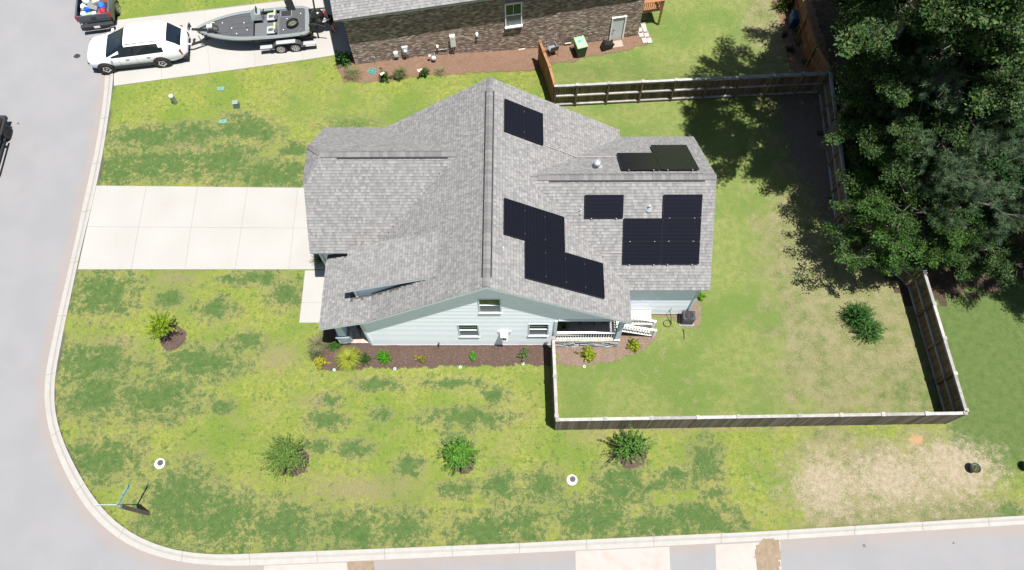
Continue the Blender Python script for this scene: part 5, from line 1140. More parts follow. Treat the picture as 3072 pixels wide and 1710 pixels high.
# outboard motor: a part of the boat
om = MB(); cx = -.52
om.lathe([(.10, 1.0), (.24, 1.05), (.30, 1.2), (.31, 1.45), (.26, 1.62), (.12, 1.70), (.02, 1.71)], (0, 0, 0), 20, mtx=Matrix.Translation((cx, 0, 0)) @ Matrix.Diagonal((1.25, .95, 1, 1))); oo = om.build('outboard_motor', PAINTB, boat, world=False, smooth=True)
ex_ = MB(); ex_.box((cx-.02, 0, .85), (.26, .20, .6)); ex_.box((cx-.25, 0, .62), (.7, .14, .10)); ex_.box((-.12, 0, .98), (.4, .32, .3)); ex_.tube([(cx-.3, 0, .62), (cx-1.1, 0, 1.0)], [.11, .07], 10)
for k in range(3):
    a = 2*PI*k/3; ex_.add([(cx-1.12, .03*math.cos(a), 1.02+.03*math.sin(a)), (cx-1.08, .20*math.cos(a-.4), 1.02+.2*math.sin(a-.4)), (cx-1.18, .22*math.cos(a+.3), 1.02+.22*math.sin(a+.3))], [(0, 1, 2)])
ex_.build('lower_unit', BLACK, oo, world=False)
for y in (-.55, .55): MB().box((-.15, y, 1.05), (.3, .12, .5)).build('anchor_bracket', BLACK, boat, world=False); MB().bar((-.25, y, 1.3), (-.95, y*1.3, 1.12), .06, .05).build('anchor_arm', BLACK, boat, world=False)
bag = thing('gear_bag', boat.matrix_basis @ Vector((.95, .30, 1.075)), bang+.5, 'open black and olive gear bag lying on the rear deck of the boat', 'bag')
bgm = MB(); bgm.lathe([(.30, 0), (.36, .06), (.37, .26), (.33, .28), (.30, .16), (.28, .06)], (0, 0, 0), 18, mtx=Matrix.Diagonal((1.0, .72, 1, 1))); bgm.build('shell', BLACK, bag, world=False)
bi = MB().lathe([(.29, .07), (.26, .13), (.02, .15)], (0, 0, 0), 14, mtx=Matrix.Diagonal((1.0, .72, 1, 1))); bi.build('lining', mat('olive_cloth', (.16, .155, .10), .9, var=.4, scale=9), bag, world=False)
MB().tube([(-.36, 0, .26), (-.2, .05, .42), (.2, .05, .42), (.36, 0, .26)], .018, 6).build('handle', TRIMK, bag, world=False)
tool = MB().bar((0, 0, 0), (.42, .1, .0), .03, .02); o = tool.build('fishing_pliers', ALU, None, mtx=boat.matrix_basis @ TR(.45, .62, 1.10, .6)); tag(o, 'thin silver tool beside the gear bag on the rear deck', 'tool')
ia = boat.matrix_basis.inverted(); qa, qb = ia @ G(953, 85, 1.0), ia @ G(937, -14, 2.7)
MB().tube([qa, qb], .05, 8).build('anchor_pole', mm('dark_green_paint', (.02, .03, .022), .4), boat, world=False)
# ---------------------------------------------------------------- pickups
def pickup(name, org, ang, label, paint, wheel_style='spoke', scale=1.0, boards_=False, tonneau=False):
    """origin: ground below rear bumper centre; x forward"""
    r = thing(name, org, ang, label, 'pickup truck')
    b = MB(); W2 = .98
    # bed: floor, walls with wheel swell, tailgate
    b.box((.95, 0, .78), (1.80, 1.7, .06)); b.box((1.88, 0, 1.02), (.06, 1.8, .5))
    for sg in (-1, 1):
        xs2 = [0.02, .25, .6, .9, 1.3, 1.6, 1.9]; bulge = [.0, .02, .06, .09, .09, .06, .02]
        vs = []
        for x, q in zip(xs2, bulge): vs += [(x, sg*(W2-.10), 1.28), (x, sg*W2, 1.28), (x, sg*(W2+q), 1.05), (x, sg*(W2+q*.8), .72 if .5 < x < 1.5 else .55), (x, sg*(W2-.10), .78)]
        b.add(vs, [(i*5+j, i*5+j+1, i*5+6+j, i*5+5+j) for i in range(6) for j in range(4)]+[(0, 1, 2, 3, 4), (30, 34, 33, 32, 31)])
    bo = b.build('truck_bed', paint, r, world=False)
    tg = MB().box((-.02, 0, 1.0), (.07, 1.74, .56)); to_ = tg.build('tailgate', paint, r, world=False); bevel(to_, .015); MB().box((-.07, 0, 1.08), (.03, .30, .07)).build('tailgate_handle', TRIMK, to_, world=False)
    bu = MB().box((-.20, 0, .58), (.24, 1.86, .22)); bo2 = bu.build('rear_bumper', TRIMK, r, world=False); bevel(bo2, .03); MB().box((-.325, 0, .58), (.01, .34, .15)).build('number_plate', WHITE, bo2, world=False)
    for sg in (-1, 1):
        MB().box((.03, sg*(W2-.04), 1.05), (.14, .14, .36)).build('tail_light', REDL, r, world=False)
        for cx in (1.15, 4.75): wheel(r, (cx, sg*.93, .40), .41, .28, sg, wheel_style)
        MB().box((4.75, sg*.93, .80), (1.05, .30, .10)).build('fender_flare', TRIMK, r, world=False)
    # cab and hood loft
    S = [(1.95, .93, 1.12, .72, 1.45, 1.42), (2.05, .98, 1.15, .76, 1.84, 1.80), (2.5, .99, 1.15, .78, 1.90, 1.84), (3.3, .99, 1.13, .77, 1.89, 1.83), (3.7, .99, 1.12, .80, 1.62, 1.56), (4.1, .985, 1.10, .86, 1.26, 1.22), (4.7, .98, 1.08, .82, 1.18, 1.14), (5.3, .95, 1.02, .78, 1.10, 1.06), (5.45, .88, .90, .66, .98, .94)]
    xs3 = np.linspace(1.95, 5.45, 36); rows = []; bd_ = MB(); gl_ = MB()
    for x in xs3:
        hw, zb, rh, zt, ze = crv(S, x); half = [(hw*.93, .52), (hw, .70), (hw, zb-.1), (hw*.96, zb), (rh, ze), (rh*.9, zt-.01), (rh*.4, zt), (0, zt+.01)]
        rows.append([(x, -y, z) for y, z in half]+[(x, y, z) for y, z in half[-2::-1]])
    n_ = len(rows[0])
    for i in range(len(rows)-1):
        xm = (xs3[i]+xs3[i+1])/2
        for j in range(n_-1):
            jj = j if j < n_//2 else n_-2-j
            gflag = (jj == 3 and 2.15 < xm < 3.95 and not 2.95 < xm < 3.05) or (jj >= 4 and 3.38 < xm < 4.08)
            (gl_ if gflag else bd_).add([rows[i][j], rows[i+1][j], rows[i+1][j+1], rows[i][j+1]], [(0, 1, 2, 3)])
    for e in (0, -1): bd_.add(rows[e], [tuple(range(n_))])
    bd_.build('cab', paint, r, world=False); gl_.build('cab_glass', CGLASS, r, world=False)
    for sg in (-1, 1): MB().box((3.85, sg*1.12, 1.2), (.14, .24, .2)).build('wing_mirror', paint, r, world=False); MB().box((5.40, sg*.72, .9), (.12, .3, .16)).build('headlight', LENS, r, world=False)
    MB().box((5.50, 0, .58), (.26, 1.85, .24)).build('front_bumper', TRIMK, r, world=False)
    if boards_:
        for sg in (-1, 1): MB().tube([(2.0, sg*1.10, .50), (4.2, sg*1.10, .50)], .06, 8).build('running_board', BLACK, r, world=False)
    return r
t1, t2 = G(223.5, 46.6, 1.28), G(321, 34, 1.28); mid = (t1+t2)/2; dv_ = (t2-t1).normalized(); a_ = math.atan2(dv_.y, dv_.x)+PI/2
pk = pickup('pickup_truck', (mid.x, mid.y, -.08), a_, 'dark grey pickup whose open bed is loaded with bags, at the top left', mat('truck_paint_grey', (.10, .125, .14), .35, coat=.4, var=.03))
fw = G(20, 392, .40); bl_ang = math.radians(91.5)
bf = Vector((math.cos(bl_ang), math.sin(bl_ang), 0)); br_ = Vector((bf.y, -bf.x, 0)); o_ = fw-bf*4.75-br_*1.06
pickup('pickup_truck', (o_.x, o_.y, -.08), bl_ang, 'black pickup with round side step, cut off by the left picture edge', PAINTB, 'dark', boards_=True)
# cargo in the bed: separate things
def cargo(x, y, z, d, rz, m, label, cat, name, shape='box'):
    mb = MB()
    if shape == 'box': mb.box((0, 0, d[2]/2), d)
    elif shape == 'bag':
        n_ = 14; pr_2 = [(.02, 0), (.42, .02), (.5, .3), (.44, .7), (.2, .95), (.06, 1.05)]
        vs = []; fs = []
        for r_q, zq in pr_2:
            for k in range(n_):
                a = 2*PI*k/n_; q = 1+.16*mnoise.noise((math.cos(a)*1.5+x*5, math.sin(a)*1.5+y*5, zq*2)); vs.append((r_q*q*d[0]*math.cos(a), r_q*q*d[1]*math.sin(a), zq*d[2]))
        for i in range(len(pr_2)-1):
            for k in range(n_): fs.append((i*n_+k, i*n_+(k+1) % n_, (i+1)*n_+(k+1) % n_, (i+1)*n_+k))
        fs.append(tuple(range(n_))[::-1]); fs.append(tuple((len(pr_2)-1)*n_+k for k in range(n_))); mb.add(vs, fs)
    elif shape == 'slats':
        for i in range(7): mb.tube([(-d[0]/2+i*d[0]/6, -d[1]/2, d[2]*.5), (-d[0]/2+i*d[0]/6+.03, 0, d[2]), (-d[0]/2+i*d[0]/6, d[1]/2, d[2]*.5)], .035, 6)
    o = mb.build(name, m, None, mtx=pk.matrix_basis @ TR(x, y, z, rz)); tag(o, label, cat, None)
    if shape == 'box': bevel(o, .02)
    return o
cl_ = lambda k, c, **kw: mm(k, c, .6, **kw)
zb_ = .815
cargo(.22, -.30, zb_, (.30, .34, .30), .2, cl_('bag_red', (.50, .025, .03)), 'red bag at the tailgate, right of the white box', 'bag', 'bag', 'bag')
cargo(.42, -.52, zb_, (.42, .40, .42), .5, cl_('bag_darkred', (.33, .012, .03)), 'dark red duffel bag in the right rear of the truck bed', 'bag', 'bag', 'bag')
cargo(.85, -.42, zb_, (.48, .46, .45), .1, cl_('bag_blue', (.01, .12, .60)), 'large bright blue sack on the right side of the truck bed', 'sack', 'sack', 'bag')
cargo(1.05, -.72, zb_, (.30, .42, .5), .3, cl_('rust_cloth', (.35, .09, .03)), 'rust orange cloth roll against the right bed wall', 'cloth roll', 'cloth_roll', 'bag')
cargo(.62, .42, zb_, (.22, .34, .50), .2, cl_('bag_blue2', (.01, .10, .48)), 'small blue sack on the left side of the bed', 'sack', 'sack', 'bag')
cargo(.42, .64, zb_, (.34, .34, .36), .0, cl_('bag_white', (.62, .64, .66)), 'white rubbish bag in the left rear corner of the bed', 'bag', 'bag', 'bag')
cargo(.95, .66, zb_, (.36, .36, .40), .6, cl_('bag_white2', (.70, .70, .72)), 'white rubbish bag beside the left bed wall', 'bag', 'bag', 'bag')
cargo(.98, .16, zb_, (.60, .62, .28), -.15, cl_('grey_slats', (.36, .37, .40)), 'grey folded lounge chair lying in the middle of the bed', 'folding chair', 'folding_chair', 'slats')
cargo(1.25, -.10, zb_, (.60, .42, .45), .35, cl_('tan_card', (.58, .50, .38)), 'tan cardboard box in the middle of the truck bed', 'box', 'cardboard_box')
cargo(.20, .18, zb_, (.28, .46, .34), .1, cl_('olive_box', (.20, .28, .17)), 'olive green box behind the tailgate', 'box', 'storage_box')
cargo(.20, -.06, zb_, (.26, .20, .36), -.1, cl_('white_card', (.62, .58, .56)), 'white box with pink print behind the tailgate, between olive box and red bag', 'box', 'cardboard_box')
cargo(.18, .52, zb_, (.24, .28, .28), .15, cl_('lilac_box', (.36, .36, .44)), 'lilac grey box in the left corner behind the tailgate', 'box', 'storage_box')
cargo(1.15, .02, zb_+.30, (1.1, .10, .05), .75, cl_('plank_brown', (.13, .09, .065)), 'brown timber offcut lying diagonally over the load', 'timber', 'timber_offcut')
cargo(1.45, .55, zb_, (.42, .44, .46), .2, cl_('bag_white3', (.66, .70, .72)), 'white rubbish bag farthest forward on the left', 'bag', 'bag', 'bag')
# ================================================================== PERSON
SKIN = mm('skin', (.50, .27, .19), .55, var=.05); TEE = mm('black_cotton', (.012, .012, .014), .9); SHORT = mm('black_shorts', (.02, .02, .03), .9); SHOE = mm('dark_shoes', (.03, .022, .02), .7); HAIR = mm('grey_hair', (.30, .25, .22), .9)
def skin_obj(name, pts, edges, rad, m, parent, sub=2, root=0):
    me = bpy.data.meshes.new(name); me.from_pydata([tuple(p) for p in pts], edges, []); me.materials.append(m); o = bpy.data.objects.new(name, me); put(o, parent, world=False)
    md = o.modifiers.new('skin', 'SKIN'); sv = me.skin_vertices[0].data
    for i, r_2 in enumerate(rad): sv[i].radius = (r_2, r_2) if not isinstance(r_2, tuple) else r_2; sv[i].use_root = (i == root)
    md.use_smooth_shade = True; sb = o.modifiers.new('subsurf', 'SUBSURF'); sb.levels = sub; sb.render_levels = sub; return o
ft_ = G(1010, 93, .03); hdp = G(968, 42, 1.20)
pdir = (hdp-ft_); pdir.z = 0; pang = math.atan2(pdir.y, pdir.x)
per = thing('person', (ft_.x, ft_.y, .03), pang, 'person in black tee and shorts bending over the outboard motor', 'person')
PB = [(.22, 0, .92), (.34, 0, 1.08), (.52, 0, 1.22), (.66, 0, 1.28), (.76, 0, 1.30), (.86, 0, 1.31), (.97, 0, 1.30),   # pelvis, belly, chest, shoulders, neck, head, crown
      (.22, .10, .90), (.10, .13, .52), (-.02, .14, .10), (.12, .15, .04), (.22, -.10, .90), (.16, -.14, .52), (.08, -.15, .10), (.22, -.16, .04),
      (.64, .19, 1.26), (.74, .24, 1.02), (.92, .16, .92), (.98, .13, .92), (.64, -.19, 1.26), (.74, -.24, 1.02), (.92, -.14, .92), (.98, -.12, .92)]
PE = [(0, 1), (1, 2), (2, 3), (3, 4), (4, 5), (5, 6), (0, 7), (7, 8), (8, 9), (9, 10), (0, 11), (11, 12), (12, 13), (13, 14), (3, 15), (15, 16), (16, 17), (17, 18), (3, 19), (19, 20), (20, 21), (21, 22)]
PR = [.15, .145, .15, .13, .062, .095, .085, .095, .062, .042, .035, .095, .062, .042, .035, .06, .045, .032, .035, .06, .045, .032, .035]
skin_obj('body', PB, PE, PR, SKIN, per)
skin_obj('t_shirt', [PB[i] for i in (0, 1, 2, 3)]+[(.70, 0, 1.29), PB[15], (.70, .225, 1.12), PB[19], (.70, -.225, 1.12)], [(0, 1), (1, 2), (2, 3), (3, 4), (3, 5), (5, 6), (3, 7), (7, 8)], [.165, .165, .17, .15, .08, .078, .068, .078, .068], TEE, per)
skin_obj('shorts', [(.20, 0, .93), (.20, .10, .88), (.14, .125, .58), (.20, -.10, .88), (.18, -.135, .58)], [(0, 1), (1, 2), (0, 3), (3, 4)], [.165, .12, .10, .12, .10], SHORT, per)
for sg, i in ((1, 10), (-1, 14)): skin_obj('shoe', [(PB[i][0]-.12, PB[i][1], .05), (PB[i][0]+.02, PB[i][1], .045), (PB[i][0]+.12, PB[i][1], .035)], [(0, 1), (1, 2)], [.05, .048, .04], SHOE, per, 1)
skin_obj('hair', [(.84, 0, 1.345), (.93, 0, 1.355)], [(0, 1)], [.085, .075], HAIR, per, 1)
fc = MB(); fc.lathe([(.001, 0), (.018, .01), (.001, .04)], (.95, 0, 1.22), 8, mtx=Matrix.Rotation(PI, 4, 'X')); [fc.lathe([(.012, 0), (.012, .01), (.001, .014)], (.98, s_*.035, 1.225), 8) for s_ in (-1, 1)]; [fc.lathe([(.012, 0), (.026, .012), (.012, .02)], (.88, s_*.095, 1.29), 8, mtx=Matrix.Rotation(s_*-PI/2, 4, 'X')) for s_ in (-1, 1)]; fc.build('face_features', SKIN, per, world=False)
for sg, i in ((1, 18), (-1, 22)):
    for k in range(5):
        x, y, z = PB[i]; yy = y+(-.03+.016*k)*1.0 if k < 4 else y-sg*.045; l_ = (.065, .075, .072, .055, .045)[k]
        skin_obj('finger', [(x, yy*.98, z), (x+l_*.6, yy, z-.01), (x+l_, yy, z-.035)], [(0, 1), (1, 2)], [.010, .009, .008], SKIN, per, 1)
MB().box((.50, .02, 1.385), (.13, .16, .004)).build('red_print', mm('red_print', (.35, .01, .015), .8), per, world=False)
# ================================================================== SMALL THINGS ON THE LAWN
p = G(445, 1541); sa = thing('street_sign', p, 0, 'street name sign with green blades on a weathered square timber post', 'street sign', None)
SGP = mm('post_weathered', (.17, .125, .10), .9, var=.3, scale=7, bump=.4); SGN = mm('sign_green', (.0, .19, .17), .4, var=.02); SLT = mm('letter_paint', (.62, .70, .68), .5)
MB().box((0, 0, 1.34), (.15, .15, 2.68)).build('post', SGP, sa, world=False)
t_ = G(408, 1466, 2.62)-p; b2 = G(374, 1528, 2.62)-p; dv_ = Vector((t_.x-b2.x, t_.y-b2.y, 0)); L_ = dv_.length; aa = math.atan2(dv_.y, dv_.x)
BLm = TR((t_.x+b2.x)/2*0+dv_.x/2*.98, dv_.y/2*.98+.02, 2.86, aa)
blade = MB().box((0, 0, 0), (L_, .012, .22)).build('sign_blade', SGN, sa, world=False, mtx=BLm)
bdr = MB(); 
for z_ in (-.103, .103): bdr.box((0, -.0075, z_), (L_-.01, .004, .010)); bdr.box((0, .0075, z_), (L_-.01, .004, .010))
for x_ in (-1, 1): bdr.box((x_*(L_/2-.01), -.0075, 0), (.010, .004, .19)); bdr.box((x_*(L_/2-.01), .0075, 0), (.010, .004, .19))
tag(bdr.build('sign_border', SLT, blade, world=False), kind='stuff')
def text(s_, size, parent, mtx, m, ext_=.002):
    cu = bpy.data.curves.new('lettering', 'FONT'); cu.body = s_; cu.size = size; cu.align_x = 'CENTER'; cu.align_y = 'CENTER'; cu.extrude = ext_
    tmp = bpy.data.objects.new('tmp', cu); COL.objects.link(tmp); dg = bpy.context.evaluated_depsgraph_get(); me = bpy.data.meshes.new_from_object(tmp.evaluated_get(dg)); bpy.data.objects.remove(tmp)
    me.materials.clear(); me.materials.append(m); o = bpy.data.objects.new('lettering', me); put(o, parent, world=False, mtx=mtx); return o
RX90 = Matrix.Rotation(PI/2, 4, 'X')
text('LOMBARD', .165, blade, Matrix.Translation((-.10, -.0085, 0)) @ RX90, SLT); text('WY', .09, blade, Matrix.Translation((L_/2-.14, -.0085, .03)) @ RX90, SLT)
text('LOMBARD', .165, blade, Matrix.Translation((.10, .0085, 0)) @ Matrix.Rotation(PI, 4, 'Z') @ RX90, SLT)
MB().box((0, 0, 2.73), (.10, .05, .10)).build('bracket', ALU, sa, world=False)
b3 = MB().box((-.42, .0, 2.98), (.95, .012, .18)).build('sign_blade', SGN, sa, world=False); MB().box((-.42, 0, 3.075), (.95, .02, .012)).build('blade_edge', SLT, b3, world=False)
MB().box((.02, -.086, 2.45), (.16, .012, .30)).build('green_plate', SGN, sa, world=False)
# clean-outs with concrete collars
for x, y, t_ in ((480, 1391, 'round white concrete collar with dark lid near the street corner'), (1716, 1440, 'round white concrete collar with dark lid, south of the fence corner')):
    p = G(x, y); r = thing('cleanout_cover', p, 0, t_, 'cleanout cover', 'round clean-out covers')
    MB().lathe([(.25, -.05), (.25, .035), (.235, .045), (.12, .05)], (0, 0, 0), 26).build('collar', mm('collar_concrete', (.62, .60, .56), .85, var=.06, bump=.2), r, world=False); MB().lathe([(.135, .045), (.135, .07), (.12, .075)], (.03, .03, 0), 20).build('lid', mm('cast_iron', (.075, .065, .065), .7, var=.3, scale=14), r, world=False)
VBX = mm('dull_green_cast', (.16, .32, .27), .6, var=.1)
for x, y, t_ in ((662, 266, 'flat green valve box lid nearer the boat driveway'), (669, 364.5, 'flat green valve box lid nearer the garage driveway')):
    p = G(x, y); r = thing('valve_box', p, .1, t_, 'valve box', 'green valve boxes in the side lawn'); o = MB().box((0, 0, .01), (.42, .26, .06)).build('lid', VBX, r, world=False); bevel(o, .02); MB().box((0, 0, .042), (.10, .03, .006)).build('finger_slot', mm('slot_dark', (.04, .08, .06), .7), r, world=False)
p = G(527, 309); r = thing('utility_bollard', p, 0, 'pale green round utility pedestal in the side lawn', 'utility pedestal'); MB().lathe([(.13, 0), (.125, .62)], (0, 0, 0), 18).build('tube', mm('pedestal_green', (.22, .33, .27), .5), r, world=False); MB().lathe([(.14, .60), (.14, .66), (.12, .70), (.05, .72)], (0, 0, 0), 18).build('cap', mm('pedestal_cap', (.52, .60, .55), .5), r, world=False)
p = G(712, 320); r = thing('utility_box', p, .15, 'small square grey green utility box in the side lawn', 'utility box'); o = MB().add([(-.17, -.15, 0), (.17, -.15, 0), (.17, .15, 0), (-.17, .15, 0), (-.14, -.12, .38), (.14, -.12, .38), (.14, .12, .38), (-.14, .12, .38)], [(0, 1, 5, 4), (1, 2, 6, 5), (2, 3, 7, 6), (3, 0, 4, 7), (4, 5, 6, 7)]).build('housing', mm('box_dark_green', (.10, .14, .12), .6), r, world=False); o2 = MB().box((0, 0, .41), (.32, .28, .06)).build('lid', mm('lid_dull_green', (.26, .33, .29), .55), r, world=False); bevel(o2, .02)
# little irrigation ring markers along the bed
for (x, y), t_ in zip([(1003, 1110), (1185, 1107), (1381, 1102), (1569, 1092), (1753, 1100)], ('left end of the mulch bed', 'below the round bright green bush', 'in front of the middle of the mulch bed', 'just left of the fence', 'just right of the fence')):
    p = G(x, y); r = thing('sprinkler_collar', p, 0, 'small white green sprinkler collar, '+t_, 'sprinkler', 'sprinkler collars along the mulch bed'); MB().lathe([(.03, 0), (.03, .04), (.075, .045), (.075, .0)], (0, 0, 0), 14).build('ring', mm('ring_mint', (.45, .62, .56), .6), r, world=False); MB().lathe([(.03, .0), (.03, .05)], (0, 0, 0), 10).build('nozzle', BLACK, r, world=False)
# wheeled bins, chair, plant pots
def bin_(nm, p, rz, label, mb_, ml, lying=False):
    r = thing(nm, p, rz, label, 'wheeled bin')
    if lying: r.matrix_basis = Matrix.Translation(Vector(p)+Vector((0, 0, .22))) @ Matrix.Rotation(rz, 4, 'Z') @ Matrix.Rotation(math.radians(72), 4, 'X') @ Matrix.Scale(.62, 4); 
    b = MB().add([(x*.25, y*.28, .0) for x, y in ((-1, -1), (1, -1), (1, 1), (-1, 1))]+[(x*.32, y*.38, 1.0) for x, y in ((-1, -1), (1, -1), (1, 1), (-1, 1))], [(0, 3, 2, 1), (0, 1, 5, 4), (1, 2, 6, 5), (2, 3, 7, 6), (3, 0, 4, 7), (4, 5, 6, 7)]); bo = b.build('body', mb_, r, world=False); bevel(bo, .03)
    ld = MB().add([(-.34, -.40, 1.0), (.34, -.40, 1.0), (.34, .40, 1.0), (-.34, .40, 1.0), (-.30, -.34, 1.08), (.30, -.34, 1.08), (.30, .36, 1.10), (-.30, .36, 1.10)], [(0, 1, 5, 4), (1, 2, 6, 5), (2, 3, 7, 6), (3, 0, 4, 7), (4, 5, 6, 7), (0, 3, 2, 1)]); lo = ld.build('lid', ml, r, world=False); bevel(lo, .025)
    MB().tube([(-.26, .44, 1.03), (.26, .44, 1.03)], .022, 8).build('handle', ml, r, world=False)
    for sg in (-1, 1):
        MB().box((sg*.27, .42, 1.02), (.05, .12, .07)).build('handle_bracket', ml, r, world=False)
        MB().lathe([(.11, -.03), (.12, 0), (.11, .03)], (sg*.26, .32, .12), 16, mtx=Matrix.Rotation(PI/2, 4, 'Y')).build('wheel', BLACK, r, world=False)
    return r, lo
r, lo = bin_('wheeled_bin', GG(1739, 163), BANG+.12, 'dark green wheeled bin with a pale green lid by the brick wall', mm('bin_dark_green', (.03, .075, .045), .5), mm('bin_lid_mint', (.36, .62, .34), .5))
MB().lathe([(.09, 0), (.05, .02), (.02, .05)], (-.06, .06, 1.095), 12).build('turquoise_rosette', mm('turquoise_plastic', (.02, .40, .46), .4), lo, world=False)
bin_('wheeled_bin', GG(1836, 142), BANG-1.45, 'black wheeled bin lying tipped over, left of the grey door', BLACK, BLACK, lying=True)
ch = thing('garden_chair', GG(1657, 160), BANG+.2+PI, 'grey metal garden chair standing behind the orange fence', 'chair'); CHM = mm('chair_grey', (.17, .18, .21), .5)
o = MB().box((0, 0, .42), (.48, .46, .03)).build('seat', mm('seat_mesh_grey', (.24, .26, .30), .6), ch, world=False); o = MB().bar((0, .22, .44), (0, .34, .95), .46, .025, up=(0, 1, 0)).build('backrest', CHM, ch, world=False)
for x in (-.25, .25):
    MB().tube([(x, -.24, 0), (x, -.24, .62)], .016, 6).build('leg', CHM, ch, world=False); MB().tube([(x, .26, 0), (x, .22, .45), (x, .34, .95)], .016, 6).build('leg', CHM, ch, world=False); MB().bar((x, -.26, .63), (x, .27, .63), .05, .02).build('armrest', CHM, ch, world=False)
ac = thing('heat_pump', G(2058, 962), -.03, 'dark grey air conditioning unit on the pebbles behind the rear wing', 'air conditioner')
ACm = mm('ac_grey', (.028, .028, .034), .5); o = MB().box((0, 0, .42), (.60, .46, .74)).build('casing', ACm, ac, world=False); bevel(o, .02); MB().box((0, 0, .03), (.74, .60, .06)).build('pad', mm('pad_grey', (.3, .3, .3), .8), ac, world=False)
g = MB(); 
for i in range(8): g.lathe([(.04+.024*i, .792), (.05+.024*i, .80), (.06+.024*i, .792)], (0, 0, 0), 20, cap=False)
g.build('fan_grille', mm('grille_dark', (.05, .05, .055), .4), ac, world=False)
for i in range(9): MB().box((0, -.237, .12+i*.07), (.52, .012, .03)).build('louvre', mm('louvre_grey', (.06, .065, .08), .4), ac, world=False)
c1 = MB().tube([Vector((7.30, 13.3, .03))+Vector((.20*math.cos(a), .18*math.sin(a), .02*math.sin(2*a))) for a in np.linspace(0, 5.8, 18)]+[Vector((7.45, 13.5, .3)), Vector((7.35, 13.76, .6)), Vector((7.4, 13.78, .9))], .016, 6).build('cable', BLACK, None); tag(c1, 'black cable coiled on the pebbles left of the air conditioner', 'cable')
c2 = MB().tube([(8.05, 13.0, .06), (8.08, 12.8, .03), (8.06, 12.45, .02)], .02, 6).build('drain_hose', BLACK, None); tag(c2, 'short black drain hose lying on the grass in front of the air conditioner', 'hose')
# rear steps and landing beside the porch
STPM = mm('bleached_deck_wood', (.50, .475, .44), .8, var=.12, scale=6, bump=.2, bscale=40)
rs = thing('timber_steps', (5.7, 13.2, 0), 0, 'bleached timber landing and ramped steps with white railing behind the porch', 'steps')
for i in range(12): MB().box((4.95+i*.125, 13.35, .78-.0), (.118, .80, .035)).build('deck_board', STPM, rs)
for x in (4.9, 6.38):
    MB().box((x, 13.7, .38), (.09, .09, .76)).build('post', STPM, rs)
    MB().box((x, 12.98, .38), (.09, .09, .76)).build('post', STPM, rs)
# sloping stair run going east along the front
for i in range(5): MB().box((4.98+i*.31, 12.83, .80-i*.165-.02), (.33, .42, .035)).build('step', STPM, rs); MB().box((4.83+i*.31+.0, 12.83, .72-i*.165), (.02, .42, .13)).build('riser', STPM, rs)
for y_ in (12.60, 13.06):
    MB().bar((4.80, y_, 1.72), (6.50, y_-.0, .98), .09, .045).build('hand_rail', WHITE, rs); MB().bar((4.80, y_, .92), (6.50, y_, .18), .05, .07).build('stringer', WHITE, rs)
    for i in range(12):
        t_ = (i+.5)/12; x = 4.80+1.7*t_; z_ = .92-.74*t_; MB().box((x, y_, z_+.40), (.035, .035, .74)).build('baluster', WHITE, rs)
    MB().box((6.52, y_, .50), (.10, .10, 1.0)).build('newel_post', WHITE, rs)
# things on the porches
def lounge(p, rz, m, label):
    r = thing('porch_chair', p, rz, label, 'chair'); o = MB().box((0, 0, .34), (.62, .60, .14)).build('cushion', m, r, world=False); bevel(o, .03); o = MB().box((0, .30, .62), (.62, .12, .5)).build('backrest', m, r, world=False); bevel(o, .03)
    for x in (-.34, .34): MB().box((x, 0, .40), (.07, .66, .5)).build('armrest', TRIMK, r, world=False)
    return r
lounge((3.2, 13.2, .83), 0, mm('cushion_grey', (.16, .17, .18), .8), 'grey cushioned chair in the middle of the rear porch')
rc = thing('rocking_chair', (-7.75, 12.95, .44), .35, 'dark red brown wooden rocking chair on the front porch', 'chair'); RW = mm('wood_red_brown', (.12, .05, .035), .5)
MB().box((0, 0, .42), (.5, .48, .04)).build('seat', RW, rc, world=False)
for i in range(6): MB().bar((-.2+i*.08, .22, .44), (-.2+i*.08, .36, 1.05), .05, .015).build('back_slat', RW, rc, world=False)
for x in (-.26, .26): MB().box((x, 0, .62), (.07, .5, .03)).build('armrest', RW, rc, world=False); MB().box((x, -.2, .31), (.04, .04, .6)).build('leg', RW, rc, world=False); MB().box((x, .22, .31), (.04, .04, .6)).build('leg', RW, rc, world=False); MB().bar((x, -.4, .04), (x, .45, .04), .03, .04).build('rocker', RW, rc, world=False)
# ================================================================== PLANTS
def leaves(name, P, Nn, size, cols, m, aspect=.55, rs=RNG, fold=True):
    """P centres (n,3), Nn normals/directions (n,3), size array -> mesh of two-triangle rhombic leaves"""
    n_ = len(P); a = rs.normal(size=(n_, 3)); a -= (a*Nn).sum(1)[:, None]*Nn; a /= np.linalg.norm(a, axis=1)[:, None]+1e-9; b_ = np.cross(Nn, a); s_ = size[:, None]
    V = np.stack([P-a*s_, P+b_*s_*aspect-Nn*s_*.12, P+a*s_, P-b_*s_*aspect-Nn*s_*.12], 1).reshape(-1, 3); Fq_ = np.arange(n_*4).reshape(-1, 4)
    return np_mesh(name, V, Fq_, cols, m)
def unit(v): return v/(np.linalg.norm(v, axis=1)[:, None]+1e-9)
def pick(cols, n_, jit=.18, rs=RNG):
    c = np.array(cols)[rs.integers(0, len(cols), n_)]; return np.clip(c*(1+rs.normal(size=(n_, 1))*jit), .004, 1)
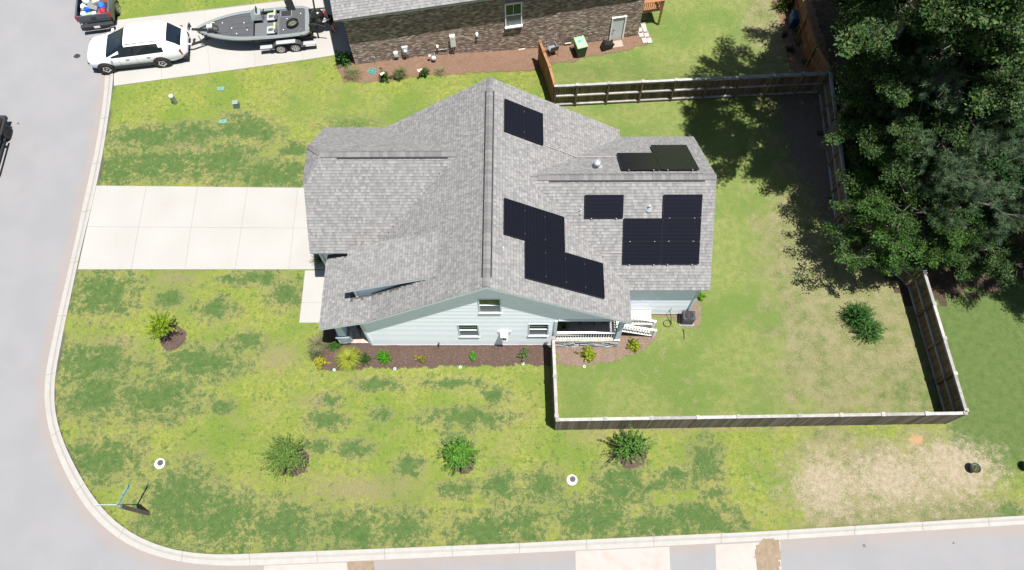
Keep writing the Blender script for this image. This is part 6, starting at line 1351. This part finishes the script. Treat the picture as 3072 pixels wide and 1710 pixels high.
def bush_mesh(name, n_, rad, size, cols, m, up=.35, clump=14, lift=1., seed=1, shell=.55, lean=(0, 0), aspect=.5):
    rs = np.random.default_rng(seed); cc = unit(rs.normal(size=(clump, 3)))*np.array(rad)*.62; cc[:, 2] = np.abs(cc[:, 2])*.9
    k = rs.integers(0, clump, n_); d = unit(rs.normal(size=(n_, 3))); rr = (shell+(1-shell)*rs.random((n_, 1))**.5)
    P = cc[k]+d*rr*np.array(rad)*.52; P[:, 2] += rad[2]*lift; t = np.clip(P[:, 2]/(rad[2]*2*lift+1e-6), 0, 1); P[:, 0] += lean[0]*t; P[:, 1] += lean[1]*t; P[:, 2] = np.maximum(P[:, 2], .03)
    nn = unit(d+np.array([0, 0, up])+rs.normal(size=(n_, 3))*.5); return leaves(name, P, nn, size*(.6+.8*rs.random(n_)), pick(cols, n_, .2, rs), m, aspect, rs)
def stems(root, h, sp, n_, rad=.02, m=STEM, seed=1):
    rs = random.Random(seed); g = MB(); g.tube([(0, 0, 0), (.02, .01, h*.35)], [rad*1.4, rad])
    for i in range(n_): a = rs.uniform(0, 2*PI); q = rs.uniform(.5, 1)*sp; g.tube([(.02, .01, h*.25), (q*.5*math.cos(a), q*.5*math.sin(a), h*.6), (q*math.cos(a), q*math.sin(a), h*rs.uniform(.8, 1))], [rad, rad*.6, rad*.3], 5)
    return g.build('stem', m, root, world=False)
def shrub(nm, p, label, cat, rad, n_, size, cols, seed, lift=.9, st_h=None, **kw):
    r = thing(nm, p, 0, label, cat)
    if nm == 'round_bush': me = sprigs('foliage', 420, 30, (rad[0]*1.5, rad[1]*1.5), (0, 0, .1), rad[2]*2.0, size*.9, cols, seed)[0]
    else: me = sprigs('foliage', max(14, n_//22), 22, (rad[0]*1.5, rad[1]*1.5), (0, 0, .05), rad[2]*2.5, size*1.08, cols, seed)[0]
    inst('foliage', me, r, world=False); stems(r, st_h or rad[2]*1.2, rad[0]*.5, 6, seed=seed); return r
GR1 = [(.06, .16, .02), (.09, .22, .025), (.04, .11, .018)]; LIM = [(.24, .33, .02), (.32, .38, .03), (.16, .26, .02), (.38, .36, .03)]; DKG = [(.035, .085, .018), (.05, .12, .02), (.07, .15, .03)]; OLV = [(.11, .16, .04), (.15, .19, .06), (.08, .12, .03)]
def tree_s(p, label, rad, zc, n_, size, cols, seed, lean=(0, 0), clump=20):
    r = thing('young_tree', p, 0, label, 'tree'); rs = random.Random(seed)
    g = MB(); g.tube([(0, 0, 0), (lean[0]*.3, lean[1]*.3, zc*.5), (lean[0], lean[1], zc)], [.045, .035, .02], 8); g.build('trunk', BARK, r, world=False)
    me = bush_mesh('crown', n_, rad, size, cols, LEAFS, seed=seed, lift=.0, clump=clump, lean=(0, 0)); 
    # raise crown
    co = np.empty(len(me.vertices)*3, np.float32); me.vertices.foreach_get('co', co); co = co.reshape(-1, 3); co[:, 0] += lean[0]; co[:, 1] += lean[1]; co[:, 2] += zc-.2; me.vertices.foreach_set('co', co.ravel()); me.update()
    inst('crown', me, r, world=False)
    b_ = MB()
    for i in range(9): a = rs.uniform(0, 6.28); z0 = zc*rs.uniform(.5, .8); b_.tube([(lean[0]*.6, lean[1]*.6, z0), (lean[0]+rad[0]*.7*math.cos(a), lean[1]+rad[1]*.7*math.sin(a), zc+rad[2]*rs.uniform(.1, .7))], [.018, .006], 5)
    b_.build('branches', STEM, r, world=False); tag(r.children[-1] if r.children else r, None)
    return r
def sprigs(name, n_s, per, rad, base, length, size, cols, seed, m=LEAFS, up=.9, aspect=.42, droop=.1):
    """leafy shoots radiating from a stem top: base (x,y,z), rad = horizontal reach, length = vertical reach"""
    rs = np.random.default_rng(seed); a = rs.random(n_s)*2*PI; el = rs.random(n_s)**.6; reach = .45+.55*rs.random(n_s)
    E_ = np.stack([np.cos(a)*rad[0]*el, np.sin(a)*rad[1]*el, length*(1-.75*el**2)*(.7+.5*rs.random(n_s))], 1)*reach[:, None]; S0 = np.array(base)+rs.normal(size=(n_s, 3))*.04
    k = np.repeat(np.arange(n_s), per); t = .18+.82*rs.random(n_s*per); P = S0[k]+E_[k]*t[:, None]; P[:, 2] -= droop*length*(t**2)*el[k]; n2 = len(P); P += rs.normal(size=(n2, 3))*size*.55
    P[:, 2] = np.maximum(P[:, 2], .04); nn = unit(rs.normal(size=(n2, 3))*.7+np.array([0, 0, up])); sh = .8+.4*rs.random(n_s)[k][:, None]
    me = leaves(name, P, nn, size*(.6+.8*rs.random(n2)), np.clip(pick(cols, n2, .15, rs)*sh, .004, 1), m, aspect, rs); return me, S0, E_
def tree_s(p, label, rad, zc, n_s, per, size, cols, seed, lean=(0, 0), length=.9):
    r = thing('young_tree', p, 0, label, 'tree'); bz = zc*.55
    g = MB(); g.tube([(0, 0, 0), (lean[0]*.4, lean[1]*.4, bz*.6), (lean[0], lean[1], bz)], [.04, .032, .025], 8); g.build('trunk', BARK, r, world=False)
    me, S0, E_ = sprigs('crown', n_s, per, rad, (lean[0], lean[1], bz), length, size, cols, seed); inst('crown', me, r, world=False)
    b_ = MB()
    for q in range(0, n_s, 2): b_.tube([S0[q], S0[q]+E_[q]*.9], [.010, .004], 4, cap=False)
    tag(b_.build('branches', STEM, r, world=False), kind='stuff'); return r
tree_s(GD(440, 850), 'yellow green young tree in a mulch ring, nearest the driveway', (1.0, 1.0), 1.7, 140, 34, .044, [(.26, .36, .02), (.36, .42, .03), (.14, .28, .02), (.20, .34, .02)], 3, lean=(-.30, .25), length=.75)
tree_s(GD(745, 1168), 'wide spiky green young tree in the mulch ring left of the row of three', (1.5, 1.38), 1.6, 330, 34, .036, [(.16, .28, .06), (.21, .34, .08), (.12, .21, .04)], 4, lean=(-.22, .25), length=.8)
tree_s(GD(1166, 1168), 'rounded glossy green young tree in the middle of the south lawn', (1.08, 1.12), 1.5, 280, 34, .042, [(.11, .28, .035), (.17, .38, .055), (.08, .20, .025)], 5, lean=(-.10, .25), length=.85)
tree_s(GD(1594, 1143), 'open green young tree standing just outside the long south fence', (1.3, 1.15), 2.0, 210, 34, .042, [(.11, .25, .045), (.17, .33, .065), (.08, .18, .035)], 6, lean=(-.25, .15), length=1.1)
shrub('round_bush', GD(2152, 803), 'dense dark green bush, upper one of the pair in the back garden', 'bush', (.72, .74, .75), 11000, .036, [(.05, .15, .03), (.07, .19, .035), (.04, .12, .025)], 8, clump=24)
shrub('round_bush', GD(2181, 838), 'feathery mid green bush, lower one of the pair in the back garden', 'bush', (.70, .62, .55), 9000, .034, [(.08, .20, .045), (.11, .25, .055), (.06, .15, .035)], 9, clump=20)
FB = [((810, 914), 'yellow leaved shrub at the left corner of the mulch bed', (.36, .30, .22), 900, .05, [(.52, .42, .05), (.42, .38, .04), (.25, .32, .04)]),
      ((842, 872), 'mid green ferny shrub beside the front porch', (.36, .26, .2), 1500, .034, [(.05, .15, .02), (.08, .19, .03)]),
      ((918, 905), 'dark green low shrub right of the yellow grass clump', (.34, .32, .22), 1700, .032, [(.05, .11, .025), (.07, .14, .035)]),
      ((968, 903), 'round bright green bush in the mulch bed', (.34, .30, .26), 1500, .045, [(.08, .28, .012), (.12, .36, .02), (.05, .18, .012)]),
      ((1060, 903), 'sparse yellowish shrub in the mulch bed', (.32, .24, .2), 420, .045, [(.28, .28, .04), (.10, .18, .03), (.35, .28, .06)]),
      ((1188, 896), 'tiny bright green shrub in the mulch bed under the gable', (.18, .24, .14), 420, .045, [(.10, .32, .03), (.14, .38, .05)]),
      ((1319, 893), 'grey green loose shrub left of the fence', (.32, .30, .24), 900, .036, [(.14, .20, .06), (.20, .25, .10), (.09, .14, .04)]),
      ((1478, 895), 'lime green shrub in the wood chips below the porch', (.36, .36, .26), 1500, .048, LIM), ((1594, 872), 'lime green shrub near the foot of the timber steps', (.28, .30, .28), 1200, .045, LIM),
      ((1761, 747), 'small bright green shrub at the corner of the rear wing', (.20, .28, .2), 600, .045, [(.12, .28, .02), (.16, .34, .03)]),
      ((868, 160), 'dark glossy shrub at the brick corner by the driveway', (.48, .40, .5), 1500, .06, [(.03, .10, .018), (.045, .14, .025)]),
      ((968, 200), 'green rose bush with pale blooms, left of the grass tuft', (.34, .26, .36), 900, .05, [(.06, .14, .03), (.13, .2, .03)]), ((1000, 197), 'dark rose bush between the blooming rose and the grass tuft', (.28, .22, .22), 600, .05, [(.05, .12, .03), (.10, .13, .04)]),
      ((1068, 190), 'slender green rose bush with one pale bloom below the gas meter', (.26, .24, .36), 800, .048, [(.05, .13, .025), (.09, .18, .03)]),
      ((1975, 18), 'large yellow green shrub in the straw bed at the picture top', (.7, .6, .5), 2600, .06, [(.16, .20, .05), (.10, .17, .04), (.24, .20, .06)]), ((2003, 45), 'bright green shrub above the dark blue drum', (.35, .35, .35), 1200, .055, [(.10, .24, .03), (.14, .28, .04)]),
      ((1972, 92), 'small brownish shrub at the lawn edge of the straw bed', (.22, .2, .2), 500, .04, [(.07, .09, .03), (.12, .10, .05)]), ((2005, 85), 'loose grey green plant in the straw bed', (.40, .38, .2), 900, .04, [(.13, .18, .06), (.20, .22, .08)]), ((2015, 112), 'leafy green plant in the middle of the straw bed', (.38, .32, .25), 1300, .042, [(.10, .18, .03), (.16, .24, .04), (.25, .25, .06)]),
      ((2030, 160), 'dark green shrub with large leaves near the fence corner', (.32, .34, .3), 900, .06, [(.06, .15, .03), (.11, .22, .03)]), ((2055, 172), 'pale blooming shrub in the fence corner', (.24, .22, .2), 500, .05, [(.3, .34, .12), (.14, .2, .04)]),
      ((1985, 128), 'small dark shrub on the lawn edge, straw bed middle', (.24, .22, .2), 500, .045, [(.06, .09, .03), (.09, .12, .04)]),
      ((1318, 828), 'hidden low shrub', None, 0, 0, None)]
for i, ((x, y), lab, rad, n_, sz, cols) in enumerate(FB):
    if rad: shrub('garden_shrub', GD(x, y), lab, 'shrub', rad, n_, sz, cols, 20+i, lift=.75, clump=10)
# petals on roses
for x, y, t_ in ((962, 187, 'pale rose bloom on the left rose bush'), (1056, 178, 'pale rose bloom on the slender rose bush')):
    p = GD(x, y, .75); g = MB()
    for k in range(7): a = k*.9; g.lathe([(.01, 0), (.05, .02), (.035, .05)], (p.x+.10*math.cos(a)*(k % 3), p.y+.08*math.sin(a)*(k % 2), p.z+.02*(k % 3)), 7)
    tag(g.build('rose_bloom', FLOWER, None), t_+', tiny', 'flower')
def grass_clump(p, label, n_, h, spread, cols, seed, wd=.012, droop=.5, nm='ornamental_grass'):
    rs = np.random.default_rng(seed); r = thing(nm, p, 0, label, 'ornamental grass'); a = rs.random(n_)*2*PI; L = h*(.6+.5*rs.random(n_)); sp = spread*(.25+.9*rs.random(n_)); V = []; S = 4
    d = np.stack([np.cos(a), np.sin(a), np.zeros(n_)], 1); sd_ = np.stack([-np.sin(a), np.cos(a), np.zeros(n_)], 1); base_ = d*(.10*spread*rs.random((n_, 1)))
    for k in range(S+1):
        t = k/S; c = base_+d*(sp[:, None]*t**1.3)+np.array([0, 0, 1])*(L[:, None]*(t*1.5-t*t*(.5+droop*1.0))); w_ = wd*(1-t*.85); V += [c-sd_*w_, c+sd_*w_]
    V = np.stack(V, 1).reshape(-1, 3); kk = 2*(S+1); F_ = []
    for k in range(S): F_.append(np.stack([np.arange(n_)*kk+2*k, np.arange(n_)*kk+2*k+1, np.arange(n_)*kk+2*k+3, np.arange(n_)*kk+2*k+2], 1))
    Fq_ = np.concatenate(F_); V[:, 2] = np.maximum(V[:, 2], .02); colr = np.tile(pick(cols, n_, .2, rs), (S, 1)); inst('blades', np_mesh('blades', V, Fq_, colr, BLADE), r, world=False); return r
YG = [(.36, .38, .04), (.28, .34, .04), (.42, .42, .08), (.20, .28, .03)]; TG = [(.26, .25, .12), (.18, .21, .09), (.34, .30, .17)]; 
grass_clump(GD(880, 906), 'large yellow green fountain grass in the mulch bed', 900, .75, .62, YG, 40, .014)
grass_clump(GD(802, 868), 'tan green tuft of grass left of the front porch', 420, .75, .55, TG, 41); grass_clump(GD(797, 893), 'dark grey green grass tuft below the tan one', 300, .5, .42, [(.12, .15, .07), (.09, .12, .05)], 42)
grass_clump(GD(888, 190), 'tan fountain grass at the left end of the pine straw bed', 420, .8, .60, TG, 43); grass_clump(GD(1009, 192), 'olive grass tuft right of the rose bushes', 380, .9, .45, [(.16, .19, .07), (.24, .24, .12), (.10, .13, .05)], 44); grass_clump(GD(1108, 184), 'thin tan grass tuft in the pine straw bed', 160, .45, .42, TG, 45)
grass_clump(GD(1358, 152), 'tiny green weed in the pine straw bed', 60, .25, .18, [(.14, .2, .06)], 46); grass_clump(GD(808, 655), 'green grass tuft half under the porch roof edge', 260, .6, .5, [(.12, .16, .06), (.2, .22, .1)], 47)
grass_clump(GD(1355, 126) if False else Vector((2.05, 12.75, .83)), 'potted grass on the rear porch, left of the chair', 200, .8, .35, [(.05, .12, .03), (.3, .36, .2)], 48); grass_clump(Vector((4.1, 13.1, .83)), 'potted grass on the rear porch, right of the chair', 160, .7, .3, [(.07, .12, .03), (.12, .14, .04)], 49)
for x, y, t_ in ((1245, 560, 'x'),): pass
for (x, y), t_ in (((2444, 1180), 'black plant pot with a weedy plant on the bare patch'), ((2577, 1175), 'black plant pot cut by the right picture edge')):
    p = GD(x, y); r = thing('plant_pot', p, 0, t_, 'plant pot'); MB().lathe([(.17, 0), (.21, .34), (.235, .35), (.235, .38), (.20, .37), (.19, .30), (.02, .29)], (0, 0, 0), 20, cap=False).build('pot', mm('pot_dark', (.03, .04, .045), .5), r, world=False)
    inst('foliage', bush_mesh('foliage', 260, (.22, .20, .14), .045, [(.14, .16, .05), (.20, .2, .07)], LEAFS, seed=60+x, lift=2.2, clump=6), r, world=False)
p = GD(2000, 62); r = thing('blue_drum', (p.x, p.y, p.z), 0, 'dark blue ribbed water container half under the shrubs at the top', 'container'); o = MB().box((0, 0, .45), (.9, .7, .9)).build('tank', mm('tank_blue', (.01, .06, .12), .5), r, world=False); bevel(o, .05)
for i in range(8): MB().box((-.4+i*.115, -.36, .5), (.03, .02, .7)).build('rib', mm('tank_blue2', (.02, .12, .22), .5), r, world=False)
# ================================================================== TREES
def limb_tree(seed, H, R, n_leaf, size, cols, kind='broad', csig=.5, nl=15, pale=0.0, t0=.30):
    rs = random.Random(seed); nr_s = np.random.default_rng(seed); g = MB(); g2 = MB(); tips = []
    lean = Vector((rs.uniform(-.06, .06)*H, rs.uniform(-.05, .05)*H, 0)); tr = [Vector((0, 0, -.2)), Vector((0, 0, H*.25))+lean*.2, Vector((0, 0, H*.55))+lean*.5, Vector((0, 0, H*.92))+lean]
    g.tube(tr, [.028*H, .022*H, .014*H, .004*H], 9)
    for i in range(nl):
        t = t0+(.95-t0)*i/nl; b0 = tr[1].lerp(tr[3], (t-.25)/.67); a = i*2.4+rs.uniform(-.4, .4); prof = math.sin(min(1, (t-t0+.12)/(.45))*PI/2) if t < .6 else math.sqrt(max(.05, 1-((t-.6)/.44)**2)); L = R*prof*rs.uniform(.75, 1.1)
        e = b0+Vector((math.cos(a)*L, math.sin(a)*L, H*rs.uniform(.02, .14))); m = b0.lerp(e, .5)+Vector((0, 0, -.03*L)); g.tube([b0, m, e], [.011*H*(1.1-t), .006*H*(1.1-t)+.01, .012], 5)
        for k in range(rs.randint(5, 8)):
            q = rs.uniform(.25, 1.); bb = b0.lerp(m, q*2) if q < .5 else m.lerp(e, q*2-1); a2 = a+rs.uniform(-1.4, 1.4); l2 = L*rs.uniform(.18, .42)+.3; ee = bb+Vector((math.cos(a2)*l2, math.sin(a2)*l2, rs.uniform(-.1, .5)*l2)); (g2 if rs.random() < pale else g).tube([bb, bb.lerp(ee, .5)+Vector((0, 0, .06)), ee], [.020, .013, .006], 4); tips.append((bb, ee))
        tips.append((m, e))
    tips.append((tr[2], tr[3])); T = np.array([tuple(t[1]) for t in tips]); T0 = np.array([tuple(t[0]) for t in tips]); k = nr_s.integers(0, len(T), n_leaf)
    if kind == 'broad':
        off = nr_s.normal(size=(n_leaf, 3)); off = off/np.linalg.norm(off, axis=1)[:, None]*nr_s.random((n_leaf, 1))**.45*np.array([csig*1.9, csig*1.9, csig*.8])*(.6+.7*((k*7919 % 97)/97.))[:, None]; tt = .35+.75*nr_s.random((n_leaf, 1))**.8; P = T0[k]+(T[k]-T0[k])*tt+off; nn = unit(nr_s.normal(size=(n_leaf, 3))*.75+np.array([0, 0, 1.])); shade = 1+.25*np.sin(k*12.9898)[:, None]; me = leaves('crown', P, nn, size*(.6+.8*nr_s.random(n_leaf)), np.clip(pick(cols, n_leaf, .2, nr_s)*shade, .003, 1), LEAF, .5, nr_s)
    else: # pine: tufts of long needles
        nt_ = n_leaf//46; kt = nr_s.integers(0, len(T), nt_); C = T[kt]+nr_s.normal(size=(nt_, 3))*np.array([csig, csig, csig*.5]); C = np.repeat(C, 46, 0); n2 = len(C); d = unit(nr_s.normal(size=(n2, 3))+np.array([0, 0, .5])); L = .20+.10*nr_s.random((n2, 1)); s2 = unit(np.cross(d, nr_s.normal(size=(n2, 3))))*.009
        V = np.stack([C-s2, C+s2, C+d*L+s2*.3, C+d*L-s2*.3], 1).reshape(-1, 3); me = np_mesh('crown', V, np.arange(n2*4).reshape(-1, 4), np.repeat(pick(cols, nt_, .25, nr_s), 46, 0), NEEDLE)
    return me, g.mesh('trunk', BARK), (g2.mesh('dead_branches', BARKP) if g2.v else None)
OAK = [(.036, .082, .024), (.052, .110, .030), (.024, .056, .016), (.085, .145, .050), (.10, .13, .035), (.045, .10, .03)]; ELM = [(.055, .125, .022), (.075, .155, .028), (.036, .085, .018)]; PIN = [(.10, .165, .08), (.135, .20, .10), (.07, .125, .065)]; DRK = [(.024, .06, .020), (.035, .08, .028)]
TREEV = {'tall': limb_tree(107, 16.5, 4.6, 64000, .085, OAK, csig=.31, nl=22, t0=.62), 'oak': limb_tree(101, 12, 4.2, 80000, .066, OAK, csig=.27, nl=24, pale=.5), 'oak2': limb_tree(102, 11, 3.8, 72000, .064, OAK, csig=.27, nl=22, pale=.35), 'dark': limb_tree(103, 10, 3.4, 46000, .066, DRK+OAK[:1], csig=.27, nl=19), 'pine': limb_tree(104, 12, 3.0, 46*900, .1, PIN, 'pine', csig=.42, nl=16), 'low': limb_tree(105, 6.2, 2.9, 34000, .062, ELM, csig=.20, nl=26), 'small': limb_tree(106, 5.0, 2.0, 20000, .058, OAK+ELM[:1], csig=.22, nl=16)}
def tree(kind, x, y, rz, s_, label, sz=None):
    me, tk, db = TREEV[kind]; r = thing({'pine': 'pine_tree', 'low': 'broadleaf_tree', 'small': 'small_tree'}.get(kind, 'oak_tree'), (x, y, gz(x, y) if x < 17 else 0), rz, label, 'tree', 'trees of the forest edge')
    m = Matrix.Diagonal((s_, s_, sz or s_, 1)); inst('crown', me, r, m, world=False); inst('trunk', tk, r, m, world=False)
    if db: tag(inst('dead_branches', db, r, m, world=False), kind='stuff')
    return r
TL = [('tall', 16.9, 23.7, 0.3, 1.02, 'tall oak whose dappled shadow falls over the middle fence'), ('oak2', 18.3, 22.0, 1.9, .92, 'oak leaning over the shaded back fence'),
      ('low', 17.5, 17.1, .6, .92, 'low bright green tree overhanging the back garden'), ('small', 19.6, 29.6, .9, 1.15, 'small tree above the orange fence'), ('oak2', 21.2, 31.6, 2.7, 1.0, 'oak behind the orange fence'),
      ('oak', 20.6, 23.4, 2.2, 1.08, 'oak with pale dead branches in the forest middle'), ('pine', 19.4, 19.6, 1.0, .85, 'soft dark pine left of the forest gap'), ('pine', 20.8, 17.2, 2.0, .72, 'pine with open tufts above the east fence'), ('dark', 22.6, 19.8, .2, .95, 'dark tree in the forest interior, right of the pines'),
      ('oak', 24.2, 25.6, 4.0, 1.1, 'oak at the right edge of the upper forest'), ('pine', 24.0, 17.9, 3.0, .85, 'pine at the right edge near the forest bottom'), ('oak2', 25.0, 22.0, 5.1, 1.05, 'oak at the right edge, forest middle'), ('dark', 20.2, 28.2, 3.3, 1.1, 'dark tree behind the big oak'),
      ('dark', 23.0, 31.5, 1.2, 1.1, 'dark tree at the upper right corner'), ('oak2', 27.0, 29.5, .7, 1.15, 'oak beyond the upper right corner'), ('pine', 27.5, 21.0, 2.5, 1.0, 'tall pine beyond the right edge'), ('low', 19.3, 17.2, 3.6, .82, 'low green tree at the fence bend'), ('small', 22.2, 16.2, 2.2, .8, 'small tree at the forest tip, outside the east fence'),
      ('oak', 26.6, 16.0, 1.5, .75, 'tree just outside the right edge, shading the lawn'), ('dark', 28.5, 25.5, .4, 1.2, 'dark tree far right'), ('small', 18.7, 24.0, 4.4, 1.3, 'small tree filling the gap behind the shaded fence'), ('small', 18.4, 20.0, 5.4, 1.25, 'small leafy tree right of the shaded fence, forest middle')]
for a in TL: tree(*a)
# underbrush: many small leafy saplings that read as one mass
rsn = np.random.default_rng(5); n_ = 22000; ux = 17.3+rsn.random(n_)*14; uy = 14.8+rsn.random(n_)*24; cl_n = np.array([mnoise.noise((x*.7, y*.7, 0)) for x, y in zip(ux, uy)]); kp = (cl_n > -.15) & (uy > 15.2+(ux < 19.6)*(19.6-ux)*1.2); ux, uy, cl_n = ux[kp], uy[kp], cl_n[kp]; P = np.stack([ux, uy, .15+rsn.random(len(ux))*(1.0+2.2*np.clip(cl_n+.1, 0, 1))], 1)
o = inst('underbrush', leaves('underbrush', P, unit(rsn.normal(size=P.shape)*.6+np.array([0, 0, 1])), .085*(.6+.8*rsn.random(len(P))), pick(DRK+OAK, len(P), .25, rsn), LEAF, .5, rsn), None); tag(o, 'dense dark underbrush on the forest floor', 'underbrush', kind='stuff')
